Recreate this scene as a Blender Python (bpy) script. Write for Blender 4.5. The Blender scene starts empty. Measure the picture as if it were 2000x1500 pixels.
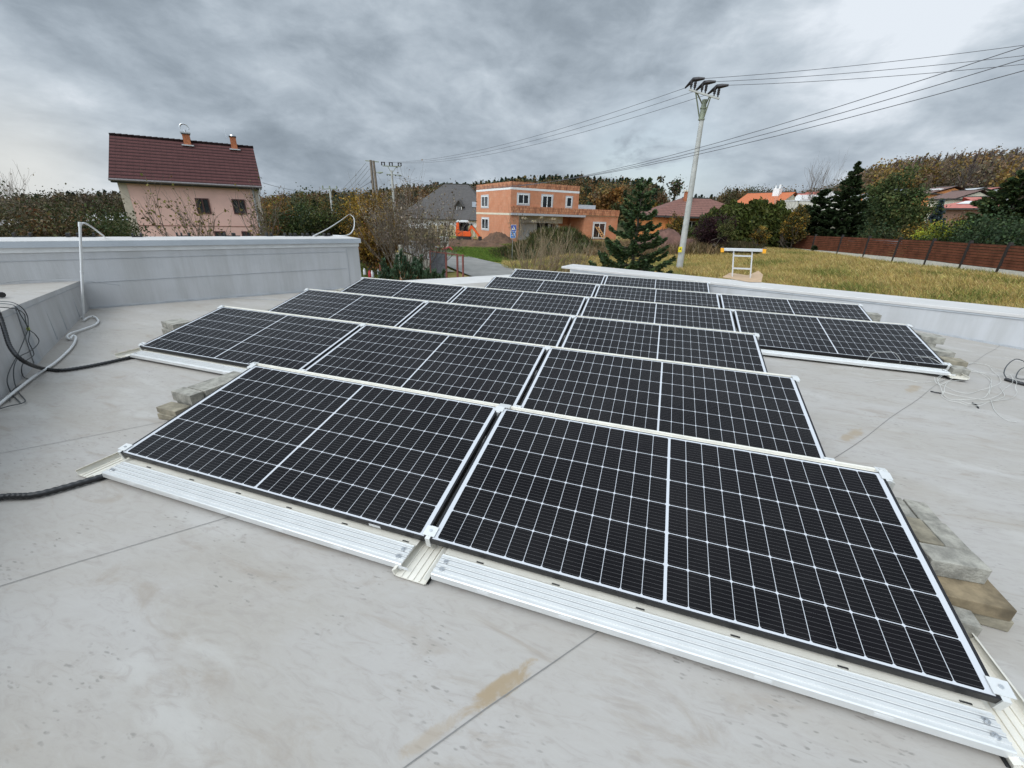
import bpy, math, random
import numpy as np
from mathutils import Vector, Matrix

scene = bpy.context.scene
COL = scene.collection
R = math.radians

# ------------------------------------------------------------------ camera
F_PX, CAM = 807.717, Vector((2.94047, -1.34711, 1.53104))      # focal length for a 2000 px wide picture
YAW, PITCH, ROLL = -0.307570, -0.388056, 0.032980


def cam_axes():
    cy, sy, cp, sp = math.cos(YAW), math.sin(YAW), math.cos(PITCH), math.sin(PITCH)
    f = Vector((sy * cp, cy * cp, sp))
    r = Vector((cy, -sy, 0))
    u = r.cross(f)
    c, s = math.cos(ROLL), math.sin(ROLL)
    return r * c + u * s, u * c - r * s, f


RT, UP, FW = cam_axes()
cd = bpy.data.cameras.new('camera')
cam = bpy.data.objects.new('camera', cd)
COL.objects.link(cam)
cd.sensor_width = 36.0
cd.lens = F_PX * 36.0 / 2000.0
cd.clip_start, cd.clip_end = 0.05, 5000.0
cam.matrix_world = Matrix(((RT.x, UP.x, -FW.x, CAM.x), (RT.y, UP.y, -FW.y, CAM.y), (RT.z, UP.z, -FW.z, CAM.z), (0, 0, 0, 1)))
scene.camera = cam


def ray(px, py):
    return RT * ((px - 1000) / F_PX) - UP * ((py - 750) / F_PX) + FW


def at(px, py, D):                      # survey: the point D metres away (on the level) along a sight line
    d = ray(px, py)
    return CAM + d * (D / math.hypot(d.x, d.y))


def on(px, py, z):                      # survey: where a sight line meets the level z
    d = ray(px, py)
    return CAM + d * ((z - CAM.z) / d.z)


# ------------------------------------------------------------------ world, sun, exposure
SUN_EL, SUN_AZ = R(50), R(205)           # azimuth measured from +Y towards +X
world = bpy.data.worlds.new('World')
scene.world = world
world.use_nodes = True
wn, wl = world.node_tree.nodes, world.node_tree.links
wn.clear()


class NT:
    """small helper around a node tree"""
    def __init__(s, tree):
        s.t, s.n, s.l = tree, tree.nodes, tree.links

    def node(s, kind, **kw):
        nd = s.n.new(kind)
        for k, v in kw.items():
            setattr(nd, k, v)
        return nd

    def put(s, sock, v):
        if isinstance(v, bpy.types.NodeSocket):
            s.l.new(v, sock)
        elif v is not None:
            sock.default_value = v

    def m(s, op, a, b=None, c=None, clamp=False):
        nd = s.node('ShaderNodeMath', operation=op, use_clamp=clamp)
        for i, v in enumerate((a, b, c)):
            s.put(nd.inputs[i], v)
        return nd.outputs[0]

    def vm(s, op, a, b=None):
        nd = s.node('ShaderNodeVectorMath', operation=op)
        s.put(nd.inputs[0], a)
        if b is not None:
            s.put(nd.inputs[1], b)
        return nd.outputs['Value'] if op in ('DOT_PRODUCT', 'LENGTH', 'DISTANCE') else nd.outputs[0]

    def mix(s, f, a, b, blend='MIX'):
        nd = s.node('ShaderNodeMix', data_type='RGBA', blend_type=blend)
        s.put(nd.inputs[0], f)
        for i, v in ((6, a), (7, b)):
            if isinstance(v, tuple) and len(v) == 3:
                v = v + (1.0,)
            s.put(nd.inputs[i], v)
        return nd.outputs[2]

    def noise(s, vec, scale, detail=4.0, rough=0.55, dist=0.0, out=0):
        nd = s.node('ShaderNodeTexNoise')
        s.put(nd.inputs['Vector'], vec)
        nd.inputs['Scale'].default_value = scale
        nd.inputs['Detail'].default_value = detail
        nd.inputs['Roughness'].default_value = rough
        nd.inputs['Distortion'].default_value = dist
        return nd.outputs[out]

    def ramp(s, f, stops, interp='LINEAR'):
        nd = s.node('ShaderNodeValToRGB')
        nd.color_ramp.interpolation = interp
        e = nd.color_ramp.elements
        while len(e) < len(stops):
            e.new(0.5)
        for el, (p, c) in zip(e, stops):
            el.position = p
            el.color = (c, c, c, 1) if isinstance(c, (int, float)) else tuple(c) + (1,)
        s.put(nd.inputs[0], f)
        return nd.outputs[0]

    def sep(s, v):
        nd = s.node('ShaderNodeSeparateXYZ')
        s.put(nd.inputs[0], v)
        return nd.outputs

    def comb(s, x, y, z=0.0):
        nd = s.node('ShaderNodeCombineXYZ')
        for i, v in enumerate((x, y, z)):
            s.put(nd.inputs[i], v)
        return nd.outputs[0]

    def smooth(s, v, a, b):
        nd = s.node('ShaderNodeMapRange', interpolation_type='SMOOTHSTEP')
        s.put(nd.inputs[0], v)
        nd.inputs[1].default_value, nd.inputs[2].default_value = a, b
        return nd.outputs[0]


W = NT(world.node_tree)
sky = W.node('ShaderNodeTexSky', sky_type='NISHITA', sun_disc=False, sun_elevation=SUN_EL, sun_rotation=SUN_AZ,
             air_density=1.0, dust_density=1.5, ozone_density=1.5)
dirv = W.node('ShaderNodeTexCoord').outputs['Generated']
dx, dy, dz = W.sep(dirv)
hh = W.m('ADD', W.m('MAXIMUM', dz, 0.0), 0.30)
pv = W.comb(W.m('DIVIDE', dx, hh), W.m('DIVIDE', dy, hh), 0.0)
rot = W.node('ShaderNodeMapping')
W.put(rot.inputs[0], pv)
rot.inputs['Rotation'].default_value = (0, 0, R(25))
rot.inputs['Scale'].default_value = (1.0, 0.72, 1.0)
rot.inputs['Location'].default_value = (3.1, 0.7, 0)
n1 = W.noise(rot.outputs[0], 1.15, 7, 0.55, 0.25)
lump = W.comb(dx, dy, W.m('MULTIPLY', dz, 2.1))
n2 = W.noise(lump, 5.2, 7, 0.56, 0.35)
n3 = W.noise(lump, 14.0, 6, 0.6, 0.4)
dens = W.m('ADD', W.m('ADD', W.m('MULTIPLY', n1, 0.85), W.m('MULTIPLY', n2, 0.54)), W.m('SUBTRACT', W.m('MULTIPLY', n3, 0.22), 0.305))


def glow(px, py, width):
    d = ray(px, py).normalized()
    dp = W.vm('DOT_PRODUCT', dirv, tuple(d))
    return W.m('POWER', W.m('MAXIMUM', dp, 0.0), 1.0 / (width * width))


dens = W.m('ADD', dens, W.m('MULTIPLY', glow(1840, 50, 0.105), 0.26))
dens = W.m('ADD', dens, W.m('MULTIPLY', glow(1500, 120, 0.25), 0.04))
dens = W.m('ADD', dens, W.m('MULTIPLY', glow(40, 330, 0.10), 0.16))
dens = W.m('ADD', dens, W.m('MULTIPLY', glow(980, 320, 0.16), 0.07))
dens = W.m('ADD', dens, W.m('MULTIPLY', glow(930, 150, 0.15), -0.06))
dens = W.m('ADD', dens, W.m('MULTIPLY', glow(650, 180, 0.22), -0.03))
dens = W.m('ADD', dens, W.m('MULTIPLY', glow(1380, 30, 0.16), -0.05))
cl = W.ramp(dens, [(0.26, (0.225, 0.270, 0.320)), (0.40, (0.315, 0.372, 0.432)), (0.50, (0.415, 0.480, 0.548)), (0.60, (0.53, 0.60, 0.67)), (0.76, (0.79, 0.85, 0.92))])
warm = glow(40, 350, 0.07)
cl = W.mix(W.m('MULTIPLY', warm, 0.75, clamp=True), cl, (0.80, 0.80, 0.76))
zen = W.m('ADD', 1.0, W.m('MULTIPLY', W.smooth(dz, 0.40, 0.95), 0.9))       # overcast: brighter overhead
back = W.vm('DOT_PRODUCT', dirv, (math.sin(SUN_AZ) * 0.8, math.cos(SUN_AZ) * 0.8, 0.6))
zen = W.m('ADD', zen, W.m('MULTIPLY', W.smooth(back, 0.25, 1.0), 2.9))      # and towards the hidden sun
cl = W.mix(1.0, cl, W.comb(zen, zen, zen), 'MULTIPLY')
cl = W.mix(1.0, cl, (10.0, 10.0, 10.0), 'MULTIPLY')
gap = W.m('MULTIPLY', W.m('ADD', glow(1290, 335, 0.085), W.m('MULTIPLY', glow(1200, 342, 0.06), 0.6)), W.smooth(n2, 0.32, 0.52), clamp=True)
bg = W.node('ShaderNodeBackground')
W.put(bg.inputs[0], W.mix(W.m('MULTIPLY', gap, 0.8), cl, W.mix(0.55, sky.outputs[0], (8.6, 9.6, 10.0))))
bg.inputs[1].default_value = 0.1
W.put(W.node('ShaderNodeOutputWorld').inputs[0], bg.outputs[0])

sl = bpy.data.lights.new('sun', 'SUN')
sl.energy, sl.angle, sl.color = 1.3, R(28), (1.0, 0.97, 0.92)
sun = bpy.data.objects.new('sun', sl)
COL.objects.link(sun)
sdir = Vector((math.sin(SUN_AZ) * math.cos(SUN_EL), math.cos(SUN_AZ) * math.cos(SUN_EL), math.sin(SUN_EL)))
sun.rotation_euler = sdir.to_track_quat('Z', 'Y').to_euler()
sun.location = (0, 0, 60)
scene.view_settings.view_transform = 'Standard'
scene.view_settings.look = 'None'
scene.view_settings.exposure = 0.0
scene.view_settings.gamma = 1.0

# ------------------------------------------------------------------ materials
MATS = {}


def new_mat(name):
    m = bpy.data.materials.new(name)
    m.use_nodes = True
    m.node_tree.nodes.clear()
    t = NT(m.node_tree)
    b = t.node('ShaderNodeBsdfPrincipled')
    o = t.node('ShaderNodeOutputMaterial')
    t.l.new(b.outputs[0], o.inputs[0])
    MATS[name] = m
    return m, t, b


def simple(name, col, rough=0.6, metal=0.0, var=0.12, scale=6.0, bump=0.0, spec=0.5):
    m, t, b = new_mat(name)
    tc = t.node('ShaderNodeTexCoord').outputs['Object']
    n = t.noise(tc, scale, 5, 0.6)
    lo = tuple(c * (1 - var) for c in col)
    hi = tuple(min(1, c * (1 + var)) for c in col)
    t.put(b.inputs['Base Color'], t.mix(t.smooth(n, 0.3, 0.7), lo, hi))
    b.inputs['Roughness'].default_value = rough
    b.inputs['Metallic'].default_value = metal
    b.inputs['Specular IOR Level'].default_value = spec
    if bump:
        bp = t.node('ShaderNodeBump')
        bp.inputs['Strength'].default_value = bump
        bp.inputs['Distance'].default_value = 0.01
        t.put(bp.inputs['Height'], t.noise(tc, scale * 5, 5, 0.6))
        t.put(b.inputs['Normal'], bp.outputs[0])
    return m


def foliage(name, spec=0.15, trans=0.25):
    m = bpy.data.materials.new(name)
    m.use_nodes = True
    m.node_tree.nodes.clear()
    t = NT(m.node_tree)
    a = t.node('ShaderNodeAttribute', attribute_name='tint').outputs['Color']
    b = t.node('ShaderNodeBsdfPrincipled')
    t.put(b.inputs['Base Color'], a)
    b.inputs['Roughness'].default_value = 0.6
    b.inputs['Specular IOR Level'].default_value = spec
    tr = t.node('ShaderNodeBsdfTranslucent')
    t.put(tr.inputs[0], a)
    mx = t.node('ShaderNodeMixShader')
    mx.inputs[0].default_value = trans
    t.l.new(b.outputs[0], mx.inputs[1])
    t.l.new(tr.outputs[0], mx.inputs[2])
    t.l.new(mx.outputs[0], t.node('ShaderNodeOutputMaterial').inputs[0])
    MATS[name] = m
    return m


M_LEAF = foliage('leaves')
M_BARK = simple('bark', (0.085, 0.066, 0.05), 0.9, var=0.35, scale=8)
M_TWIG = simple('twig_bark', (0.14, 0.11, 0.085), 0.9, var=0.3, scale=3)

# roof membrane: grey single-ply sheet with scuffs, footprints and rusty silt beside the seams
m, t, b = new_mat('roof_membrane')
tc = t.node('ShaderNodeTexCoord').outputs['Object']
mp = t.node('ShaderNodeMapping')
t.put(mp.inputs[0], tc)
mp.inputs['Rotation'].default_value = (0, 0, R(-53))
mp.inputs['Scale'].default_value = (0.55, 1.6, 1)
big = t.noise(mp.outputs[0], 1.1, 6, 0.6, 0.6)
mid = t.noise(mp.outputs[0], 4.2, 7, 0.65, 0.8)
base = t.mix(t.smooth(big, 0.32, 0.68), (0.376, 0.353, 0.328), (0.338, 0.310, 0.274))
base = t.mix(t.m('MULTIPLY', t.smooth(mid, 0.52, 0.72), 0.75), base, (0.285, 0.245, 0.203))
base = t.mix(t.m('MULTIPLY', t.smooth(t.noise(mp.outputs[0], 2.4, 4, 0.5, 0.4), 0.58, 0.70), 0.40), base, (0.455, 0.438, 0.412))
# small dark scuffs and shoe marks, in clusters
mp2 = t.node('ShaderNodeMapping')
t.put(mp2.inputs[0], tc)
mp2.inputs['Rotation'].default_value = (0, 0, R(-42))
mp2.inputs['Scale'].default_value = (13, 46, 1)
vor = t.node('ShaderNodeTexVoronoi')
t.put(vor.inputs['Vector'], t.vm('ADD', mp2.outputs[0], t.noise(tc, 14, 3, 0.6, out=1)))
vor.inputs['Scale'].default_value = 1.35
spots = t.m('SUBTRACT', 1.0, t.smooth(vor.outputs['Distance'], 0.16, 0.34))
clus = t.smooth(t.noise(tc, 2.1, 4, 0.62, 0.9), 0.50, 0.62)
marks = t.m('MULTIPLY', t.m('MULTIPLY', spots, clus), t.smooth(t.noise(tc, 19, 3, 0.6), 0.42, 0.58))
base = t.mix(t.m('MULTIPLY', marks, 0.50), base, (0.10, 0.092, 0.08))
fine = t.noise(mp.outputs[0], 15.0, 6, 0.7, 1.2)
base = t.mix(t.m('MULTIPLY', t.smooth(fine, 0.48, 0.70), 0.48), base, (0.28, 0.25, 0.225))
base = t.mix(t.m('MULTIPLY', t.smooth(fine, 0.50, 0.30), 0.18), base, (0.43, 0.415, 0.39))
# long fine scratches
mp3 = t.node('ShaderNodeMapping')
t.put(mp3.inputs[0], tc)
mp3.inputs['Rotation'].default_value = (0, 0, R(-28))
mp3.inputs['Scale'].default_value = (1.6, 26, 1)
scr = t.smooth(t.noise(mp3.outputs[0], 2.0, 5, 0.7, 1.5), 0.64, 0.74)
base = t.mix(t.m('MULTIPLY', scr, 0.42), base, (0.22, 0.205, 0.18))
# silt stains: (centre, half length along the seam, half width, strength)
ox, oy, oz = t.sep(tc)
for (sx, sy, hl, hw, st) in ((2.655, -0.455, 0.165, 0.034, 0.85), (2.50, -0.655, 0.13, 0.026, 0.4), (4.64, 2.25, 0.22, 0.045, 0.6), (5.68, 3.70, 0.22, 0.05, 0.5)):
    ux = t.m('ADD', t.m('MULTIPLY', t.m('SUBTRACT', ox, sx - 2.0), 0.6), t.m('MULTIPLY', t.m('SUBTRACT', oy, sy - 3.0), 0.8))
    vx = t.m('SUBTRACT', t.m('MULTIPLY', t.m('SUBTRACT', ox, sx - 2.0), 0.8), t.m('MULTIPLY', t.m('SUBTRACT', oy, sy - 3.0), 0.6))
    q = t.m('ADD', t.m('POWER', t.m('ABSOLUTE', t.m('DIVIDE', ux, hl)), 2.0), t.m('POWER', t.m('ABSOLUTE', t.m('DIVIDE', vx, hw)), 2.0))
    wob = t.m('ADD', q, t.m('MULTIPLY', t.m('SUBTRACT', t.noise(tc, 12, 5, 0.7, 0.8), 0.5), 3.2))
    k = t.m('MULTIPLY', t.m('SUBTRACT', 1.0, t.smooth(wob, 0.1, 1.25)), st)
    base = t.mix(t.m('MULTIPLY', k, t.m('SUBTRACT', 1.0, t.smooth(q, 1.2, 2.6))), base, (0.29, 0.215, 0.125))
t.put(b.inputs['Base Color'], base)
t.put(b.inputs['Roughness'], t.m('ADD', 0.42, t.m('MULTIPLY', big, 0.25)))
b.inputs['Specular IOR Level'].default_value = 0.35
bp = t.node('ShaderNodeBump')
bp.inputs['Strength'].default_value = 0.25
bp.inputs['Distance'].default_value = 0.02
t.put(bp.inputs['Height'], t.m('ADD', big, t.m('MULTIPLY', mid, 0.2)))
t.put(b.inputs['Normal'], bp.outputs[0])
M_ROOF = m

# wall membrane with rain streaks and vertical folds
m, t, b = new_mat('wall_membrane')
tc = t.node('ShaderNodeTexCoord').outputs['Object']
mp = t.node('ShaderNodeMapping')
t.put(mp.inputs[0], tc)
mp.inputs['Scale'].default_value = (3.2, 3.2, 0.35)
st = t.noise(mp.outputs[0], 1.4, 5, 0.6)
c = t.mix(t.smooth(st, 0.36, 0.68), (0.465, 0.465, 0.470), (0.405, 0.402, 0.398))
c = t.mix(t.m('MULTIPLY', t.smooth(t.noise(tc, 2.2, 5, 0.6), 0.5, 0.75), 0.25), c, (0.34, 0.35, 0.35))
t.put(b.inputs['Base Color'], c)
b.inputs['Roughness'].default_value = 0.5
b.inputs['Specular IOR Level'].default_value = 0.3
bp = t.node('ShaderNodeBump')
bp.inputs['Strength'].default_value = 0.3
bp.inputs['Distance'].default_value = 0.03
t.put(bp.inputs['Height'], st)
t.put(b.inputs['Normal'], bp.outputs[0])
M_WALLMEM = m
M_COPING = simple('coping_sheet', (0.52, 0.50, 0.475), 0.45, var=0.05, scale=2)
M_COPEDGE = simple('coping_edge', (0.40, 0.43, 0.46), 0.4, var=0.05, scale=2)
M_SEAM = simple('seam_edge', (0.18, 0.175, 0.165), 0.7)
M_WSEAM = simple('wall_seam', (0.36, 0.375, 0.39), 0.6)
M_ALU = simple('aluminium', (0.63, 0.63, 0.615), 0.38, metal=0.3, var=0.03, scale=9)
M_ALUC = simple('aluminium_cream', (0.70, 0.665, 0.585), 0.42, metal=0.08, var=0.05, scale=9)
M_ALUD = simple('aluminium_dull', (0.50, 0.49, 0.45), 0.5, metal=0.25, var=0.08, scale=9)
M_GSHADE = simple('groove_shade', (0.26, 0.26, 0.26), 0.5)  # darker grey for the shadow lines painted between the tray ridges
M_STEEL = simple('zinc_bolt', (0.55, 0.56, 0.57), 0.3, metal=0.9)
M_BLACK = simple('black_plastic', (0.012, 0.012, 0.013), 0.45, var=0.3)
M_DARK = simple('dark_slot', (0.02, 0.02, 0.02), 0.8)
M_FRAME = simple('black_frame', (0.012, 0.0115, 0.013), 0.4, var=0.1, spec=0.3)
M_WHITEP = simple('white_pvc', (0.62, 0.62, 0.61), 0.4, var=0.06)
M_WHITEW = simple('white_wire', (0.56, 0.55, 0.51), 0.5, var=0.08)
M_GREYC = simple('grey_cable', (0.045, 0.05, 0.052), 0.5, var=0.15)
M_BRICKG = simple('concrete_paver', (0.275, 0.260, 0.222), 0.9, var=0.34, scale=14, bump=0.8)
M_BRICKM = simple('mossy_paver', (0.225, 0.198, 0.145), 0.9, var=0.38, scale=9, bump=0.5)
M_BRICKR = simple('rusty_paver', (0.185, 0.142, 0.085), 0.9, var=0.5, scale=7, bump=0.5)
M_CARD = simple('cardboard', (0.42, 0.29, 0.18), 0.85, var=0.1, scale=8)
M_ORANGE = simple('orange_plastic', (0.80, 0.36, 0.02), 0.45, var=0.06)
M_YELLOW = simple('yellow_plate', (0.80, 0.66, 0.03), 0.5)
M_CONC = simple('pole_concrete', (0.40, 0.40, 0.375), 0.85, var=0.14, scale=3)
M_OLIVE = simple('olive_steel', (0.22, 0.245, 0.175), 0.6, var=0.15)
M_INSUL = simple('insulator_cover', (0.014, 0.010, 0.012), 0.45)
M_WIRE = simple('line_wire', (0.075, 0.075, 0.085), 0.5)
M_WOODP = simple('pole_wood', (0.19, 0.155, 0.12), 0.9, var=0.2, scale=4)
M_WHITE = simple('white_paint', (0.74, 0.74, 0.72), 0.5, var=0.05)
M_GLASS = simple('window_glass', (0.02, 0.024, 0.03), 0.06, var=0.3, scale=1.5, spec=0.8)
M_BROWNF = simple('brown_frame', (0.07, 0.022, 0.018), 0.5)
M_CREAM = simple('cream_band', (0.66, 0.60, 0.46), 0.8)
M_GREYR = simple('grey_render', (0.42, 0.42, 0.43), 0.85, var=0.08)
M_LIGHTG = simple('grey_surround', (0.50, 0.50, 0.50), 0.8)
M_PINK = simple('pink_render', (0.72, 0.445, 0.375), 0.9, var=0.05, scale=1.2)
M_BEIGE = simple('beige_quoin', (0.50, 0.42, 0.335), 0.9, var=0.08)
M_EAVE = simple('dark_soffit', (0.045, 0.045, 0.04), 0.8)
M_RED = simple('red_rail_paint', (0.16, 0.045, 0.035), 0.6, var=0.2)
M_EXC = simple('orange_machine', (0.80, 0.11, 0.015), 0.4, var=0.08)
M_RUBBER = simple('rubber', (0.02, 0.02, 0.02), 0.8)
M_SIGNB = simple('sign_blue', (0.02, 0.07, 0.36), 0.35)
M_SIGNL = simple('sign_light_blue', (0.015, 0.17, 0.50), 0.35)
M_MESH = simple('dark_mesh', (0.07, 0.075, 0.09), 0.8)
M_GREEN = simple('green_tarp', (0.012, 0.055, 0.045), 0.7, var=0.2)
M_FPOST = simple('fence_post_black', (0.02, 0.016, 0.015), 0.6)
M_CONCL = simple('pale_concrete', (0.48, 0.46, 0.40), 0.9, var=0.12)
M_SALMON = simple('salmon_roof', (0.40, 0.125, 0.095), 0.6, var=0.1, scale=2)
M_ORANGER = simple('orange_tiles', (0.42, 0.115, 0.038), 0.7, var=0.12, scale=5)
M_BROWNR = simple('brown_tiles', (0.135, 0.075, 0.06), 0.7, var=0.15, scale=4)
M_GREYROOF = simple('grey_sheet', (0.20, 0.215, 0.235), 0.6, var=0.1)
M_OCHRE = simple('ochre_render', (0.56, 0.22, 0.07), 0.9, var=0.06)
M_CHIMB = simple('chimney_brick', (0.36, 0.12, 0.05), 0.85, var=0.25, scale=9)
M_DIRT = simple('dark_soil', (0.105, 0.058, 0.034), 0.95, var=0.35, scale=2.5, bump=0.8)
M_REDSOIL = simple('reddish_soil', (0.12, 0.060, 0.045), 0.95, var=0.25, scale=1.6, bump=0.6)


def striped(name, dark, light, per_m, axis=2, duty=0.3, rough=0.7, var=0.12, cross=0.0):
    """courses (tiles, boards) drawn along one object axis"""
    m, t, b = new_mat(name)
    tc = t.node('ShaderNodeUVMap', uv_map='UVMap').outputs[0]
    x, y, z = t.sep(tc)
    f = t.m('FRACT', t.m('MULTIPLY', y, per_m))
    k = t.smooth(f, 0.0, duty)
    n = t.noise(tc, 2.2, 5, 0.65)
    lt = t.mix(t.smooth(n, 0.3, 0.7), tuple(c * (1 - var) for c in light), tuple(c * (1 + var) for c in light))
    if cross:
        g = t.m('FRACT', t.m('MULTIPLY', x, cross))
        lt = t.mix(t.m('MULTIPLY', t.m('SUBTRACT', 1.0, t.smooth(g, 0.0, 0.35)), 0.16), lt, dark)
    t.put(b.inputs['Base Color'], t.mix(k, dark, lt))
    b.inputs['Roughness'].default_value = rough
    b.inputs['Specular IOR Level'].default_value = 0.2
    bp = t.node('ShaderNodeBump')
    bp.inputs['Strength'].default_value = 0.6
    bp.inputs['Distance'].default_value = 0.03
    t.put(bp.inputs['Height'], f)
    t.put(b.inputs['Normal'], bp.outputs[0])
    return m


M_TILE = striped('maroon_tiles', (0.012, 0.005, 0.005), (0.086, 0.034, 0.032), 2.75, duty=0.62, cross=3.3, rough=0.9)
M_SHING = striped('grey_shingles', (0.055, 0.051, 0.049), (0.095, 0.088, 0.084), 4.0, duty=0.3, rough=0.9)
M_BTILE = striped('brown_pantiles', (0.05, 0.024, 0.020), (0.185, 0.088, 0.068), 2.2, duty=0.35, cross=2.6)
M_BOARD = striped('fence_boards', (0.016, 0.008, 0.006), (0.140, 0.050, 0.028), 7.2, duty=0.28, var=0.3)

# perforated clay blocks of the unfinished house
m, t, b = new_mat('clay_blocks')
uv = t.node('ShaderNodeUVMap', uv_map='UVMap').outputs[0]
br = t.node('ShaderNodeTexBrick')
t.put(br.inputs['Vector'], uv)
br.inputs['Color1'].default_value = (0.56, 0.235, 0.125, 1)
br.inputs['Color2'].default_value = (0.50, 0.20, 0.10, 1)
br.inputs['Mortar'].default_value = (0.42, 0.20, 0.12, 1)
br.inputs['Scale'].default_value = 1.0
br.inputs['Brick Width'].default_value = 0.30
br.inputs['Row Height'].default_value = 0.25
br.inputs['Mortar Size'].default_value = 0.008
n = t.noise(uv, 0.9, 6, 0.65)
cc = t.mix(t.m('MULTIPLY', t.smooth(n, 0.42, 0.72), 0.5), br.outputs[0], (0.62, 0.35, 0.22))
mp = t.node('ShaderNodeMapping')
t.put(mp.inputs[0], uv)
mp.inputs['Scale'].default_value = (4.5, 0.7, 1)
damp = t.smooth(t.noise(mp.outputs[0], 1.0, 5, 0.65), 0.52, 0.70)
cc = t.mix(t.m('MULTIPLY', damp, 0.30), cc, (0.28, 0.11, 0.06))
t.put(b.inputs['Base Color'], cc)
b.inputs['Roughness'].default_value = 0.9
M_CLAY = m
m, t, b = new_mat('clay_blocks_weathered')
uv = t.node('ShaderNodeUVMap', uv_map='UVMap').outputs[0]
br = t.node('ShaderNodeTexBrick')
t.put(br.inputs['Vector'], uv)
br.inputs['Color1'].default_value = (0.58, 0.27, 0.14, 1)
br.inputs['Color2'].default_value = (0.44, 0.17, 0.08, 1)
br.inputs['Mortar'].default_value = (0.20, 0.08, 0.05, 1)
br.inputs['Scale'].default_value = 1.0
br.inputs['Brick Width'].default_value = 0.30
br.inputs['Row Height'].default_value = 0.25
br.inputs['Mortar Size'].default_value = 0.012
mp = t.node('ShaderNodeMapping')
t.put(mp.inputs[0], uv)
mp.inputs['Scale'].default_value = (3.0, 0.8, 1)
damp = t.smooth(t.noise(mp.outputs[0], 1.6, 5, 0.7), 0.46, 0.62)
t.put(b.inputs['Base Color'], t.mix(t.m('MULTIPLY', damp, 0.75), br.outputs[0], (0.16, 0.062, 0.035)))
b.inputs['Roughness'].default_value = 0.9
M_CLAYW = m

# photovoltaic cells under glass (UV in metres)
PL, PW = 2.118, 1.040
m, t, b = new_mat('solar_cells')
uv = t.node('ShaderNodeUVMap', uv_map='UVMap').outputs[0]
u, v, _ = t.sep(uv)
uu = t.m('SUBTRACT', t.m('ABSOLUTE', t.m('SUBTRACT', u, PL / 2)), 0.0055)
pu = (PL / 2 - 0.0055 - 0.034) / 12
fu = t.m('MULTIPLY', t.m('FRACT', t.m('DIVIDE', uu, pu)), pu)
du = t.m('MINIMUM', fu, t.m('SUBTRACT', pu, fu))
vv = t.m('SUBTRACT', v, 0.0145)
pvv = (PW - 0.029) / 6
fr = t.m('FRACT', t.m('DIVIDE', vv, pvv))
fv = t.m('MULTIPLY', fr, pvv)
dv = t.m('MINIMUM', fv, t.m('SUBTRACT', pvv, fv))
cell = t.m('MULTIPLY', t.m('GREATER_THAN', du, 0.00115), t.m('GREATER_THAN', dv, 0.0017))
cell = t.m('MULTIPLY', cell, t.m('GREATER_THAN', t.m('ADD', du, dv), 0.0085))
cell = t.m('MULTIPLY', cell, t.m('MULTIPLY', t.m('GREATER_THAN', uu, 0.0), t.m('LESS_THAN', uu, 12 * pu)))
cell = t.m('MULTIPLY', cell, t.m('MULTIPLY', t.m('GREATER_THAN', vv, 0.0), t.m('LESS_THAN', vv, 6 * pvv)))
bus = t.m('LESS_THAN', t.m('ABSOLUTE', t.m('SUBTRACT', t.m('FRACT', t.m('MULTIPLY', fr, 9.0)), 0.5)), 0.022)
tc = t.node('ShaderNodeTexCoord').outputs['Object']
cn = t.noise(tc, 3.0, 3, 0.5)
ccol = t.mix(cn, (0.0028, 0.0023, 0.0030), (0.0048, 0.0040, 0.0050))
ccol = t.mix(bus, ccol, (0.105, 0.10, 0.10))
dust = t.m('MULTIPLY', t.smooth(t.noise(tc, 5.5, 6, 0.7), 0.45, 0.8), 0.006)
ccol = t.mix(dust, ccol, (0.5, 0.48, 0.44))
t.put(b.inputs['Base Color'], t.mix(cell, (0.49, 0.50, 0.52), ccol))
b.inputs['Roughness'].default_value = 0.09
b.inputs['IOR'].default_value = 1.235
b.inputs['Specular IOR Level'].default_value = 0.5
M_CELLS = m

# ground sheet: colours come from the 'tint' attribute (what grows there), broken up by noise
m, t, b = new_mat('ground')
a = t.node('ShaderNodeAttribute', attribute_name='tint').outputs['Color']
tc = t.node('ShaderNodeTexCoord').outputs['Object']
g = t.m('ADD', t.m('MULTIPLY', t.noise(tc, 0.45, 6, 0.7, 0.5), 0.9), t.m('MULTIPLY', t.noise(tc, 3.5, 5, 0.7), 0.7))
gg = t.m('ADD', 0.35, t.m('MULTIPLY', g, 0.85))
t.put(b.inputs['Base Color'], t.mix(1.0, a, t.comb(gg, gg, gg), 'MULTIPLY'))
b.inputs['Roughness'].default_value = 0.95
b.inputs['Specular IOR Level'].default_value = 0.1
M_GROUND = m
M_ROAD = simple('asphalt', (0.20, 0.195, 0.18), 0.9, var=0.16, scale=0.9)
M_GRAVEL = simple('gravel_verge', (0.25, 0.225, 0.17), 0.95, var=0.3, scale=2)

# ------------------------------------------------------------------ mesh building


def set_props(o, label=None, cat=None, group=None, kind=None):
    for k, v in (('label', label), ('category', cat), ('group', group), ('kind', kind)):
        if v:
            o[k] = v
    return o


ORG = {}


def thing(name, label, cat, loc=(0, 0, 0), group=None):
    o = bpy.data.objects.new(name, None)
    COL.objects.link(o)
    o.location = loc
    o.empty_display_size = 0.2
    ORG[o.name] = Vector(loc)
    return set_props(o, label, cat, group)


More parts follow.
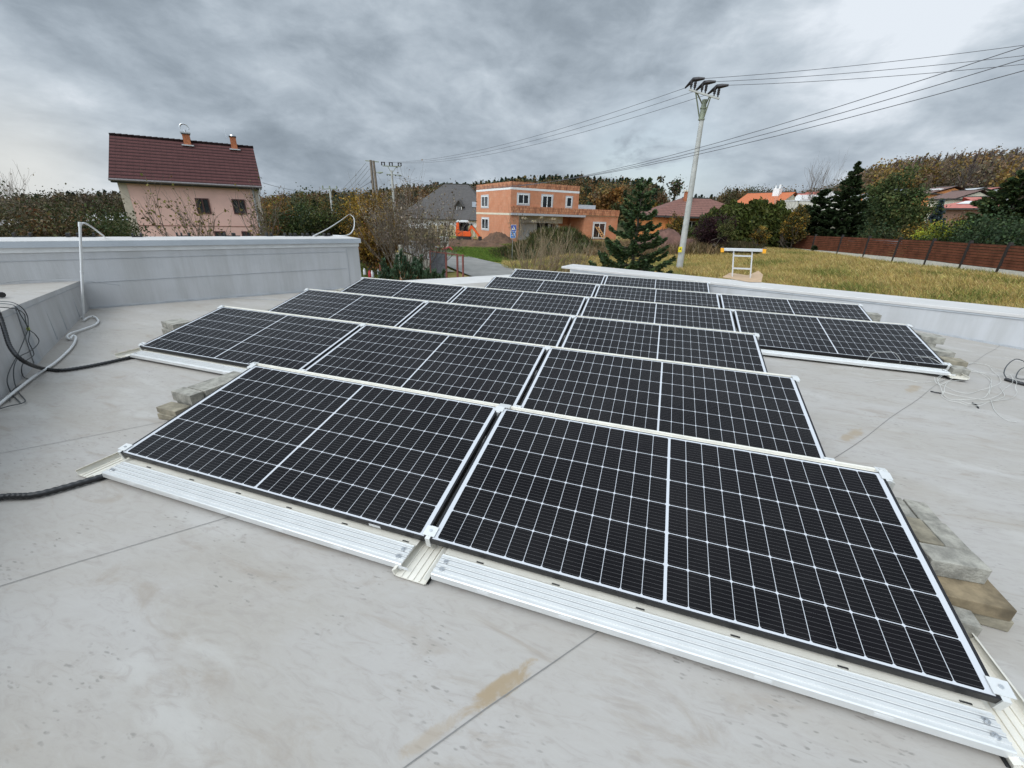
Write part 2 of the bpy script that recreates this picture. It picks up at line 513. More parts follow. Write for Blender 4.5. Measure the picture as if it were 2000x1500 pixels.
class MB:
    """collects faces (with a local frame) and links them as ONE mesh object"""
    def __init__(s, *mats):
        s.mats = list(mats) or [M_WHITE]
        s.v, s.f, s.mi, s.uv = [], [], [], []
        s.M = Matrix.Identity(4)
        s.cur = 0

    def frame(s, origin=(0, 0, 0), ex=(1, 0, 0), ey=None, ez=(0, 0, 1)):
        ex = Vector(ex).normalized()
        ez = Vector(ez).normalized()
        ey = Vector(ey).normalized() if ey is not None else ez.cross(ex).normalized()
        s.M = Matrix(((ex.x, ey.x, ez.x, origin[0]), (ex.y, ey.y, ez.y, origin[1]), (ex.z, ey.z, ez.z, origin[2]), (0, 0, 0, 1)))
        return s

    def mat(s, m):
        if m not in s.mats:
            s.mats.append(m)
        s.cur = s.mats.index(m)
        return s

    def face(s, pts, uv=None):
        i0 = len(s.v)
        P = [Vector(p) for p in pts]
        s.v += [s.M @ p for p in P]
        s.f.append(tuple(range(i0, i0 + len(P))))
        s.mi.append(s.cur)
        if uv is None:                                  # planar metres: pick the two dominant local axes
            n = Vector((0, 0, 0))
            for a, b in zip(P, P[1:] + P[:1]):
                n += Vector(((a.y - b.y) * (a.z + b.z), (a.z - b.z) * (a.x + b.x), (a.x - b.x) * (a.y + b.y)))
            ax = max(range(3), key=lambda k: abs(n[k]))
            uv = [(p.y, p.z) if ax == 0 else (p.x, p.z) if ax == 1 else (p.x, p.y) for p in P]
        s.uv.append(uv)
        return s

    def box(s, x0, x1, y0, y1, z0, z1):
        p = [(x0, y0, z0), (x1, y0, z0), (x1, y1, z0), (x0, y1, z0), (x0, y0, z1), (x1, y0, z1), (x1, y1, z1), (x0, y1, z1)]
        for q in ((0, 3, 2, 1), (4, 5, 6, 7), (0, 1, 5, 4), (1, 2, 6, 5), (2, 3, 7, 6), (3, 0, 4, 7)):
            s.face([p[k] for k in q])
        return s

    def hexa(s, p):                                     # 8 corners: bottom ring then top ring
        for q in ((0, 3, 2, 1), (4, 5, 6, 7), (0, 1, 5, 4), (1, 2, 6, 5), (2, 3, 7, 6), (3, 0, 4, 7)):
            s.face([p[k] for k in q])
        return s

    def prism(s, poly, a, b, axis=0):
        """polygon in the two axes other than `axis`, extruded from a to b along it"""
        def P(q, t):
            return {0: (t, q[0], q[1]), 1: (q[0], t, q[1]), 2: (q[0], q[1], t)}[axis]
        A, B = [P(q, a) for q in poly], [P(q, b) for q in poly]
        s.face(A[::-1])
        s.face(B)
        n = len(poly)
        for i in range(n):
            j = (i + 1) % n
            s.face([A[i], A[j], B[j], B[i]])
        return s

    def bar(s, p0, p1, w, h=None, up=(0, 0, 1)):
        h = h or w
        p0, p1 = Vector(p0), Vector(p1)
        d = (p1 - p0).normalized()
        u = Vector(up)
        if abs(d.dot(u)) > 0.95:
            u = Vector((0, 1, 0))
        r = d.cross(u).normalized()
        u = r.cross(d)
        c = []
        for p in (p0, p1):
            c += [p - r * w / 2 - u * h / 2, p + r * w / 2 - u * h / 2, p + r * w / 2 + u * h / 2, p - r * w / 2 + u * h / 2]
        for q in ((0, 1, 2, 3), (7, 6, 5, 4), (0, 4, 5, 1), (1, 5, 6, 2), (2, 6, 7, 3), (3, 7, 4, 0)):
            s.face([c[k] for k in q])
        return s

    def tube(s, pts, r, n=8, cap=True):
        pts = [Vector(p) for p in pts]
        rr = r if isinstance(r, (list, tuple)) else [r] * len(pts)
        rings, u = [], None
        for i, p in enumerate(pts):
            d = (pts[min(i + 1, len(pts) - 1)] - pts[max(i - 1, 0)]).normalized()
            if u is None:
                u = d.cross(Vector((0, 0, 1)) if abs(d.z) < 0.9 else Vector((1, 0, 0))).normalized()
            else:
                u = (u - d * u.dot(d)).normalized()
            w = d.cross(u)
            rings.append([p + (u * math.cos(2 * math.pi * k / n) + w * math.sin(2 * math.pi * k / n)) * rr[i] for k in range(n)])
        for a, b in zip(rings, rings[1:]):
            for k in range(n):
                s.face([a[k], a[(k + 1) % n], b[(k + 1) % n], b[k]], uv=[(0, 0)] * 4)
        if cap and n > 2:
            s.face(rings[0][::-1], uv=[(0, 0)] * n)
            s.face(rings[-1], uv=[(0, 0)] * n)
        return s

    def lathe(s, base, prof, n=12):
        return s.tube([Vector(base) + Vector((0, 0, z)) for r, z in prof], [max(r, 1e-4) for r, z in prof], n)

    def build(s, name, parent=None, bevel=0.0, smooth=False, local=False):
        org = Vector((0, 0, 0))
        if parent is not None and not local:
            org = ORG.get(parent.name, org)
        me = bpy.data.meshes.new(name)
        me.from_pydata([p - org for p in s.v], [], s.f)
        for mm in s.mats:
            me.materials.append(mm)
        me.polygons.foreach_set('material_index', s.mi)
        ul = me.uv_layers.new(name='UVMap')
        ul.data.foreach_set('uv', [c for fc in s.uv for q in fc for c in q])
        if smooth or bevel:
            import bmesh
            bm = bmesh.new()
            bm.from_mesh(me)
            bmesh.ops.remove_doubles(bm, verts=bm.verts, dist=1e-5)
            if smooth:
                for fc in bm.faces:
                    fc.smooth = True
            bm.to_mesh(me)
            bm.free()
        if smooth:
            me.set_sharp_from_angle(angle=R(50))
        o = bpy.data.objects.new(name, me)
        COL.objects.link(o)
        if parent is not None:
            o.parent = parent
            ORG[o.name] = org
        if bevel:
            bv = o.modifiers.new('bevel', 'BEVEL')
            bv.width, bv.segments, bv.limit_method = bevel, 2, 'ANGLE'
        return o


def raw_mesh(name, verts, faces, mat, tint=None, parent=None, smooth=False):
    """numpy verts (n,3) and faces (m,k) with an optional colour per face"""
    me = bpy.data.meshes.new(name)
    k = faces.shape[1]
    org = ORG.get(parent.name, Vector((0, 0, 0))) if parent is not None else Vector((0, 0, 0))
    verts = verts - np.array(org)
    me.vertices.add(len(verts))
    me.vertices.foreach_set('co', verts.astype(np.float32).ravel())
    me.loops.add(faces.size)
    me.loops.foreach_set('vertex_index', faces.astype(np.int32).ravel())
    me.polygons.add(len(faces))
    me.polygons.foreach_set('loop_start', np.arange(0, faces.size, k, dtype=np.int32))
    me.polygons.foreach_set('loop_total', np.full(len(faces), k, dtype=np.int32))
    if smooth:
        me.polygons.foreach_set('use_smooth', np.ones(len(faces), dtype=bool))
    me.update(calc_edges=True)
    if tint is not None:
        at_ = me.attributes.new('tint', 'FLOAT_COLOR', 'FACE' if len(tint) == len(faces) else 'POINT')
        at_.data.foreach_set('color', np.concatenate([tint, np.ones((len(tint), 1))], 1).astype(np.float32).ravel())
    me.materials.append(mat)
    o = bpy.data.objects.new(name, me)
    COL.objects.link(o)
    if parent is not None:
        o.parent = parent
        ORG[o.name] = org
    return o


def spline(pts, k=6):
    """Catmull-Rom through the points"""
    P = [Vector(p) for p in pts]
    P = [P[0] * 2 - P[1]] + P + [P[-1] * 2 - P[-2]]
    out = []
    for i in range(1, len(P) - 2):
        for j in range(k):
            t_ = j / k
            a, b_, c_, d_ = P[i - 1], P[i], P[i + 1], P[i + 2]
            out.append(0.5 * ((2 * b_) + (c_ - a) * t_ + (2 * a - 5 * b_ + 4 * c_ - d_) * t_ ** 2 + (3 * b_ - a - 3 * c_ + d_) * t_ ** 3))
    out.append(P[-2])
    return out


# ------------------------------------------------------------------ lie of the land
CTRL = np.array([(-9.5, 36.7, -2.64), (-6.7, 27, -2.5), (-2.5, 21.5, -2.6), (-15, 34.4, -2.3), (-13, 20, -2.6), (-17.5, 38.8, -1.8), (-18, 44, -1.2),
                 (-18.5, 50, -1.3), (-12, 43.7, -1.25), (0, 51, -.85), (5.6, 42.6, -.6), (4.5, 25.6, -1.05), (2.2, 18.1, -1.25),
                 (-1.5, 30, -2.0), (-3.5, 38, -1.6), (14.9, 46.2, -.71), (17, 37, -.65), (20.4, 26.7, -.54), (25, 20, -.5), (-29, 63, -.9), (-22, 17, -2.6), (-30, 20, -2.6), (-45, 25, -2.5),
                 (0, 13, -2.0), (6, 13, -1.3), (14, 12, -.9), (-5, 15, -2.7), (-10, 8, -2.8), (3, -4, -3.0), (-30, 40, -1.7), (20, 8, -.8), (14.5, 60, -.3), (30, 45, .1),
                 (24, 62, 1.2), (36, 52, 2.2), (45, 30, 1.5)], float)
RIDGE = [(-300, 372), (-100, 372), (0, 380), (60, 374), (120, 370), (240, 370), (510, 380), (560, 374), (640, 369), (700, 370), (760, 364), (830, 356), (900, 357), (960, 350),
         (1040, 341), (1120, 340), (1200, 345), (1258, 348), (1290, 362), (1320, 376), (1380, 369), (1440, 361), (1500, 362), (1560, 362), (1600, 360),
         (1650, 344), (1700, 324), (1750, 309), (1830, 298), (1900, 292), (2000, 285), (2200, 276), (2500, 270)]
_az, _el = [], []
for _x, _y in RIDGE:
    _d = ray(_x, _y)
    _az.append(math.atan2(_d.x, _d.y))
    _el.append(_d.z / math.hypot(_d.x, _d.y))
_az, _el = np.array(_az), np.array(_el)
D_RIDGE, TREE_H = 270.0, 13.0


def az_of(px):
    d = ray(px, 420)
    return math.atan2(d.x, d.y)


def zg(x, y):
    x, y = np.atleast_1d(np.asarray(x, float)), np.atleast_1d(np.asarray(y, float))
    w = 1.0 / (((x[:, None] - CTRL[None, :, 0]) ** 2 + (y[:, None] - CTRL[None, :, 1]) ** 2) + 6.0) ** 1.6
    near = (w * CTRL[None, :, 2]).sum(1) / w.sum(1)
    D = np.hypot(x - CAM.x, y - CAM.y)
    az = np.arctan2(x - CAM.x, y - CAM.y)
    zr = CAM.z + D_RIDGE * np.interp(az, _az, _el) - TREE_H
    s = np.clip((D - 62) / (D_RIDGE - 62), 0, 1) ** 1.35
    z = near * (1 - s) + zr * s
    return z - np.clip(D - D_RIDGE - 15, 0, None) * 0.05


def Z(x, y):
    return float(zg(x, y)[0])


def gp(px, py, D):                     # a point on the ground below a sighted point
    p = at(px, py, D)
    return Vector((p.x, p.y, Z(p.x, p.y)))


RNG = np.random.default_rng(11)
radii = np.concatenate([np.linspace(2.0, 70, 90), np.geomspace(72, 420, 50), [700, 1500, 3000]])
azs = np.radians(np.concatenate([np.arange(-100, 70, 0.75), np.arange(70, 260, 5.0)]))
A_, R_ = np.meshgrid(azs, radii)
TX, TY = CAM.x + R_ * np.sin(A_), CAM.y + R_ * np.cos(A_)
TZ = zg(TX.ravel(), TY.ravel())
na, nr = len(azs), len(radii)
tv = np.stack([TX.ravel(), TY.ravel(), TZ], 1)
idx = np.arange(na * nr).reshape(nr, na)
nxt = np.roll(idx, -1, axis=1)
tf = np.stack([idx[:-1].ravel(), idx[1:].ravel(), nxt[1:].ravel(), nxt[:-1].ravel()], 1)
tf = tf[:, ::-1]


def blob(x, y, cx, cy, rx, ry, rotdeg=0.0):
    c, s_ = math.cos(R(rotdeg)), math.sin(R(rotdeg))
    u_, v_ = (x - cx) * c + (y - cy) * s_, -(x - cx) * s_ + (y - cy) * c
    return 1.0 / (1.0 + np.exp(((u_ / rx) ** 2 + (v_ / ry) ** 2 - 1.0) * 4))


def ground_tint(x, y):
    wob = 0.5 + 0.5 * np.sin(x * 0.9 + 1.7 * np.sin(y * 0.53)) * np.sin(y * 0.7 + 1.3 * np.sin(x * 0.61))
    c = np.zeros((len(x), 3)) + np.array([0.30, 0.215, 0.078])           # dry meadow
    c = c * (1 - 0.25 * wob[:, None]) + np.array([0.14, 0.135, 0.04]) * 0.25 * wob[:, None]

    def lay(k, col):
        c[:] = c * (1 - k[:, None]) + np.array(col) * k[:, None]
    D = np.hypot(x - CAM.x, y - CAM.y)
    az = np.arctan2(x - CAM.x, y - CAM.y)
    lay(np.clip((-8.0 - (x - 0.0 + (27 - y) * 0.25)) / 3, 0, 1) * (y < 34), (0.105, 0.115, 0.030))   # garden lawn
    lay(blob(x, y, -10.5, 38.5, 7.0, 3.2, 20), (0.095, 0.155, 0.022))    # bright verge
    lay(blob(x, y, -6.0, 31.5, 4.5, 2.6, -38), (0.085, 0.130, 0.022))
    lay(blob(x, y, -16.5, 44.5, 8.0, 3.6, 15), (0.105, 0.058, 0.034))    # trampled soil by the building site
    lay(blob(x, y, -22, 50.5, 9, 2.2, 15), (0.10, 0.12, 0.035))
    lay(blob(x, y, 0, 46.5, 9, 2.5, 30), (0.145, 0.115, 0.05))
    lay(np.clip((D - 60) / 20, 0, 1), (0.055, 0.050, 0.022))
    k = np.exp(-((az - az_of(1345)) / 0.085) ** 2) * np.clip((D - 110) / 40, 0, 1)
    lay(np.clip(k * 1.3, 0, 1), (0.135, 0.085, 0.060))                   # ploughed slope
    return c


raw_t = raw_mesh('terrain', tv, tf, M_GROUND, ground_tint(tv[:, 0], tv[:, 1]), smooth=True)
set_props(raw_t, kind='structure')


def strip(name, mat, pts, width, lift):
    """a road laid on the ground along the points (x, y)"""
    P = spline([(x, y, 0) for x, y in pts], 10)
    L_, n_ = [], 5
    for i, p in enumerate(P):
        d = (P[min(i + 1, len(P) - 1)] - P[max(i - 1, 0)]).normalized()
        nrm = Vector((-d.y, d.x, 0))
        for k in range(n_):
            q = p + nrm * width * (k / (n_ - 1) - 0.5)
            L_.append((q.x, q.y))
    L_ = np.array(L_)
    zz = zg(L_[:, 0], L_[:, 1]).reshape(-1, n_)
    zz = np.repeat(zz.mean(1)[:, None], n_, 1) * 0.6 + zz * 0.4 + lift
    vv_ = np.concatenate([L_, zz.reshape(-1, 1)], 1)
    ii = np.arange(len(vv_)).reshape(-1, n_)
    ff = np.stack([ii[:-1, :-1].ravel(), ii[:-1, 1:].ravel(), ii[1:, 1:].ravel(), ii[1:, :-1].ravel()], 1)
    o = raw_mesh(name, vv_, ff, mat, smooth=True)
    return set_props(o, kind='structure')


ra, rb, rc, rd = on(1085, 575, -2.45), on(960, 534, -2.45), on(893, 512, -2.35), on(846, 498, -2.2)
strip('road', M_ROAD, [(ra.x, ra.y), (rb.x, rb.y), (rc.x, rc.y), (rd.x, rd.y), (rd.x - 9, rd.y + 6)], 4.6, 0.12)
strip('gravel_shoulder', M_GRAVEL, [(rb.x - 3.1, rb.y - 2.2), (rc.x - 3.0, rc.y - 2.2), (rd.x - 3, rd.y - 2.5)], 2.4, 0.07)

# ------------------------------------------------------------------ the flat roof we stand on
bld = thing('flat_roof_building', 'flat roofed building under grey roofing membrane that carries the solar panels', 'building', (2.0, 3.0, 0.0))


def rz(x):
    return -0.07 * max(0.0, x - 6.0)


WC, W1 = Vector((-5.15, 2.62, 0)), Vector((-2.868, 6.168, 0))        # foot of the tall wall
wdir = (W1 - WC).normalized()
W0 = WC - wdir * 7.0
wn_ = Vector((-wdir.y, wdir.x, 0))                                     # away from us
PIN0, PIN1 = Vector((0.716, 9.567, 0)), Vector((8.512, 7.171, 0))      # inner line of the right parapet
pd = (PIN1 - PIN0).normalized()
PIN2 = PIN1 + pd * 5.0
pn = Vector((-pd.y, pd.x, 0))                                          # outwards
B0, B1 = Vector((-1.988, 7.16, 0)), Vector((-0.638, 8.844, 0))         # low rear edge
curbd = (Vector((-2.84, 0.93, 0)) - WC).normalized()
C2 = WC + curbd * 12.0
mb = MB(M_ROOF)


def rv(p):
    return (p[0], p[1], rz(p[0]))


PX6 = PIN0 + pd * ((6.0 - PIN0.x) / pd.x)
bnear = Vector((6.0, -9.0, 0))
mb.face([rv(C2), (6, -9, 0), rv(PX6), rv(PIN0), rv(B1 + (B1 - B0) * 0.35), rv(B0), rv(W1), rv(WC)])
mb.face([rv((6, -9)), rv((14, -9)), rv(PIN2), rv(PX6)])
mb.build('roof_membrane', bld)
# membrane laps: thin raised edges every 1.6 m
for off in (-3.95, -2.37, -0.60, 0.876, 2.43, 4.05, 5.60):
    o_ = Vector((0.8, -0.6, 0)) * off
    d_ = Vector((0.6, 0.8, 0))
    tmin, tmax = -9.0, 12.0
    for a_, nrm in ((WC, Vector((curbd.y, -curbd.x, 0))), (PIN0, pn), (WC, wn_), (B0, Vector((-0.8, 0.62, 0)))):
        if nrm.dot(Vector((3, 2, 0)) - a_) > 0:
            nrm = -nrm
        den = nrm.dot(d_)
        tt = nrm.dot(a_ - o_) / den if abs(den) > 1e-3 else None
        if tt is not None:
            if den > 0:
                tmax = min(tmax, tt)
            else:
                tmin = max(tmin, tt)
    mb = MB(M_SEAM)
    prev = None
    for k in range(41):
        q = o_ + d_ * (tmin + (tmax - tmin) * k / 40)
        wig = 0.006 * math.sin(k * 1.3 + off)
        q = q + Vector((0.8, -0.6, 0)) * wig
        if prev is not None:
            a_, b_ = prev, q
            w_ = Vector((0.8, -0.6, 0)) * 0.0017
            za, zb = rz(a_.x) + 0.004, rz(b_.x) + 0.004
            mb.face([(a_.x - w_.x, a_.y - w_.y, za), (a_.x + w_.x, a_.y + w_.y, za), (b_.x + w_.x, b_.y + w_.y, zb), (b_.x - w_.x, b_.y - w_.y, zb)])
        prev = q
    mb.build('membrane_seam', bld)

# raised step along the left with the higher roof behind it
mb = MB(M_WALLMEM)


def curb_z(t_):                        # height of the step, t_ metres from the far corner
    return 0.42 + 0.15 * min(t_ / 2.85, 1.6)


cn_ = Vector((curbd.y, -curbd.x, 0))   # towards the higher roof
if cn_.dot(Vector((-6, 0, 0)) - WC) < 0:
    cn_ = -cn_
seg = [0, 0.9, 1.8, 2.85, 5.0, 8.0, 12.0]
for a_, b_ in zip(seg, seg[1:]):
    p, q = WC + curbd * a_, WC + curbd * b_
    mb.face([(p.x, p.y, -0.02), (q.x, q.y, -0.02), (q.x, q.y, curb_z(b_)), (p.x, p.y, curb_z(a_))],
            uv=[(a_, 0), (b_, 0), (b_, .5), (a_, .5)])
mb.build('step_wall', bld)
mb = MB(M_ROOF)
for a_, b_ in zip(seg, seg[1:]):
    p, q = WC + curbd * a_, WC + curbd * b_
    P2, Q2 = p + cn_ * 9, q + cn_ * 9
    if a_ == 0:
        P2 = W0
    mb.face([(p.x, p.y, curb_z(a_)), (q.x, q.y, curb_z(b_)), (Q2.x, Q2.y, curb_z(b_)), (P2.x, P2.y, curb_z(a_))])
mb.build('upper_roof_membrane', bld)
mb = MB(M_WSEAM)                       # welded lap along the step and a few vertical laps
for a_, b_ in zip(seg, seg[1:]):
    p, q = WC + curbd * a_ - cn_ * 0.004, WC + curbd * b_ - cn_ * 0.004
    mb.bar((p.x, p.y, curb_z(a_) - 0.055), (q.x, q.y, curb_z(b_) - 0.055), 0.004, 0.006)
for a_ in (0.75, 1.55, 2.05):
    p = WC + curbd * a_ - cn_ * 0.004
    mb.bar((p.x, p.y, 0.03), (p.x - 0.02, p.y, curb_z(a_) - 0.06), 0.004, 0.012)
p = WC + curbd * 2.78 - cn_ * 0.006
mb.face([(p.x, p.y, 0.0), (p.x + curbd.x * 0.24, p.y + curbd.y * 0.24, 0.0), (p.x + curbd.x * 0.10, p.y + curbd.y * 0.10, 0.57), (p.x, p.y, 0.565)])
mb.build('step_lap', bld)

# tall wall on the left
HT = 0.985
mb = MB(M_WALLMEM).frame(W0, wdir)
LW = (W1 - W0).length
mb.box(0, LW, 0, 0.9, -3.3, HT - 0.13)
mb.build('tall_wall', bld)
mb = MB(M_WHITEP).frame(W0, wdir)
mb.box(-0.1, LW + 0.012, -0.012, 0.912, HT - 0.152, HT - 0.07)
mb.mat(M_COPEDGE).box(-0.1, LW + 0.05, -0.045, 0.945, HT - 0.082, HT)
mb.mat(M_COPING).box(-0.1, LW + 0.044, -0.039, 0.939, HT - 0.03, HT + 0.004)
mb.build('wall_coping', bld)
mb = MB(M_WSEAM).frame(W0, wdir)
for z_ in (HT - 0.26, 0.40):
    mb.bar((2.2 if z_ > .5 else 7.05, -0.003, z_ - 0.01), (LW - 0.28, -0.003, z_ + 0.012), 0.006, 0.005)
mb.bar((LW - 0.25, -0.004, -0.2), (LW - 0.25, -0.004, HT - 0.15), 0.006, 0.006)
mb.bar((5.55, -0.004, 0.45), (5.30, -0.004, HT - 0.17), 0.006, 0.008)
mb.bar((7.0, -0.012, 0.012), (LW, -0.012, 0.012), 0.03, 0.03)
mb.build('wall_lap', bld)
# dark clips standing along the coping
for px, w_, k in ((43, 13, 0), (133, 3, 0), (168, 14, 0), (268, 9, 0), (352, 7, 1), (363, 9, 0), (462, 8, 1), (450, 12, 0), (527, 7, 0), (562, 6, 1), (573, 6, 1), (583, 7, 1), (597, 6, 1), (606, 6, 1), (616, 4, 1), (640, 8, 0)):
    q = on(px, 461 + (1.5 if px < 300 else 0), HT + 0.01)
    s0 = (q - W0).dot(wdir)
    d0 = (q - W0).dot(wn_)
    w2 = w_ * 0.0075
    mb = MB(M_BLACK).frame(W0, wdir)
    mb.box(s0 - w2, s0 + w2, d0, d0 + 0.035, HT + 0.004, HT + 0.018)
    mb.box(s0 - w2, s0 - w2 + 0.024, d0, d0 + 0.16, HT + 0.018, HT + 0.062)
    if not k:
        mb.box(s0 + w2 - 0.024, s0 + w2, d0, d0 + 0.16, HT + 0.018, HT + 0.062)
    mb.build('coping_clip', bld)

# right parapet
HP = 0.34
LP_ = (PIN2 - PIN0).length
OUT0 = Vector((0.873, 10.306, 0))
mb = MB(M_WALLMEM).frame(PIN0, pd, pn)
for a_, b_ in ((0.25, 5.5), (5.5, LP_)):
    za, zb = rz((PIN0 + pd * a_).x) - 0.02, rz((PIN0 + pd * b_).x) - 0.02
    mb.face([(a_, 0, za), (b_, 0, zb), (b_, 0, HP - 0.012), (a_, 0, HP - 0.012)], uv=[(a_, 0), (b_, 0), (b_, .5), (a_, .5)])
mb.face([(0.25, 0, -3.3), (0.25, 0, HP - 0.012), (0.25, 0.85, HP - 0.012), (0.25, 0.85, -3.3)])
mb.face([(0.25, 0.85, -3.3), (0.25, 0.85, HP - 0.012), (LP_, 0.85, HP - 0.012), (LP_, 0.85, -3.3)])
mb.build('parapet_wall', bld)
o2 = (OUT0 - PIN0)
ou, ov = o2.dot(pd), o2.dot(pn)
mb = MB(M_COPING).frame(PIN0, pd, pn)
mb.hexa([(0, -0.012, HP - 0.05), (LP_, -0.012, HP - 0.05), (LP_, 0.95, HP - 0.05), (ou, ov, HP - 0.05), (0, -0.012, HP), (LP_, -0.012, HP), (LP_, 0.95, HP), (ou, ov, HP)])
mb.build('parapet_coping', bld, bevel=0.006)
mb = MB(M_WSEAM).frame(PIN0, pd, pn)
mb.box(0.3, LP_, -0.015, -0.0125, HP - 0.075, HP - 0.055)
for a_, b_ in ((0.3, 5.5), (5.5, LP_)):
    za, zb = rz((PIN0 + pd * a_).x), rz((PIN0 + pd * b_).x)
    mb.bar((a_, -0.02, za + 0.012), (b_, -0.02, zb + 0.012), 0.03, 0.03)
mb.build('parapet_lap', bld)
# low edge at the back
bd = (B1 - B0).normalized()
LB = (B1 - B0).length * 1.32
mb = MB(M_COPING).frame(B0 - bd * 0.9, bd)
mb.prism([(-0.32, 0.004), (0.10, 0.075), (0.22, 0.075), (0.22, -3.2), (-0.32, -0.03)], 0, LB + 0.9, 0)
mb.build('rear_edge', bld)
# the walls below (only seen from elsewhere)
for a_, b_ in ((W1 + wn_ * 0.85, B0 - bd * 0.9), (Vector((14, -9, 0)), PIN2 + pn * 0.85), (C2, Vector((14, -9, 0)))):
    mb = MB(M_GREYR)
    mb.face([(a_.x, a_.y, -3.3), (b_.x, b_.y, -3.3), (b_.x, b_.y, -0.02), (a_.x, a_.y, -0.02)])
    mb.build('outer_wall', bld)

# ------------------------------------------------------------------ solar panels
TILT, PITCH_Y, Z0 = 0.230739, 1.4703, 0.1
GAP = 0.021
ROWS = [(-0.012, 2), (-2.183, 3), (-2.2015, 3), (-2.252, 4), (-0.1256, 3), (-0.1388, 2)]
FH = 0.035
proto = thing('solar_panel', 'black solar panel', 'solar panel')
mb = MB(M_FRAME)
LIP, LIU = 0.005, 0.012
mb.box(0, PL, 0, LIP, -FH, 0).box(0, PL, PW - LIP, PW, -FH, 0).box(0, LIU, LIP, PW - LIP, -FH, 0).box(PL - LIU, PL, LIP, PW - LIP, -FH, 0)
mb.build('frame', proto, bevel=0.0012, local=True)
mb = MB(M_CELLS)
mb.face([(LIU, LIP, -0.0015), (PL - LIU, LIP, -0.0015), (PL - LIU, PW - LIP, -0.0015), (LIU, PW - LIP, -0.0015)],
        uv=[(LIU, LIP), (PL - LIU, LIP), (PL - LIU, PW - LIP), (LIU, PW - LIP)])
mb.build('cell_sheet', proto, local=True)
mb = MB(M_WHITEP)
mb.face([(LIP, LIP, -0.006), (LIP, PW - LIP, -0.006), (PL - LIP, PW - LIP, -0.006), (PL - LIP, LIP, -0.006)])
mb.mat(M_BLACK).box(PL / 2 - 0.05, PL / 2 + 0.05, PW - 0.16, PW - 0.10, -0.028, -0.0065)
mb.build('backsheet', proto, local=True)
ROWN = ['front row', 'second row from the front', 'third row from the front', 'fourth row from the front', 'fifth row from the front', 'rearmost row']
POSN = {2: ['left', 'right'], 3: ['leftmost', 'middle', 'rightmost'], 4: ['leftmost', 'second from left', 'third from left', 'rightmost']}
protoparts = list(proto.children)
first = True
for r, (x0, n_) in enumerate(ROWS):
    for i in range(n_):
        if first:
            p = proto
        else:
            p = proto.copy()
            COL.objects.link(p)
            for ch in protoparts:
                c_ = ch.copy()
                COL.objects.link(c_)
                c_.parent = p
        first = False
        p.location = (x0 + i * (PL + GAP), r * PITCH_Y, Z0)
        p.rotation_euler = (TILT, 0, 0)
        ORG[p.name] = Vector(p.location)
        p['label'] = '%s black solar panel of the %s' % (POSN[n_][i], ROWN[r])
        p['category'] = 'solar panel'
        p['group'] = 'solar panels in tilted rows on the flat roof'
        if (r, i) == (0, 0):
            mb = MB(M_WHITEP)
            mb.box(1.80, 1.865, -0.002, -0.0004, -0.028, -0.012)
            mb.build('sticker', p, local=True)

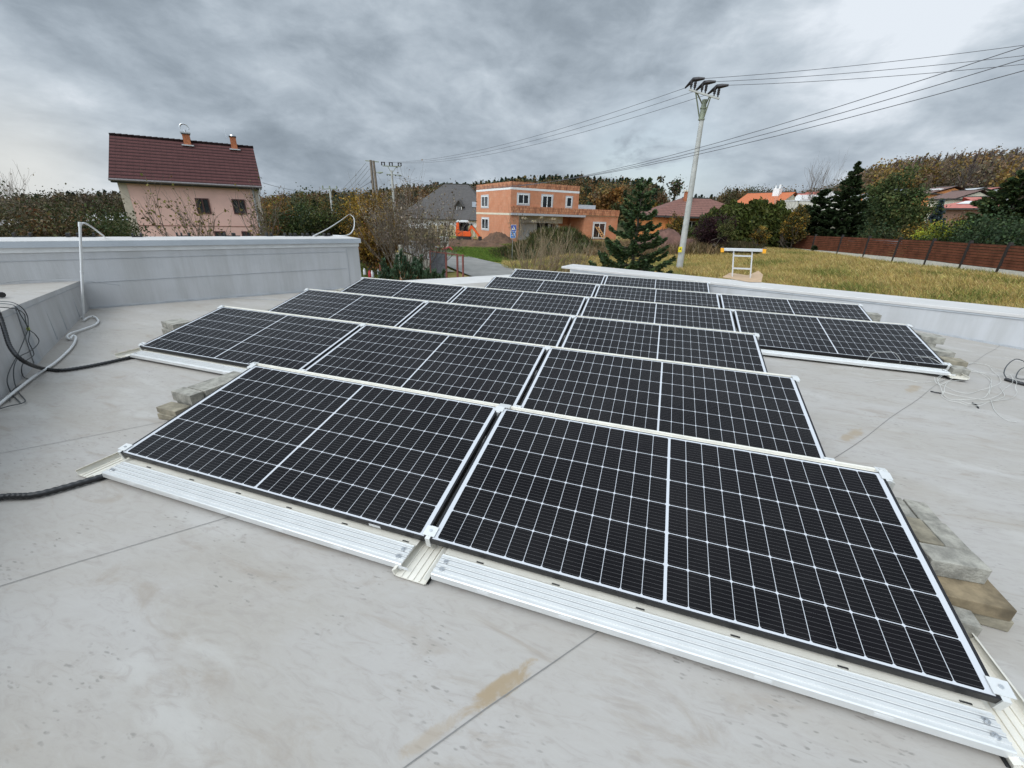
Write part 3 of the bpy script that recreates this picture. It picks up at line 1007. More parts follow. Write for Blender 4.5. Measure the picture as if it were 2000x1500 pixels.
ST, CT = math.sin(TILT), math.cos(TILT)
TOPY, TOPZ = PW * CT, Z0 + PW * ST
for r, (x0, n_) in enumerate(ROWS):
    y0 = r * PITCH_Y
    x1 = x0 + n_ * (PL + GAP) - GAP
    rk = thing('mounting_rack', 'silver aluminium rack of trays and rails carrying the %s of panels' % ROWN[r], 'mounting rack', (x0, y0, 0), 'aluminium racks under the panel rows')
    for i in range(n_):
        a_ = x0 + i * (PL + GAP) + (0.06 if i == 0 else 0.085)
        b_ = x0 + i * (PL + GAP) + PL + (-0.03 if i == n_ - 1 else -0.045)
        mb = MB(M_ALU)
        prof = [(y0 - 0.027, 0.0625)]
        for k in range(4):
            yy = y0 - 0.040 - k * 0.0255
            prof += [(yy + 0.0025, 0.0600 - k * 0.0012), (yy + 0.001, 0.0655 - k * 0.0012), (yy - 0.004, 0.0655 - k * 0.0012), (yy - 0.0055, 0.0600 - k * 0.0012)]
        prof += [(y0 - 0.141, 0.0585), (y0 - 0.145, 0.0545), (y0 - 0.145, 0.026), (y0 - 0.139, 0.026), (y0 - 0.139, 0.050), (y0 - 0.027, 0.050)]
        mb.prism(prof, a_, b_, 0)
        mb.mat(M_ALUC).prism([(y0 + 0.06, 0.048), (y0 - 0.010, 0.048), (y0 - 0.026, 0.056), (y0 - 0.0285, 0.064), (y0 - 0.0285, 0.046), (y0 + 0.06, 0.044)], a_, b_, 0)
        for k in range(4):
            yy = y0 - 0.040 - k * 0.0255 - 0.0105
            zz = 0.0600 - k * 0.0012 - 0.0002
            mb.mat(M_GSHADE).box(a_ + 0.001, b_ - 0.001, yy - 0.0016, yy + 0.0016, zz - 0.002, zz + 0.0004)  # thin strip painted in as the shadow line beside each shallow ridge
        k = a_ + 0.16
        while k < b_ - 0.05:
            mb.mat(M_DARK).box(k, k + 0.034, y0 - 0.009, y0 - 0.003, 0.0485, 0.0508)
            mb.mat(M_WHITEP).box(k + 0.06, k + 0.115, y0 - 0.1462, y0 - 0.1445, 0.034, 0.047)
            k += 0.355
        mb.build('front_tray', rk)
        for xx in (a_ + 0.035, b_ - 0.035):
            for yy in (0.066, 0.112):
                if (xx < a_ + .1 and i == 0 and yy < .1):
                    continue
                mb = MB(M_STEEL)
                mb.tube([(xx, y0 - yy, 0.060), (xx, y0 - yy, 0.0665)], 0.011, 12).tube([(xx, y0 - yy, 0.0665), (xx, y0 - yy, 0.0715)], [0.0075, 0.005], 6)
                mb.build('bolt', rk, smooth=True)
    for i in range(n_ + 1):                        # base rails lying across the row
        cx = x0 + i * (PL + GAP) - GAP / 2 + (0.0 if 0 < i < n_ else (-0.045 if i == 0 else (0.035 if r in (0, 3) else -0.14)))
        mb = MB(M_ALUC)
        w2 = 0.078
        ya, yb = y0 - 0.168, y0 + 1.30
        mb.box(cx - w2, cx + w2, ya, yb, 0.006, 0.010)
        mb.prism([(cx - w2, 0.006), (cx - w2 - 0.012, 0.034), (cx - w2 + 0.004, 0.046), (cx - w2 + 0.008, 0.046), (cx - w2 - 0.007, 0.032), (cx - w2 + 0.006, 0.006)], ya, yb, 1)
        mb.prism([(cx + w2, 0.006), (cx + w2 + 0.012, 0.034), (cx + w2 - 0.004, 0.046), (cx + w2 - 0.008, 0.046), (cx + w2 + 0.007, 0.032), (cx + w2 - 0.006, 0.006)], ya, yb, 1)
        for k in (-0.045, -0.015, 0.015, 0.045):
            mb.box(cx + k - 0.003, cx + k + 0.003, ya + 0.001, yb - 0.001, 0.010, 0.0155)
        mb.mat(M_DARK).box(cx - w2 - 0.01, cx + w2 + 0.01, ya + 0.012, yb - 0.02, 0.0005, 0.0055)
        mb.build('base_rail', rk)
        # brackets: low clamp at the front, high clamp on the post at the back
        gx = x0 + i * (PL + GAP) - GAP / 2 if 0 < i < n_ else (x0 - 0.012 if i == 0 else x1 + 0.012)
        mb = MB(M_ALU).frame((gx, y0, Z0), (1, 0, 0), (0, CT, ST), (0, -ST, CT))
        mb.box(-0.030, 0.030, 0.012, 0.066, 0.001, 0.005).box(-0.012, 0.012, -0.004, 0.07, -0.06, 0.001)
        mb.mat(M_STEEL).tube([(0, 0.04, 0.005), (0, 0.04, 0.010)], 0.007, 8)
        mb.build('front_clamp', rk)
        mb = MB(M_ALU).frame((gx, y0 + TOPY, TOPZ), (1, 0, 0), (0, CT, ST), (0, -ST, CT))
        mb.box(-0.030 if i else -0.016, 0.030 if i < n_ else 0.018, -0.045, 0.006, 0.001, 0.005).box(-0.013, 0.013, -0.055, 0.02, -0.05, 0.001)
        mb.build('rear_clamp', rk)
        mb = MB(M_ALUD)
        mb.bar((cx, y0 + TOPY + 0.012, 0.012), (cx, y0 + TOPY + 0.012, TOPZ - 0.045), 0.045, 0.03)
        mb.build('post', rk)
    mb = MB(M_ALUC)                                 # rail along the top edge
    yb, zb = y0 + TOPY + 0.006, TOPZ - 0.004
    mb.prism([(yb, zb - 0.05), (yb, zb - 0.012), (yb + 0.024, zb - 0.008), (yb + 0.026, zb + 0.004), (yb + 0.038, zb + 0.006), (yb + 0.040, zb - 0.05)], x0 - 0.03, x1 + 0.035, 0)
    mb.build('top_rail', rk)
    mb = MB(M_ALUD)                                 # wind sheet leaning on the back of the row
    mb.prism([(yb + 0.042, zb - 0.02), (yb + 0.045, zb - 0.02), (yb + 0.070, 0.05), (yb + 0.067, 0.05)], x0 + 0.10, x1 - 0.10, 0)
    mb.build('wind_sheet', rk)
    for xx in ([x0 - 0.03] if r < 3 else []) + [x1 + 0.0]:
        mb = MB(M_ALU)
        mb.box(xx - 0.022, xx + 0.028, yb - 0.002, yb + 0.044, zb - 0.016, zb + 0.009).box(xx - 0.008, xx + 0.010, yb + 0.012, yb + 0.030, zb + 0.009, zb + 0.015)
        mb.build('rail_end_bracket', rk)
    if n_ == 2 and r == 0:
        xx = x0 + PL + GAP
        mb = MB(M_ALU)
        mb.box(xx - 0.03, xx + 0.05, yb - 0.003, yb + 0.044, zb - 0.03, zb + 0.010)
        mb.build('rail_joint', rk)

# ------------------------------------------------------------------ ballast pavers
PAVERS = [
    # x, y, z, length along x, depth along y, height, turn, mossy, label
    (-0.38, 0.575, 0.0, 0.21, 0.13, 0.044, 3, 1, 'mossy paver at the bottom of the stack left of the front row'),
    (-0.39, 0.575, 0.045, 0.21, 0.115, 0.045, -1, 1, 'mossy paver second from the bottom left of the front row'),
    (-0.37, 0.70, 0.0, 0.19, 0.10, 0.089, -3, 0, 'grey paver carrying the top paver left of the front row'),
    (-0.385, 0.695, 0.090, 0.225, 0.10, 0.08, -4, 0, 'weathered paver with streaked front on top left of the front row'),
    (-0.36, 0.955, 0.090, 0.205, 0.40, 0.08, -2, 0, 'long pale paver behind the streaked one left of the front row'),
    (-0.35, 0.96, 0.0, 0.19, 0.36, 0.089, 2, 0, 'paver under the long pale one left of the front row'),
    (-2.66, 2.20, 0.0, 0.28, 0.22, 0.069, -4, 0, 'grey paver under another one left of the second row'),
    (-2.68, 2.22, 0.070, 0.30, 0.22, 0.08, -12, 0, 'stained paver lying on top left of the second row'),
    (-2.45, 3.40, 0.0, 0.26, 0.20, 0.07, -6, 0, 'pale paver beside the left end of the third row'),
    (-2.50, 4.95, 0.0, 0.30, 0.20, 0.07, 3, 0, 'lower pale paver beside the left end of the fourth row'),
    (-2.47, 5.12, 0.071, 0.26, 0.18, 0.07, -3, 0, 'upper pale paver beside the left end of the fourth row'),
    (4.325, 0.385, 0.0, 0.13, 0.09, 0.08, -6, 0, 'small pale paver nearest the front beside the right end of the front row'),
    (4.42, 0.545, 0.0, 0.28, 0.19, 0.055, -5, 1, 'thin flat slab under the rusty slab right of the front row'),
    (4.41, 0.53, 0.056, 0.25, 0.19, 0.062, 1, 2, 'rusty brown slab under the thick block right of the front row'),
    (4.385, 0.608, 0.119, 0.215, 0.115, 0.08, 4, 0, 'thick grey block topmost of the stack right of the front row'),
    (4.42, 0.89, 0.061, 0.10, 0.20, 0.06, 2, 1, 'dark smooth paver behind the thick block right of the front row'),
    (4.525, 0.89, 0.061, 0.10, 0.20, 0.06, 1, 0, 'pale paver outermost of the pair right of the front row'),
    (4.47, 0.89, 0.0, 0.20, 0.19, 0.06, 2, 0, 'wide paver under the dark and pale pair right of the front row'),
    (4.425, 1.105, 0.045, 0.10, 0.20, 0.06, -2, 0, 'flat pale paver rearmost against the right end of the front row'),
    (4.535, 1.10, 0.045, 0.10, 0.20, 0.06, -3, 0, 'pale paver rearmost and outermost right of the front row'),
    (4.48, 1.10, 0.0, 0.19, 0.18, 0.044, -2, 0, 'flat slab under the rearmost pair right of the front row'),
    (6.40, 4.44, 0.0, 0.15, 0.16, 0.115, -4, 0, 'low paver nearest the front at the right end of the fourth row'),
    (6.42, 4.62, 0.0, 0.22, 0.17, 0.10, -6, 0, 'paver under the brownish one at the right end of the fourth row'),
    (6.43, 4.64, 0.101, 0.22, 0.18, 0.055, -6, 1, 'brownish paver second from the front at the right end of the fourth row'),
    (6.41, 4.86, 0.0, 0.17, 0.20, 0.12, -4, 0, 'paver under the pale thick one at the right end of the fourth row'),
    (6.42, 4.86, 0.121, 0.20, 0.17, 0.08, -4, 0, 'pale thick paver third from the front at the right end of the fourth row'),
    (6.42, 5.03, 0.0, 0.20, 0.14, 0.18, -4, 0, 'grey paver set on edge behind the pale thick one beside the fourth row'),
    (6.41, 5.21, 0.0, 0.17, 0.17, 0.215, -4, 0, 'dark paver under the tall rear one at the right end of the fourth row'),
    (6.44, 5.21, 0.216, 0.24, 0.19, 0.085, -5, 0, 'topmost rear paver at the right end of the fourth row'),
    (6.42, 6.36, 0.0, 0.26, 0.26, 0.155, -5, 0, 'flat paver at the right end of the fifth row'),
    (6.36, 6.68, 0.0, 0.15, 0.20, 0.16, -5, 0, 'paver under the thick one at the right end of the fifth row'),
    (6.38, 6.68, 0.161, 0.20, 0.20, 0.115, -5, 0, 'thick paver on top at the right end of the fifth row'),
    (4.24, 7.98, 0.05, 0.24, 0.18, 0.08, -6, 1, 'brownish paver at the right end of the rearmost row'),
    (-0.33, 8.12, 0.0, 0.22, 0.18, 0.07, 5, 0, 'pale paver at the left end of the rearmost row'),
]
for k, (x, y, z, lx, ly, h, ang, moss, lab) in enumerate(PAVERS):
    c_, s_ = math.cos(R(ang)), math.sin(R(ang))
    zb_ = z + rz(x) + 0.002
    mb = MB((M_BRICKG, M_BRICKM, M_BRICKR)[moss]).frame((x, y, zb_), (c_, s_, 0))
    ch = 0.06
    mb.box(-lx / 2, lx / 2, -ly / 2, ly / 2, 0, h)
    o = mb.build('paver', None, bevel=0.004)
    set_props(o, lab, 'paver', 'concrete pavers weighing down the panel racks')

# ------------------------------------------------------------------ hoses, cables and pipes on the roof


def hose(name, label, cat, mat, pts, r, n=10, ribs=False, group=None, k=8):
    P = spline(pts, k)
    mb = MB(mat)
    if ribs:
        Q, rr, acc = [], [], 0.0
        for a_, b_ in zip(P, P[1:]):
            L_ = (b_ - a_).length
            m_ = max(2, int(L_ / 0.006))
            for j in range(m_):
                Q.append(a_.lerp(b_, j / m_))
                rr.append(r * (1.0 if (len(Q) // 2) % 2 else 0.88))
        mb.tube(Q, rr, n)
    else:
        mb.tube(P, r, n)
    o = mb.build(name, None, smooth=True)
    return set_props(o, label, cat, group)


def rp(px, py, h=0.0):                 # a point lying h above the roof
    p = on(px, py, h)
    for _ in range(3):
        p = on(px, py, rz(p.x) + h)
    return p


hose('corrugated_hose', 'black corrugated hose running from the lower left picture edge under the front tray', 'hose', M_BLACK,
     [rp(-90, 990, .022), rp(0, 971, .022), rp(65, 967, .022), rp(130, 951, .022), rp(195, 932, .022), rp(250, 915, .022), rp(330, 905, .022)], 0.018, 10, True, 'black hoses on the roof')

def ow(px, py, off=0.03):               # a point hanging in front of the step wall
    d = ray(px, py)
    o_ = WC - cn_ * off
    return CAM + d * (cn_.dot(o_ - CAM) / cn_.dot(d))


hose('corrugated_hose', 'black corrugated hose hanging over the step and curving to the second row', 'hose', M_BLACK,
     [ow(-14, 590, .03), ow(0, 618, .04), ow(9.5, 648, .06), ow(19, 676, .09), ow(35, 697, .14), ow(57, 711, .16), rp(85, 720, .03), rp(120, 723, .02), rp(164, 717, .02), rp(205, 709, .02), rp(246, 700, .02), rp(268, 695, .02), rp(320, 688, .02)], 0.017, 10, True, 'black hoses on the roof')
hose('corrugated_hose', 'short black hose end lying on the higher roof at the left picture edge', 'hose', M_BLACK,
     [on(-40, 570, .58), on(-10, 574, .57), on(5, 576, .565)], 0.03, 10, False, 'black hoses on the roof')

TIE = (55, 642)
CAB = [
    ('thin dark cable in the outermost loop hanging over the grey step', [(-20, 588), (0, 588.5), (25, 591), (44, 602), (53.6, 618), (55, 635), TIE, (47, 663.5), (34.7, 692), (19, 723), (14, 745), (22, 767.5), (33, 780), (39, 786)]),
    ('thin dark cable in the middle of the bundle hanging over the grey step', [(-20, 592), (0, 592.5), (28, 597), (41, 616), (52, 635), TIE, (58, 651), (56, 667), (64.6, 685.5), (64.6, 695), (47, 707.6), (42, 722), (46, 736), (57, 743), (31.5, 756), (20.5, 770.6), (19, 783)]),
    ('thin dark cable looping widest to the right of its yellow-green tie', [(-20, 599), (0, 600), (31.5, 603.6), (47, 613), (50, 625.6), TIE, (68, 652.4), (76, 665), (71, 676), (57, 687), (38, 696.6), (28, 714), (27, 739), (34.7, 764), (49, 781.7), (41, 788), (19, 792.7), (-10, 801)]),
]
CAB = [(lab, [on(px, py, curb_z(3.0) + .01) if py < 597 and px < 26 else ow(px, py, .022 + .006 * k) if py < 762 - px * 0.733 else rp(px, py, .012 + .004 * k) for px, py in pts]) for k, (lab, pts) in enumerate(CAB)]
for lab, pts in CAB:
    hose('cable', lab, 'cable', M_GREYC, pts, 0.0042, 6, group='dark cables hanging over the grey step')
t_ = ow(55, 642, .03)
mb = MB(simple('cable_tie_green', (0.30, 0.36, 0.05), 0.5))
mb.tube([t_ + Vector((0, 0, -0.012)), t_ + Vector((0, 0, 0.012))], 0.013, 8)
set_props(mb.build('cable_tie', None), 'small yellow-green tie holding the dark cables together', 'cable tie')

# upright white pipe in the corner with its flexible tail
pb = on(163, 622, 0.005)
pt = None
for k in range(300):
    z_ = 0.6 + k * 0.004
    q = Vector((pb.x, pb.y, z_))
    dv_ = q - CAM
    py_ = 750 - F_PX * dv_.dot(UP) / dv_.dot(FW)
    if py_ < 437:
        pt = at(156, 437, math.hypot(pb.x - CAM.x, pb.y - CAM.y) * 0.985)
        break
lean = Vector((0, 0, 0))
pipe = thing('vent_pipe', 'upright white plastic pipe with a bent top standing at the step corner', 'pipe', tuple(pb))
mb = MB(M_WHITEP)
mb.tube([pb, pb.lerp(pt, 0.5), pb.lerp(pt, 0.985)], 0.0145, 14).tube([pb.lerp(pt, 0.50), pb.lerp(pt, 0.515)], 0.018, 14).tube([pb, pb + Vector((0, 0, 0.03))], 0.018, 14)
mb.build('pipe', pipe, smooth=True)
e1_ = on(205, 463, HT + 0.02)
mb = MB(M_WHITEP)
mb.tube([pb.lerp(pt, 0.97), pb.lerp(pt, 1.015)], 0.018, 14)
mb.tube(spline([pt + Vector((0, 0, -0.01)), pt.lerp(e1_, 0.22) + Vector((0, 0, 0.05)), pt.lerp(e1_, 0.55) + Vector((0, 0, 0.045)), e1_], 6), [0.012] * 18 + [0.009], 12)
mb.build('bend', pipe, smooth=True)
hose('flexible_conduit', 'white flexible conduit curling at the foot of the upright pipe and along the step', 'conduit', M_WHITEP,
     [rp(163, 626, .025), rp(172, 620, .025), rp(183, 618, .025), rp(192, 626, .025), rp(186, 634, .025), rp(168, 641, .025), rp(150, 647, .03), rp(138, 651, .045),
      rp(131, 657, .03), rp(136, 662, .025), rp(143, 655, .05), rp(148, 660, .03), rp(142, 675, .025), rp(125, 693, .025), rp(105, 710, .025), rp(70, 733, .025), rp(35, 760, .025), rp(0, 788, .025), rp(-50, 826, .025)], 0.0115, 12)
hose('flexible_conduit', 'white conduit arching on top of the tall wall at its right end', 'conduit', M_WHITEP,
     [on(612, 461, HT + .03), on(640, 447, HT + .10), on(665, 431, HT + .20), on(682, 419, HT + .27), on(690, 424, HT + .25), on(692, 438, HT + .16), on(688, 452, HT + .06), on(676, 460, HT + .015), on(650, 460, HT + .01)], 0.0125, 10)
hose('thin_wire', 'thin grey wire slung from the higher roof past the pipe to the second row', 'wire', M_WSEAM,
     [on(-20, 557, .56), on(40, 549, .50), on(100, 547, .47), on(160, 548, .47), on(215, 555, .36), on(290, 563, .22), on(370, 573, .10), rp(450, 581, .02), rp(530, 585, .01), rp(600, 590, .006)], 0.0032, 5)

# loose white wire near the right end of the fourth row
r_ = random.Random(5)
WHITE = []
for k, (cx, cy, a_, b_, t0, t1) in enumerate(((1905, 745, 70, 34, -3.4, 2.6), (1890, 738, 62, 28, -2.6, 3.2), (1915, 757, 74, 30, -3.0, 2.2), (1885, 752, 52, 30, -1.6, 4.2), (1900, 765, 60, 26, -0.4, 4.6))):
    pts = []
    for j in range(15):
        t_ = t0 + (t1 - t0) * j / 14
        f = 1 + 0.08 * math.sin(j * 1.9 + k)
        pts.append(rp(cx + a_ * f * math.cos(t_), cy + b_ * f * math.sin(t_), 0.006 + 0.02 * (1 + math.sin(j * 0.9 + k)) * (j % 3 != 0)))
    WHITE.append((['white wire in the outer coil', 'white wire in the upper coil', 'white wire in the lower coil', 'white wire in the inner coil', 'white wire in the small open coil'][k] + ' near the right end of the fourth row', pts))
WHITE.append(('white wire bowing over the fourth row tray in a tall loop', [rp(1682, 722, .008), on(1690, 710, .04), on(1705, 690, .16), on(1722, 688, .20), on(1745, 688, .19), on(1757, 700, .12), on(1758, 709, .075)]))
WHITE.append(('white wire bowing over the right corner of the fourth row', [on(1792, 712, .08), on(1786, 700, .12), on(1798, 697, .18), on(1820, 700, .18), on(1842, 712, .13), rp(1870, 716, .05), rp(1905, 724, .01), rp(1935, 745, .01), rp(1932, 770, .01)]))
WHITE.append(('white wire trailing farthest forward from the coil', [rp(1935, 780, .006), rp(1942, 800, .006), rp(1955, 814, .006), rp(1970, 822, .006), rp(1985, 824, .006)]))
WHITE.append(('white wire trailing left across the bare roof from the coil', [rp(1845, 742, .01), rp(1800, 747, .006), rp(1770, 742, .006), rp(1730, 742, .006), rp(1690, 747, .006)]))
WHITE.append(('white wire arching towards the black cable at the right edge', [rp(1952, 697, .006), rp(1968, 698, .01), rp(1985, 703, .02), rp(2020, 712, .01)]))
for lab, pts in WHITE:
    hose('white_wire', lab, 'wire', M_WHITEW, pts, 0.0020, 5, group='loose white wires on the roof')
for lab, pts in (('short black wire end beside the white coil on its left', [rp(1818, 764, .008), rp(1826, 766, .012), rp(1838, 768, .008)]),
                 ('short black wire end hooked at the front of the white coil', [rp(1899, 787, .01), rp(1907, 791, .012), rp(1911, 797, .006)])):
    hose('wire_end', lab, 'wire', M_BLACK, pts, 0.006, 6)
hose('cable', 'grey cable loop curving from the black hose at the right edge', 'cable', M_GREYC,
     [rp(1965, 738, .02), rp(1961, 728, .05), rp(1966, 715, .10), rp(1978, 704, .16), rp(1990, 702, .18), rp(2010, 712, .14), rp(2040, 735, .05)], 0.0055, 6)
hose('cable', 'small inner grey cable loop at the right picture edge', 'cable', M_GREYC,
     [rp(2020, 715, .06), rp(1995, 720, .08), rp(1985, 734, .03), rp(1990, 740, .02), rp(2020, 740, .02)], 0.0055, 6)
hose('corrugated_hose', 'short piece of black hose lying at the right picture edge', 'hose', M_BLACK,
     [rp(1963, 740, .02), rp(1980, 745, .02), rp(2000, 750, .02), rp(2060, 762, .02)], 0.020, 10, True, 'black hoses on the roof')

# ------------------------------------------------------------------ ladder and cardboard on the right parapet
lz = on(1451, 548, HP)
lb = at(1451, 545, math.hypot(lz.x - CAM.x, lz.y - CAM.y) + 0.42)
ladder = thing('ladder', 'silver aluminium ladder with an orange-tipped top bar leaning on the parapet', 'ladder', (lb.x, lb.y, -1.2))
la = math.hypot(lb.x - CAM.x, lb.y - CAM.y)
tl, tr_ = at(1411, 487, la - .05), at(1493, 489, la - .05)
ex = (tr_ - tl).normalized()
ez = (Vector((0, 0, 1)) - Vector((lb.x - CAM.x, lb.y - CAM.y, 0)).normalized() * 0.08 - ex * 0.15).normalized()
tc_ = (tl + tr_) / 2
W_ = (tr_ - tl).length
mb = MB(M_ALU).frame(tc_, ex, None, ez)
mb.box(-W_ / 2, W_ / 2, -0.02, 0.02, -0.03, 0.03)
mb.build('stabiliser_bar', ladder, bevel=0.004)
for s_ in (-1, 1):
    mb = MB(M_ORANGE).frame(tc_, ex, None, ez)
    mb.box(s_ * W_ / 2 - 0.035, s_ * W_ / 2 + 0.035, -0.035, 0.035, -0.062, 0.036)
    mb.mat(M_BLACK).box(s_ * W_ / 2 - 0.037, s_ * W_ / 2 + 0.037, -0.037, 0.037, 0.036, 0.046)
    mb.build('orange_end_cap', ladder, bevel=0.006)
for s_ in (-1, 1):
    mb = MB(M_ALU).frame(tc_, ex, None, ez)
    mb.box(s_ * 0.185 - 0.014, s_ * 0.185 + 0.014, 0.021, 0.081, -2.6, -0.02)
    mb.build('stile', ladder)
for k in range(9):
    mb = MB(M_ALU).frame(tc_, ex, None, ez)
    mb.box(-0.171, 0.171, 0.034, 0.068, -0.155 - k * 0.28, -0.125 - k * 0.28)
    mb.build('rung', ladder)
pts = [on(px, py, HP + 0.012) for px, py in ((1411, 541), (1425, 535.5), (1445, 537), (1466, 540), (1480, 534.5), (1489, 541), (1487, 551), (1462, 550.5), (1438, 546))]
hts = [0.0, 0.035, 0.02, 0.015, 0.07, 0.055, 0.0, 0.0, 0.0]
mb = MB(M_CARD)
cen = Vector((0, 0, 0))
top = [p + Vector((0, 0, h)) for p, h in zip(pts, hts)]
for p in top:
    cen += p / len(top)
for i in range(len(top)):
    a_, b_ = top[i], top[(i + 1) % len(top)]
    mb.face([a_, b_, cen], uv=[(0, 0)] * 3)
    mb.face([b_ - Vector((0, 0, .005)), a_ - Vector((0, 0, .005)), cen - Vector((0, 0, .005))], uv=[(0, 0)] * 3)
    mb.face([a_, a_ - Vector((0, 0, .005)), b_ - Vector((0, 0, .005)), b_], uv=[(0, 0)] * 4)
o = mb.build('cardboard_sheet', None)
set_props(o, 'crumpled brown cardboard lying on the parapet in front of the ladder', 'cardboard')

# ------------------------------------------------------------------ power poles and lines
pb_ = gp(1327, 524, 27)
ptop = at(1372, 200, 27)
pole = thing('power_pole', 'tall pale concrete power pole with three black insulators on its crossarm', 'power pole', tuple(pb_))
pfoot = Vector((pb_.x, pb_.y, pb_.z - 0.3))
ptop.x, ptop.y = pb_.x - 0.22, pb_.y + 0.05
mb = MB(M_CONC)
mb.tube([pfoot, ptop], [0.185, 0.105], 12)
mb.build('shaft', pole, smooth=True)
mb = MB(M_OLIVE)
mb.tube([ptop + Vector((0, 0, -0.75)), ptop + Vector((0, 0, 0.12))], [0.135, 0.125], 10)
for z_ in (-0.75, -0.25):
    mb.tube([ptop + Vector((0, 0, z_ - .03)), ptop + Vector((0, 0, z_ + .03))], 0.165, 10)
mb.build('sleeve', pole, smooth=False)
a0, a1 = at(1346, 175, 26.6), at(1405, 193, 26.6)
ad = (a1 - a0).normalized()
mb = MB(M_CONC)
mb.bar(a0, a1, 0.09, 0.075)
mb.build('crossarm', pole)
for f, dz_ in ((0.22, -0.7), (0.72, -0.7), (0.26, -0.05), (0.68, -0.05)):
    mb = MB(M_OLIVE)
    mb.bar(a0.lerp(a1, f) - Vector((0, 0, .02)), ptop + Vector((0.10 if f > .5 else -0.10, 0, dz_)), 0.05, 0.04)
    mb.build('brace', pole)
sp = at(1328.5, 487, 26.72)
mb = MB(M_YELLOW).frame(sp, RT, None, (0, 0, 1))
mb.box(-0.10, 0.10, -0.012, 0.012, -0.16, 0.14)
mb.mat(M_BLACK).prism([(-0.05, -0.02), (0.05, -0.02), (0.0, 0.08)], -0.0135, -0.0122, 1)
mb.build('warning_plate', pole)
P2b = gp(771, 405, 62)
p2 = at(768, 352, 62)
pole2 = thing('power_pole', 'distant concrete power pole with two crossarms above the bare bushes', 'power pole', tuple(P2b))
p2t = at(767, 333, 62)
mb = MB(M_CONC)
mb.tube([P2b, Vector((P2b.x - 0.1, P2b.y, p2t.z))], [0.22, 0.13], 10)
mb.build('shaft', pole2, smooth=True)
b0_, b1_ = at(747, 324, 62), at(783, 325.5, 62)
c0_, c1_ = at(755, 340.5, 62), at(784, 342.5, 62)
mb = MB(M_OLIVE)
mb.bar(b0_, b1_, 0.10)
mb.build('crossarm', pole2)
mb = MB(M_OLIVE)
mb.bar(c0_, c1_, 0.09)
mb.build('crossarm', pole2)
for f in (0.28, 0.76):
    mb = MB(M_OLIVE)
    mb.bar(b0_.lerp(b1_, f), Vector((P2b.x - 0.1, P2b.y, p2t.z - 0.4)), 0.06)
    mb.build('brace', pole2)
TOPS = []
for k, f in enumerate((0.09, 0.45, 0.86)):                       # covered insulators, two posts and a hood each
    q = a0.lerp(a1, f)
    ld = Vector((ad.y, -ad.x, 0)).normalized()
    if ld.dot(RT) < 0:
        ld = -ld
    mb = MB(M_INSUL)
    for s_ in (-0.07, 0.12):
        mb.lathe(q + ad * s_ + Vector((0, 0, 0.03)), [(0.035, 0), (0.035, 0.1), (0.075, 0.12), (0.05, 0.16), (0.075, 0.2), (0.05, 0.24), (0.07, 0.28), (0.05, 0.42)], 8)
    h = q + Vector((0, 0, 0.46))
    away = at(1100, 280, 42) - h
    away.normalize()
    left = h + away * 0.60 - Vector((0, 0, 0.20))
    right = h + (at(2100, 90, 27) - h).normalized() * 0.52 + Vector((0, 0, 0.0))
    mb.tube([left, h.lerp(left, 0.45), h, h.lerp(right, 0.4), right], [0.04, 0.075, 0.10, 0.10, 0.05], 8)
    mb.build('insulator', pole, smooth=True)
    TOPS.append((left, right))
for k, f in enumerate((0.04, 0.46, 0.94)):
    q = b0_.lerp(b1_, f)
    mb = MB(M_INSUL)
    for s_ in (-0.17, 0.17):
        mb.lathe(q + (b1_ - b0_).normalized() * s_ + Vector((0, 0, 0.05)), [(0.05, 0), (0.09, 0.1), (0.06, 0.2), (0.09, 0.3), (0.07, 0.42)], 6)
    mb.bar(q + (b1_ - b0_).normalized() * -0.25 + Vector((0, 0, 0.42)), q + (b1_ - b0_).normalized() * 0.25 + Vector((0, 0, 0.42)), 0.1, 0.08)
    mb.build('insulator', pole2)
for k, f in enumerate((0.04, 0.22, 0.6, 0.85, 0.97)):
    q = c0_.lerp(c1_, f)
    mb = MB(M_INSUL)
    mb.lathe(q + Vector((0, 0, -0.16)), [(0.03, 0), (0.07, 0.05), (0.07, 0.12), (0.04, 0.2)], 6)
    mb.build('insulator', pole2)


def line(label, a_, b_, sag, r=0.011, group='overhead power lines', ext=0.0):
    pts = [a_.lerp(b_, k / 24) - Vector((0, 0, sag * 4 * (k / 24) * (1 - k / 24))) for k in range(25)]
    if ext:
        pts.append(pts[-1] + (pts[-1] - pts[-2]).normalized() * ext)
    mb = MB(M_WIRE)
    mb.tube(pts, r, 5)
    set_props(mb.build('power_line', None), label, 'power line', group)


nm = ['upper', 'middle', 'lower']
for k in range(3):
    q = b0_.lerp(b1_, (0.04, 0.46, 0.94)[k]) + Vector((0, 0, 0.42))
    line('%s of the three thin lines from the near pole to the distant pole' % nm[k], TOPS[k][0], q, 0.9, 0.011)
    e_ = at(2060, (80, 101.5, 119)[k], 30)
    line('%s of the three thin lines rising right from the near pole insulators' % nm[k], TOPS[k][1], e_, 0.12, 0.011, ext=35)
for k, (ya, yb_, f) in enumerate(((86.5, 340.5, 0.22), (112, 341.5, 0.6), (136, 342.5, 0.97))):
    e_ = at(2040, ya - 9, 20)
    line('%s of the three dark lines crossing behind the near pole shaft' % nm[k], c0_.lerp(c1_, f) - Vector((0, 0, .1)), e_, 2.55 - 0.25 * k, 0.012, ext=25)

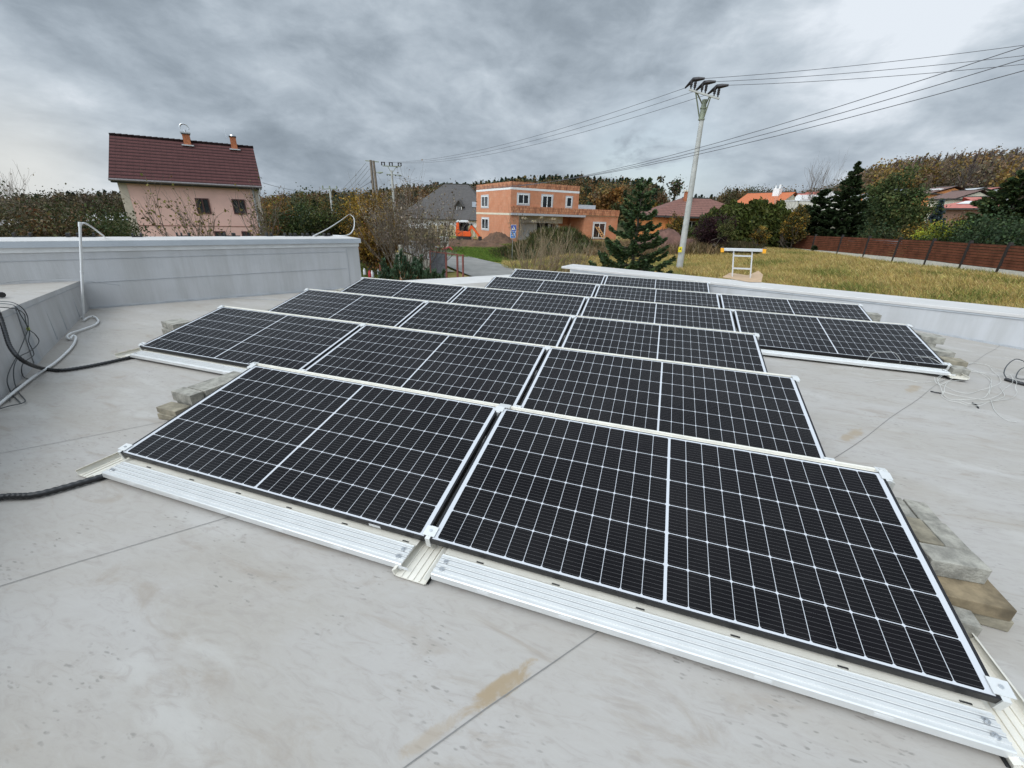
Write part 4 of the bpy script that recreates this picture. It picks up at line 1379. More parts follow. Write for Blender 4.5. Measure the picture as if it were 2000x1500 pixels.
# twin wooden pole with the street lamp
wb_, wt_ = gp(737, 400, 46), at(721, 312, 46)
wp = thing('wooden_pole', 'twin wooden pole with crossarm and small street lamp', 'utility pole', tuple(wb_))
for s_, ttop in ((-0.13, 0.0), (0.13, -0.05)):
    mb = MB(M_WOODP)
    mb.tube([wb_ + RT * (s_ * 1.6), Vector((wb_.x, wb_.y, wt_.z + ttop)) + RT * (s_ - 0.15)], [0.16, 0.115], 8)
    mb.build('post', wp, smooth=True)
wt2 = Vector((wb_.x, wb_.y, wt_.z)) - RT * 0.15
mb = MB(M_OLIVE)
mb.bar(wt2 - RT * 0.62 - Vector((0, 0, .05)), wt2 + RT * 0.62 - Vector((0, 0, .16)), 0.08)
mb.build('crossarm', wp)
mb = MB(M_OLIVE)
mb.bar(wt2 + Vector((0, 0, -1.05)) + RT * .15, wt2 + RT * 0.55 - Vector((0, 0, 1.05)), 0.05)
mb.tube([wt2 + RT * 0.45 - Vector((0, 0, 1.05)), wt2 + RT * 0.65 - Vector((0, 0, 1.07)), wt2 + RT * 0.95 - Vector((0, 0, 1.04))], [0.05, 0.10, 0.04], 8)
mb.build('lamp', wp)
mb = MB(M_INSUL)
mb.lathe(wt2 + RT * 0.5 - Vector((0, 0, 3.35)), [(0.02, 0), (0.10, 0.05), (0.10, 0.25), (0.02, 0.3)], 8)
mb.lathe(wt2 - RT * 0.2 - Vector((0, 0, 2.0)), [(0.02, 0), (0.10, 0.05), (0.10, 0.25), (0.02, 0.3)], 8)
mb.build('junction_box', wp)
for k, (dxp, px, py) in enumerate(((-0.6, 640, 392), (-0.45, 650, 394), (-0.3, 655, 398), (0.1, 660, 392))):
    line('thin service line %s from the twin wooden pole down to the left' % ['outermost', 'second', 'third', 'innermost'][k], wt2 + RT * dxp - Vector((0, 0, 0.25 + 0.25 * k)), at(px, py, 80), 0.3, 0.014, 'service lines from the wooden pole')
line('dark stay wire slanting from the twin wooden pole to the left', wt2 - RT * 0.2 - Vector((0, 0, 1.8)), at(690, 376, 50), 0.0, 0.02, 'service lines from the wooden pole')
sb_, st_ = gp(649, 408, 85), at(642, 369, 85)
spole = thing('power_pole', 'small far concrete pole with one crossarm over the autumn hedge', 'power pole', tuple(sb_))
mb = MB(M_CONC)
mb.tube([sb_, Vector((sb_.x, sb_.y, st_.z))], [0.24, 0.16], 8)
mb.build('shaft', spole, smooth=True)
mb = MB(M_OLIVE)
q = Vector((sb_.x, sb_.y, st_.z))
mb.bar(q - RT * 1.25, q + RT * 1.25, 0.12)
for s_ in (-1.2, 0, 1.2):
    mb.box(q.x + s_ * RT.x - .08, q.x + s_ * RT.x + .08, q.y + s_ * RT.y - .08, q.y + s_ * RT.y + .08, q.z, q.z + .5)
mb.build('crossarm', spole)
line('thin line from the pink house eave past the small far pole', at(513, 357, 38.3), at(642, 367, 85), 0.6, 0.016, 'service lines from the wooden pole')
line('thin line between the small far pole and the twin wooden pole', at(642, 367, 85), wt2 - RT * 0.2 - Vector((0, 0, 3.0)), 0.3, 0.016, 'service lines from the wooden pole')

# ------------------------------------------------------------------ houses


def window(parent, fr, u0, u1, z0, z1, frame_m, sur=0.0, sur_m=None, mull=1, depth=0.06, name='window', panels=None):
    """frame standing a little proud of a wall lying in the local y = 0 plane; pane as sub-part"""
    mb = MB(frame_m).frame(*fr)
    w = 0.075
    if sur:
        mb.mat(sur_m or M_LIGHTG)
        mb.box(u0 - sur, u0, -0.035, 0.03, z0 - sur, z1 + sur).box(u1, u1 + sur, -0.035, 0.03, z0 - sur, z1 + sur)
        mb.box(u0, u1, -0.035, 0.03, z1, z1 + sur).box(u0, u1, -0.035, 0.03, z0 - sur, z0)
    mb.mat(frame_m)
    mb.box(u0, u0 + w, -depth, 0.02, z0, z1).box(u1 - w, u1, -depth, 0.02, z0, z1).box(u0 + w, u1 - w, -depth, 0.02, z0, z0 + w).box(u0 + w, u1 - w, -depth, 0.02, z1 - w, z1)
    for k in range(mull):
        c_ = u0 + (u1 - u0) * (k + 1) / (mull + 1)
        mb.box(c_ - w * .55, c_ + w * .55, -depth - .004, 0.02, z0 + w, z1 - w)
    o = mb.build(name, parent)
    mb = MB(M_GLASS).frame(*fr)
    mb.box(u0 + w * .6, u1 - w * .6, -0.022, 0.012, z0 + w * .6, z1 - w * .6)
    mb.build('pane', o)
    return o


# pink house on the left
EL, ER = Vector((-30.708, 18.371, 0)), Vector((-25.135, 24.777, 0))
he = (ER - EL).normalized()
hn = Vector((-he.y, he.x, 0))
HL, EZ, RZ, HD = (ER - EL).length, 2.90, 5.80, 3.95
gz = -3.0
pink = thing('pink_house', 'pink rendered house with steep maroon tiled roof behind the tall wall', 'house', tuple((EL + ER) / 2 + Vector((0, 0, gz))))
fr = (EL + hn * 0.45, he)
WLc, WRc, DD = 0.30, 8.22, 2 * (HD - 0.45)
mb = MB(M_PINK).frame(*fr)
mb.prism([(0, gz), (DD, gz), (DD, EZ), (DD / 2, RZ - 0.35), (0, EZ)], WLc, WRc, 0)
mb.build('wall', pink)
for u in (WLc, WRc - 0.42):
    mb = MB(M_BEIGE).frame(*fr)
    mb.box(u - 0.012, u + 0.42 + 0.012, -0.012, 0.3, gz, EZ - 0.15)
    mb.build('corner_band', pink)
mb = MB(simple('brown_band', (0.30, 0.15, 0.11), 0.9)).frame(*fr)
mb.box(WLc + 0.43, WRc - 0.43, -0.02, 0.01, 0.08, 0.13)
mb.build('plinth_band', pink)
rf = (EL, he)
mb = MB(M_TILE).frame(*rf)
sl_ = math.hypot(HD, RZ - EZ)
th = 0.10


def slope(mb, u0, u1, y0, z0, y1, z1, thick, tilevec=None):
    L_ = math.hypot(y1 - y0, z1 - z0)
    ny, nz = -(z1 - z0) / L_, (y1 - y0) / L_
    a_, b_ = (y0, z0), (y1, z1)
    c_, d_ = (y1 - ny * thick, z1 - nz * thick), (y0 - ny * thick, z0 - nz * thick)
    mb.face([(u0, *a_), (u1, *a_), (u1, *b_), (u0, *b_)], uv=[(u0, 0), (u1, 0), (u1, L_), (u0, L_)])
    mb.face([(u0, *d_), (u0, *c_), (u1, *c_), (u1, *d_)], uv=[(0, 0)] * 4)
    mb.face([(u0, *d_), (u1, *d_), (u1, *a_), (u0, *a_)], uv=[(0, 0)] * 4)
    mb.face([(u0, *a_), (u0, *b_), (u0, *c_), (u0, *d_)], uv=[(0, 0)] * 4)
    mb.face([(u1, *d_), (u1, *c_), (u1, *b_), (u1, *a_)], uv=[(0, 0)] * 4)


slope(mb, 0, HL, 0, EZ, HD, RZ, th)
mb.frame(ER + hn * (2 * HD), -he)
slope(mb, 0, HL, 0, EZ, HD, RZ, th)
mb.frame(*rf)
n_r = 26
for k in range(n_r):                                    # ridge tiles, each lapping the next
    a_, b_ = HL * k / n_r, HL * (k + 1) / n_r
    p0, p1 = (a_, HD, RZ + 0.0), (b_ + 0.02, HD, RZ + 0.02)
    mb.tube([p0, p1], [0.085, 0.10], 8)
roof = mb.build('roof', pink)
for (u0, u1, z1, ring) in ((4.12, 4.55, 6.22, 1), (7.04, 7.44, 6.35, 0)):
    mb = MB(M_CHIMB).frame(*rf)
    yc = HD - 0.12
    mb.box(u0, u1, yc - 0.22, yc + 0.22, RZ - 0.7, z1)
    mb.mat(M_EAVE).box(u0 - .04, u1 + .04, yc - .26, yc + .26, z1, z1 + 0.06)
    mb.mat(M_LIGHTG).box(u0 - .14, u1 + .16, yc - .50, yc - .20, RZ - 0.34, RZ - 0.26)
    mb.mat(M_STEEL)
    c_ = (u0 + u1) / 2
    if ring:
        pts = [(c_ + 0.26 * math.cos(a), yc, z1 + 0.42 + 0.26 * math.sin(a)) for a in np.linspace(R(-15), R(195), 12)]
        mb.tube([(x, y - .1, z) for x, y, z in pts], 0.035, 6).tube([(x, y + .1, z) for x, y, z in pts], 0.035, 6)
        mb.box(c_ - .30, c_ + .30, yc - .2, yc + .2, z1 + .07, z1 + .16)
        mb.tube([(c_, yc, z1 + .1), (c_, yc, z1 + .30)], 0.08, 8)
    else:
        mb.tube([(c_, yc, z1 + .06), (c_, yc, z1 + .16)], [0.2, 0.16], 8)
        mb.tube([(c_ - .4, yc, z1 - .1), (c_ - .4, yc, z1 + .5)], 0.012, 4)
    mb.build('chimney', roof)
mb = MB(M_EAVE).frame(*rf)
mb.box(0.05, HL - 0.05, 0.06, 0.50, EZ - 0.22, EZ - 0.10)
mb.mat(simple('gutter', (0.17, 0.15, 0.15), 0.5)).tube([(0, -0.06, EZ - 0.06), (HL, -0.06, EZ - 0.06)], 0.075, 8)
mb.mat(M_WHITE).tube(spline([(HL - .15, -.05, EZ - .1), (HL - .2, .05, EZ - .35), (HL - .30, .38, EZ - .5), (HL - .30, .40, EZ - 1.0)]), 0.04, 6)
mb.mat(M_GREYR).tube([(HL - .62, .40, EZ - .1), (HL - .62, .41, gz)], 0.05, 6)
mb.build('gutter', pink)
for (u0, u1, z0, z1) in ((4.22, 5.03, 0.93, 1.95), (6.40, 7.22, 0.97, 1.98), (4.9, 5.6, -0.75, -0.23), (6.61, 7.2, -0.75, -0.22)):
    window(pink, fr, u0, u1, z0, z1, M_BROWNF)

# unfinished clay block house
BA, BB = Vector((-18.72, 50.29, 0)), Vector((-12.18, 43.68, 0))
be = Vector((0.700, 0.714, 0)).normalized()                # front, running right and away from us
bn = Vector((-be.y, be.x, 0))
TOPZ_, G0 = 4.76, -1.5
brick = thing('brick_house', 'unfinished house of orange clay blocks with two storeys and a flat balcony wing', 'house', (BB.x, BB.y, G0))
ff_ = (BB, be)                                             # y = 0 front plane, +y into the house
sf = (BB + bn * 9.3, -bn)                                  # side plane seen on the left: u runs from the far corner to B
mb = MB(M_CLAY).frame(*ff_)
mb.box(0, 8.70, 0, 9.3, 1.70, 3.99)                        # upper storey
mb.box(0, 1.05, 0, 9.3, G0, 1.5)                           # lower storey left of the recess
mb.box(1.05, 9.70, 3.2, 9.3, G0, 1.5)
mb.box(9.70, 14.75, 0, 9.3, G0, 1.66)
mb.build('block_wall', brick)
mb = MB(M_CLAYW).frame(*ff_)
for u0, u1, y0, y1 in ((0, 8.70, 0, .3), (0, 8.70, 9.0, 9.3), (0, .3, .3, 9.0), (8.4, 8.70, .3, 9.0)):
    mb.box(u0, u1, y0, y1, 4.20, TOPZ_)
mb.box(0.02, 14.72, -0.16, 0.14, 1.74, 2.42)               # balcony parapet
mb.box(14.42, 14.72, 0.14, 9.2, 1.85, 2.42)
mb.build('block_parapet', brick)
mb = MB(M_WHITE).frame(*ff_)
mb.box(-0.012, 8.712, -0.012, 9.312, 3.99, 4.20)
mb.build('upper_band', brick)
mb = MB(M_CREAM).frame(*ff_)
mb.box(-0.012, 0.05, -0.012, 9.312, 1.5, 1.70)
mb.box(9.72, 14.762, -0.012, 9.312, 1.66, 1.84)
mb.build('lower_band', brick)
mb = MB(M_GREYR).frame(*ff_)
mb.box(0.05, 9.72, -0.20, 3.3, 1.52, 1.735)
mb.mat(M_WHITE).box(1.5, 8.2, 3.12, 3.205, G0, 1.5)
mb.box(1.06, 8.25, 2.3, 2.5, 0.75, 1.5)
mb.mat(M_DARK).box(5.2, 6.7, 3.05, 3.125, -0.75, 0.72)
mb.build('terrace_slab', brick)
mb = MB(M_LIGHTG).frame(*ff_)
mb.box(9.2, 14.3, 1.2, 8.9, 2.33, 2.40)
mb.mat(M_GREYR).box(11.2, 13.8, 3.4, 6.4, 2.40, 2.95)
mb.build('wing_roof', brick)
for (u0, u1, z0, z1, ml) in ((0.86, 2.16, 2.64, 3.58, 1), (3.85, 5.10, 2.35, 3.58, 1), (7.03, 7.72, 2.56, 3.55, 0)):
    window(brick, ff_, u0, u1, z0, z1, M_WHITE, 0.14, M_LIGHTG, ml)
for (u0, u1, z0, z1) in ((9.3 - 7.62, 9.3 - 5.72, 2.32, 3.46), (9.3 - 7.50, 9.3 - 5.58, -0.14, 1.02)):
    window(brick, sf, u0, u1, z0, z1, M_WHITE, 0.16, M_LIGHTG, 1)
window(brick, ff_, 11.15, 12.85, -0.72, 0.95, M_WHITE, 0.13, M_LIGHTG, 1, name='glazed_door')
window(brick, (BB + bn * 3.12, be), 7.0, 7.95, -1.0, 0.72, M_WHITE, 0.06, M_WHITE, 0, name='terrace_door')
lad = thing('wooden_ladder', 'small pale wooden ladder leaning in the doorway of the clay block house', 'ladder', tuple(BB + be * 12.1 - bn * 0.5 + Vector((0, 0, -0.8))))
o1, o2_ = BB + be * 11.55 - bn * 0.12, BB + be * 12.35 - bn * 0.75
M_LADW = simple('raw_timber', (0.50, 0.27, 0.11), 0.8)
for s_ in (-.2, .2):
    mb = MB(M_LADW)
    mb.bar(o2_ + be * s_ + Vector((0, 0, -0.75)), o1 + be * s_ + Vector((0, 0, 0.55)), 0.09)
    mb.build('stile', lad)
for k in range(6):
    f = 0.1 + k * 0.16
    q = (o2_ + Vector((0, 0, -0.75))).lerp(o1 + Vector((0, 0, 0.55)), f)
    mb = MB(M_LADW)
    mb.bar(q - be * .2, q + be * .2, 0.07)
    mb.build('rung', lad)


def hip_house(name, label, EA, EB, depth, eave, ridge, base, roof_m, wall_m, hipL=None, hipR=None, over=0.5, gable=False, group=None):
    """EA, EB: the two front eave corners; roof hipped (or gabled), walls set back under the eaves"""
    ex_ = (EB - EA).normalized()
    ex_.z = 0
    ex_.normalize()
    ey_ = Vector((-ex_.y, ex_.x, 0))
    L_ = (EB - EA).length
    A0 = Vector((EA.x, EA.y, 0))
    h = thing(name, label, 'house', tuple(A0 + ex_ * L_ / 2 + ey_ * depth / 2 + Vector((0, 0, base))), group)
    frm = (A0, ex_)
    hipL = (0 if gable else depth / 2) if hipL is None else hipL
    hipR = (0 if gable else depth / 2) if hipR is None else hipR
    mb = MB(roof_m).frame(*frm)
    d2 = depth / 2
    sl2 = math.hypot(d2, ridge - eave)
    r0, r1 = (hipL, d2, ridge), (L_ - hipR, d2, ridge)
    mb.face([(0, 0, eave), (L_, 0, eave), r1, r0], uv=[(0, 0), (L_, 0), (L_ - hipR, sl2), (hipL, sl2)])
    mb.face([(L_, depth, eave), (0, depth, eave), r0, r1], uv=[(L_, 0), (0, 0), (hipL, sl2), (L_ - hipR, sl2)])
    for (x_, hp, rr) in ((0, hipL, r0), (L_, hipR, r1)):
        if hp > 0.01:
            s3 = math.hypot(hp, ridge - eave)
            p = [(x_, depth, eave), (x_, 0, eave), rr]
            mb.face(p if x_ == 0 else p[::-1], uv=[(depth, 0), (0, 0), (d2, s3)] if x_ == 0 else [(d2, s3), (0, 0), (depth, 0)])
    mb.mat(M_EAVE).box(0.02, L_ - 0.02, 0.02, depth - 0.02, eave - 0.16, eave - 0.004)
    mb.tube([(hipL, d2, ridge), (L_ - hipR, d2, ridge)], 0.09, 6)
    rf_ = mb.build('roof', h)
    mb = MB(wall_m).frame(*frm)
    if gable:
        mb.prism([(over, base - 1), (depth - over, base - 1), (depth - over, eave - 0.16), (d2, ridge - 0.3), (over, eave - 0.16)], over, L_ - over, 0)
    else:
        mb.box(over, L_ - over, over, depth - over, base - 1, eave - 0.16)
    mb.build('wall', h)
    return h, frm, rf_


# grey hipped house left of the clay block one
A_h, B_h = at(772, 428, 72), at(966, 429, 68)
A_h.z = B_h.z = 0.62
grey, fg, grf = hip_house('grey_house', 'pale house under a big grey shingled hip roof with one dormer', A_h, B_h, 13.0, 0.62, 5.9, -1.4, M_SHING, M_WHITE, 6.4, 5.4)
W_h = (B_h - A_h).length
k_ = W_h / 194.0
for px in (866, 918):
    u = (px - 772) * k_
    window(grey, (fg[0] + Vector((-fg[1].y, fg[1].x, 0)) * 0.5, fg[1]), u - 0.5, u + 0.45, -1.0, 0.15, M_WHITE, 0, None, 1)
u = (893 - 772) * k_
mb = MB(M_WHITE).frame(*fg)
mb.box(u - .42, u + .42, 1.75, 3.6, 1.55, 2.75)
mb.mat(M_GLASS).box(u - .3, u - .04, 1.735, 1.76, 1.75, 2.6).box(u + .04, u + .3, 1.735, 1.76, 1.75, 2.6)
mb.mat(M_SHING)
mb.prism([(u - .85, 2.45), (u - .72, 2.42), (u, 3.32), (u + .72, 2.42), (u + .85, 2.45), (u, 3.5)], 1.45, 4.2, 1)
mb.mat(M_EAVE).prism([(u - .6, 2.5), (u + .6, 2.5), (u, 3.3)], 1.70, 1.76, 1)
mb.build('dormer', grf)
u = (922 - 772) * k_
mb = MB(M_GREYROOF).frame(*fg)
s_ = (5.9 - .62) / 6.5
mb.hexa([(u - .35, 2.15, .62 + 2.15 * s_ + .03), (u + .6, 2.15, .62 + 2.15 * s_ + .03), (u + .45, 3.1, .62 + 3.1 * s_ + .03), (u - .5, 3.1, .62 + 3.1 * s_ + .03),
         (u - .35, 2.08, .62 + 2.15 * s_ + .12), (u + .6, 2.08, .62 + 2.15 * s_ + .12), (u + .45, 3.03, .62 + 3.1 * s_ + .12), (u - .5, 3.03, .62 + 3.1 * s_ + .12)])
mb.build('skylight', grf)
fa, fb = gp(838, 447, 62), gp(945, 449, 58)
fd = (fb - fa).normalized()
cf = thing('concrete_fence', 'low pale concrete fence of arched panels before the grey roofed house', 'fence', tuple(fa))
nfp = 6
for k in range(nfp):
    a_, b_ = fa.lerp(fb, k / nfp), fa.lerp(fb, (k + 1) / nfp)
    mb = MB(simple('sandstone_panel', (0.34, 0.27, 0.15), 0.9, var=0.2, scale=4) if k == 0 else MATS['sandstone_panel']).frame((a_.x, a_.y, min(a_.z, b_.z)), (b_ - a_) - Vector((0, 0, (b_ - a_).z)))
    L_ = math.hypot((b_ - a_).x, (b_ - a_).y)
    poly = [(0.08, -0.3), (L_ - 0.08, -0.3), (L_ - 0.08, 1.05)] + [(0.08 + (L_ - .16) * (1 - j / 8), 1.05 + 0.32 * math.sin(math.pi * j / 8)) for j in range(1, 8)] + [(0.08, 1.05)]
    mb.prism(poly, -0.04, 0.04, 1)
    mb.build('fence_panel', cf)
    mb = MB(M_CONCL)
    mb.box(a_.x - .08, a_.x + .08, a_.y - .08, a_.y + .08, a_.z - .3, a_.z + 1.25)
    mb.build('post', cf)

# brown roofed bungalow behind the pole
A_h, B_h = at(1264, 419, 50), at(1500, 423, 54)
A_h.z = B_h.z = 1.95
bung, fbg, brf = hip_house('brown_bungalow', 'orange bungalow with a low brown tiled hip roof behind the near power pole', A_h, B_h, 9.5, 1.95, 3.95, -0.7, M_BTILE, M_OCHRE, 4.7, 4.7)
wx = (B_h - A_h).length
k_ = wx / 236.0
mb = MB(M_BTILE).frame(*fbg)                                # projecting hip towards us
u0, u1, um = (1300 - 1264) * k_, (1400 - 1264) * k_, (1352 - 1264) * k_
sl3 = math.hypot(3.2, 1.5)
mb.face([(u0, -1.2, 1.93), (u1, -1.2, 1.93), (um, 2.6, 3.5)], uv=[(u0, 0), (u1, 0), (um, sl3)])
mb.face([(u0, -1.2, 1.93), (um, 2.6, 3.5), (um, 4.5, 3.55), (u0, 0.8, 2.0)], uv=[(0, 0), (3.8, sl3), (5.7, sl3), (2, 0)])
mb.face([(u1, -1.2, 1.93), (u1, 0.8, 2.0), (um, 4.5, 3.55), (um, 2.6, 3.5)], uv=[(0, 0), (2, 0), (5.7, sl3), (3.8, sl3)])
mb.mat(M_EAVE).box(u0 + .02, u1 - .02, -1.18, 0.6, 1.78, 1.925)
mb.build('porch_roof', brf)
mb = MB(M_CHIMB).frame(*fbg)
u = (1360 - 1264) * k_
mb.box(u - .35, u + .35, 3.6, 4.3, 3.0, 4.55)
mb.mat(M_CREAM).box(u - .42, u + .42, 3.53, 4.37, 4.55, 4.68)
mb.build('chimney', brf)
mb = MB(M_OCHRE).frame(*fbg)
mb.box(u0 + .5, u0 + 0.9, -1.0, 0.5, -0.8, 1.78)
mb.build('porch_pier', bung)
window(bung, (fbg[0] + Vector((-fbg[1].y, fbg[1].x, 0)) * 0.5, fbg[1]), (1330 - 1264) * k_, (1400 - 1264) * k_, -0.4, 1.5, M_WHITE, 0, None, 4)

# orange gabled roof behind the hedge
A_h, B_h = at(1424, 397, 76), at(1516, 397, 72)
A_h.z = B_h.z = 3.55
orr, fo, orf = hip_house('orange_roof_house', 'house with a bright orange tiled roof showing above the long hedge', A_h, B_h, 8.0, 3.55, 5.75, 0.5, M_ORANGER, M_CREAM, gable=True, over=0.35)
mb = MB(M_WHITE).frame(*fo)
mb.box(4.5, 5.4, 3.0, 3.7, 5.0, 6.2)
mb.tube([(4.6, 3.3, 6.2), (4.6, 3.3, 6.6)], 0.1, 6).tube([(5.2, 3.3, 6.2), (5.2, 3.3, 6.7)], 0.14, 6)
mb.build('chimney', orf)

# pale flat-roofed and white houses between the hedge and the conifers
A_h, B_h = at(1524, 393, 62), at(1600, 393, 60)
A_h.z = B_h.z = 0
ph = thing('pale_house', 'pale beige flat roofed house with a satellite dish behind the bare shrub', 'house', tuple(A_h + Vector((0, 0, 0.3))))
fp = (A_h, (B_h - A_h))
mb = MB(M_CONCL).frame(*fp)
PT = at(1540, 393, 61).z
mb.box(0, 6.2, 0, 5, -0.6, PT)
mb.build('wall', ph)
mb = MB(M_LIGHTG).frame(*fp)
mb.box(-.05, 6.25, -.05, 5.05, PT, PT + .12)
mb.build('roof', ph)
mb = MB(M_WHITE).frame(*fp)
mb.lathe((1.9, 0.2, PT + .1), [(0.03, 0), (0.03, 0.3)], 6).tube([(1.9, 0.2, PT + .35), (1.9, 0.12, PT + .35), (1.9, 0.07, PT + .35)], [0.02, 0.26, 0.36], 12)
mb.build('satellite_dish', ph)
window(ph, fp, 1.2, 2.2, PT - 2.2, PT - 1.1, M_BROWNF)
A_h, B_h = at(1565, 379, 84), at(1612, 379, 82)
A_h.z = B_h.z = 0
wh = thing('white_house', 'white boxy house with stepped flat roofs left of the tall spruce', 'house', tuple(A_h + Vector((0, 0, 1.0))))
fw = (A_h, (B_h - A_h))
mb = MB(M_WHITE).frame(*fw)
WT = at(1580, 380, 83).z
mb.box(0, 3.0, 0, 5, 0, WT).box(3.0, 5.5, 0.5, 5, 0, WT + .35)
mb.build('wall', wh)
mb = MB(M_SALMON).frame(*fw)
mb.box(0.3, 2.6, 0.5, 4.5, WT, WT + .4)
mb.build('roof', wh)
for u in (0.5, 3.6):
    window(wh, fw, u, u + 0.9, WT - 1.3, WT - .7, M_BROWNF)
A_h, B_h = at(1534, 396, 92), at(1572, 396, 92)
A_h.z = B_h.z = 4.9
hip_house('maroon_roof_house', 'low house with a dull maroon roof above the pale flat roofed one', A_h, B_h, 6, 4.9, 6.6, 1.5, M_SALMON, M_CREAM, gable=True, over=.3)

# village on the right below the wooded hill
A_h, B_h = at(1806, 405.5, 72), at(1942, 407, 70)
A_h.z = B_h.z = (A_h.z + B_h.z) / 2
E_, w_ = A_h.z, (B_h - A_h).length
sal, fs, srf = hip_house('salmon_roof_house', 'brown walled house with a wide salmon red hip roof and pale roof panels', A_h, B_h, 9.5, E_, E_ + 1.35, E_ - 4, M_SALMON, simple('brown_render', (0.20, 0.115, 0.08), 0.9), 3.6, 4.6)
k_ = w_ / 136
mb = MB(M_WHITEP).frame(*fs)
s_ = 1.35 / 4.75
u = (1856 - 1806) * k_
mb.hexa([(u, 1.5, E_ + 1.5 * s_ + .02), (u + 2.1, 1.5, E_ + 1.5 * s_ + .02), (u + 2.3, 2.6, E_ + 2.6 * s_ + .02), (u + .3, 2.6, E_ + 2.6 * s_ + .02),
         (u, 1.45, E_ + 1.5 * s_ + .08), (u + 2.1, 1.45, E_ + 1.5 * s_ + .08), (u + 2.3, 2.55, E_ + 2.6 * s_ + .08), (u + .3, 2.55, E_ + 2.6 * s_ + .08)])
mb.build('roof_panel', srf)
for nm_, lab, xa, xb, ye, yr, D_, rm, wm, gb in (
        ('brown_roof_house', 'orange walled house with brown roof and two skylights below the bare wood', 1776, 1818, 378, 366, 100, M_BROWNR, M_OCHRE, True),
        ('dark_gable_house', 'dark brown roofed house directly above the salmon red roof', 1808, 1866, 388, 373, 92, M_BROWNR, M_CREAM, True),
        ('red_roof_house', 'small house with a rose red roof highest up near the wood edge', 1868, 1908, 376, 368, 118, M_SALMON, M_WHITE, True),
        ('grey_roof_house', 'long low grey roofed house between the two tall conifers', 1682, 1742, 379, 370, 108, M_GREYROOF, M_WHITE, True),
        ('yellow_gable_house', 'small ochre gabled house peeping over the grey roof', 1680, 1700, 372, 364, 122, M_ORANGER, M_OCHRE, True),
        ('pale_roof_house', 'small pale roofed house between the brown roof and the rose red roof', 1838, 1872, 377, 369, 112, M_LIGHTG, M_CREAM, True)):
    A_h, B_h = at(xa, ye, D_ + 2), at(xb, ye + 0.6, D_ - 1)
    e_ = (A_h.z + B_h.z) / 2
    rz_ = at((xa + xb) / 2, yr, D_ + 4).z
    A_h.z = B_h.z = e_
    h_, fh_, rfh = hip_house(nm_, lab, A_h, B_h, 7.5, e_, rz_, e_ - 4.2, rm, wm, gable=gb, over=.35, group='village houses on the right hillside')
    if nm_ == 'brown_roof_house':
        L_ = (B_h - A_h).length
        for f in (0.5, 0.78):
            mb = MB(M_WHITE).frame(*fh_)
            y_ = 1.5
            s_ = (rz_ - e_) / 3.75
            mb.box(L_ * f - .3, L_ * f + .3, y_, y_ + .8, e_ + y_ * s_ + .1, e_ + (y_ + .8) * s_ + .05)
            mb.build('skylight', rfh)

# ------------------------------------------------------------------ brown board fence along the meadow
FX = [(1537, 487.5, 49), (1584, 492.5, 46.2), (1635, 497, 43.4), (1686, 502.5, 41), (1744, 508.5, 38.8), (1807, 515, 36.7), (1875, 524, 34.8), (1948, 533, 33), (2026, 543, 31.4), (2110, 554, 30)]
fpts = []
for px, py, D_ in FX:
    p = at(px, py, D_)
    fpts.append(Vector((p.x, p.y, min(p.z, p.z) - 0.02)))
fence = thing('board_fence', 'brown horizontal board fence with black posts and concrete base along the meadow', 'fence', tuple(fpts[0]))
for a_, b_ in zip(fpts, fpts[1:]):
    d_ = (b_ - a_)
    L_ = math.hypot(d_.x, d_.y)
    sl_ = d_.z
    mb = MB(M_BOARD).frame((a_.x, a_.y, a_.z), (d_.x, d_.y, 0))
    n_b = 8
    for k in range(n_b):
        z0 = 0.24 + k * 0.142
        off = 0.012 * ((k * 7 + int(L_ * 10)) % 3)
        mb.face([(0.07, -0.02 - off, z0), (L_ - .07, -0.02 - off, z0 + sl_ * .96), (L_ - .07, -0.02 - off, z0 + .128 + sl_ * .96), (0.07, -0.02 - off, z0 + .128)],
                uv=[(a_.x, k * .142 + .02), (a_.x + L_, k * .142 + .02), (a_.x + L_, k * .142 + .14), (a_.x, k * .142 + .14)])
        mb.face([(0.07, 0.02, z0 + .128), (L_ - .07, 0.02, z0 + .128 + sl_ * .96), (L_ - .07, 0.02, z0 + sl_ * .96), (0.07, 0.02, z0)])
        mb.face([(0.07, -0.02 - off, z0 + .128), (L_ - .07, -0.02 - off, z0 + .128 + sl_ * .96), (L_ - .07, 0.02, z0 + .128 + sl_ * .96), (0.07, 0.02, z0 + .128)])
    mb.build('board_panel', fence)
    mb = MB(M_CONCL).frame((a_.x, a_.y, a_.z), (d_.x, d_.y, 0))
    mb.hexa([(0.06, -.05, -.3), (L_ - .06, -.05, -.3 + sl_), (L_ - .06, .03, -.3 + sl_), (0.06, .03, -.3), (0.06, -.05, .22), (L_ - .06, -.05, .22 + sl_), (L_ - .06, .03, .22 + sl_), (0.06, .03, .22)])
    mb.build('base_plate', fence)
for k, a_ in enumerate(fpts):
    mb = MB(M_FPOST if k else M_CONC)
    mb.bar(a_ + Vector((0, 0, -.3)), a_ + Vector((0, 0, 1.50)), 0.14, 0.14)
    mb.build('post', fence)
ta, tb = gp(1488, 482, 50), fpts[0]
mb = MB(M_GREEN).frame((ta.x, ta.y, ta.z), (tb.x - ta.x, tb.y - ta.y, 0))
L_ = math.hypot(tb.x - ta.x, tb.y - ta.y) - .1
for k in range(12):
    a_, b_ = L_ * k / 12, L_ * (k + 1) / 12
    mb.face([(a_, .05 * math.sin(k * 1.7), -.2), (b_, .05 * math.sin((k + 1) * 1.7), -.2), (b_, .05 * math.sin((k + 1) * 1.7), 1.35), (a_, .05 * math.sin(k * 1.7), 1.35)])
set_props(mb.build('screen_fence', None), 'dark green screening cloth stretched on wire left of the board fence', 'fence')
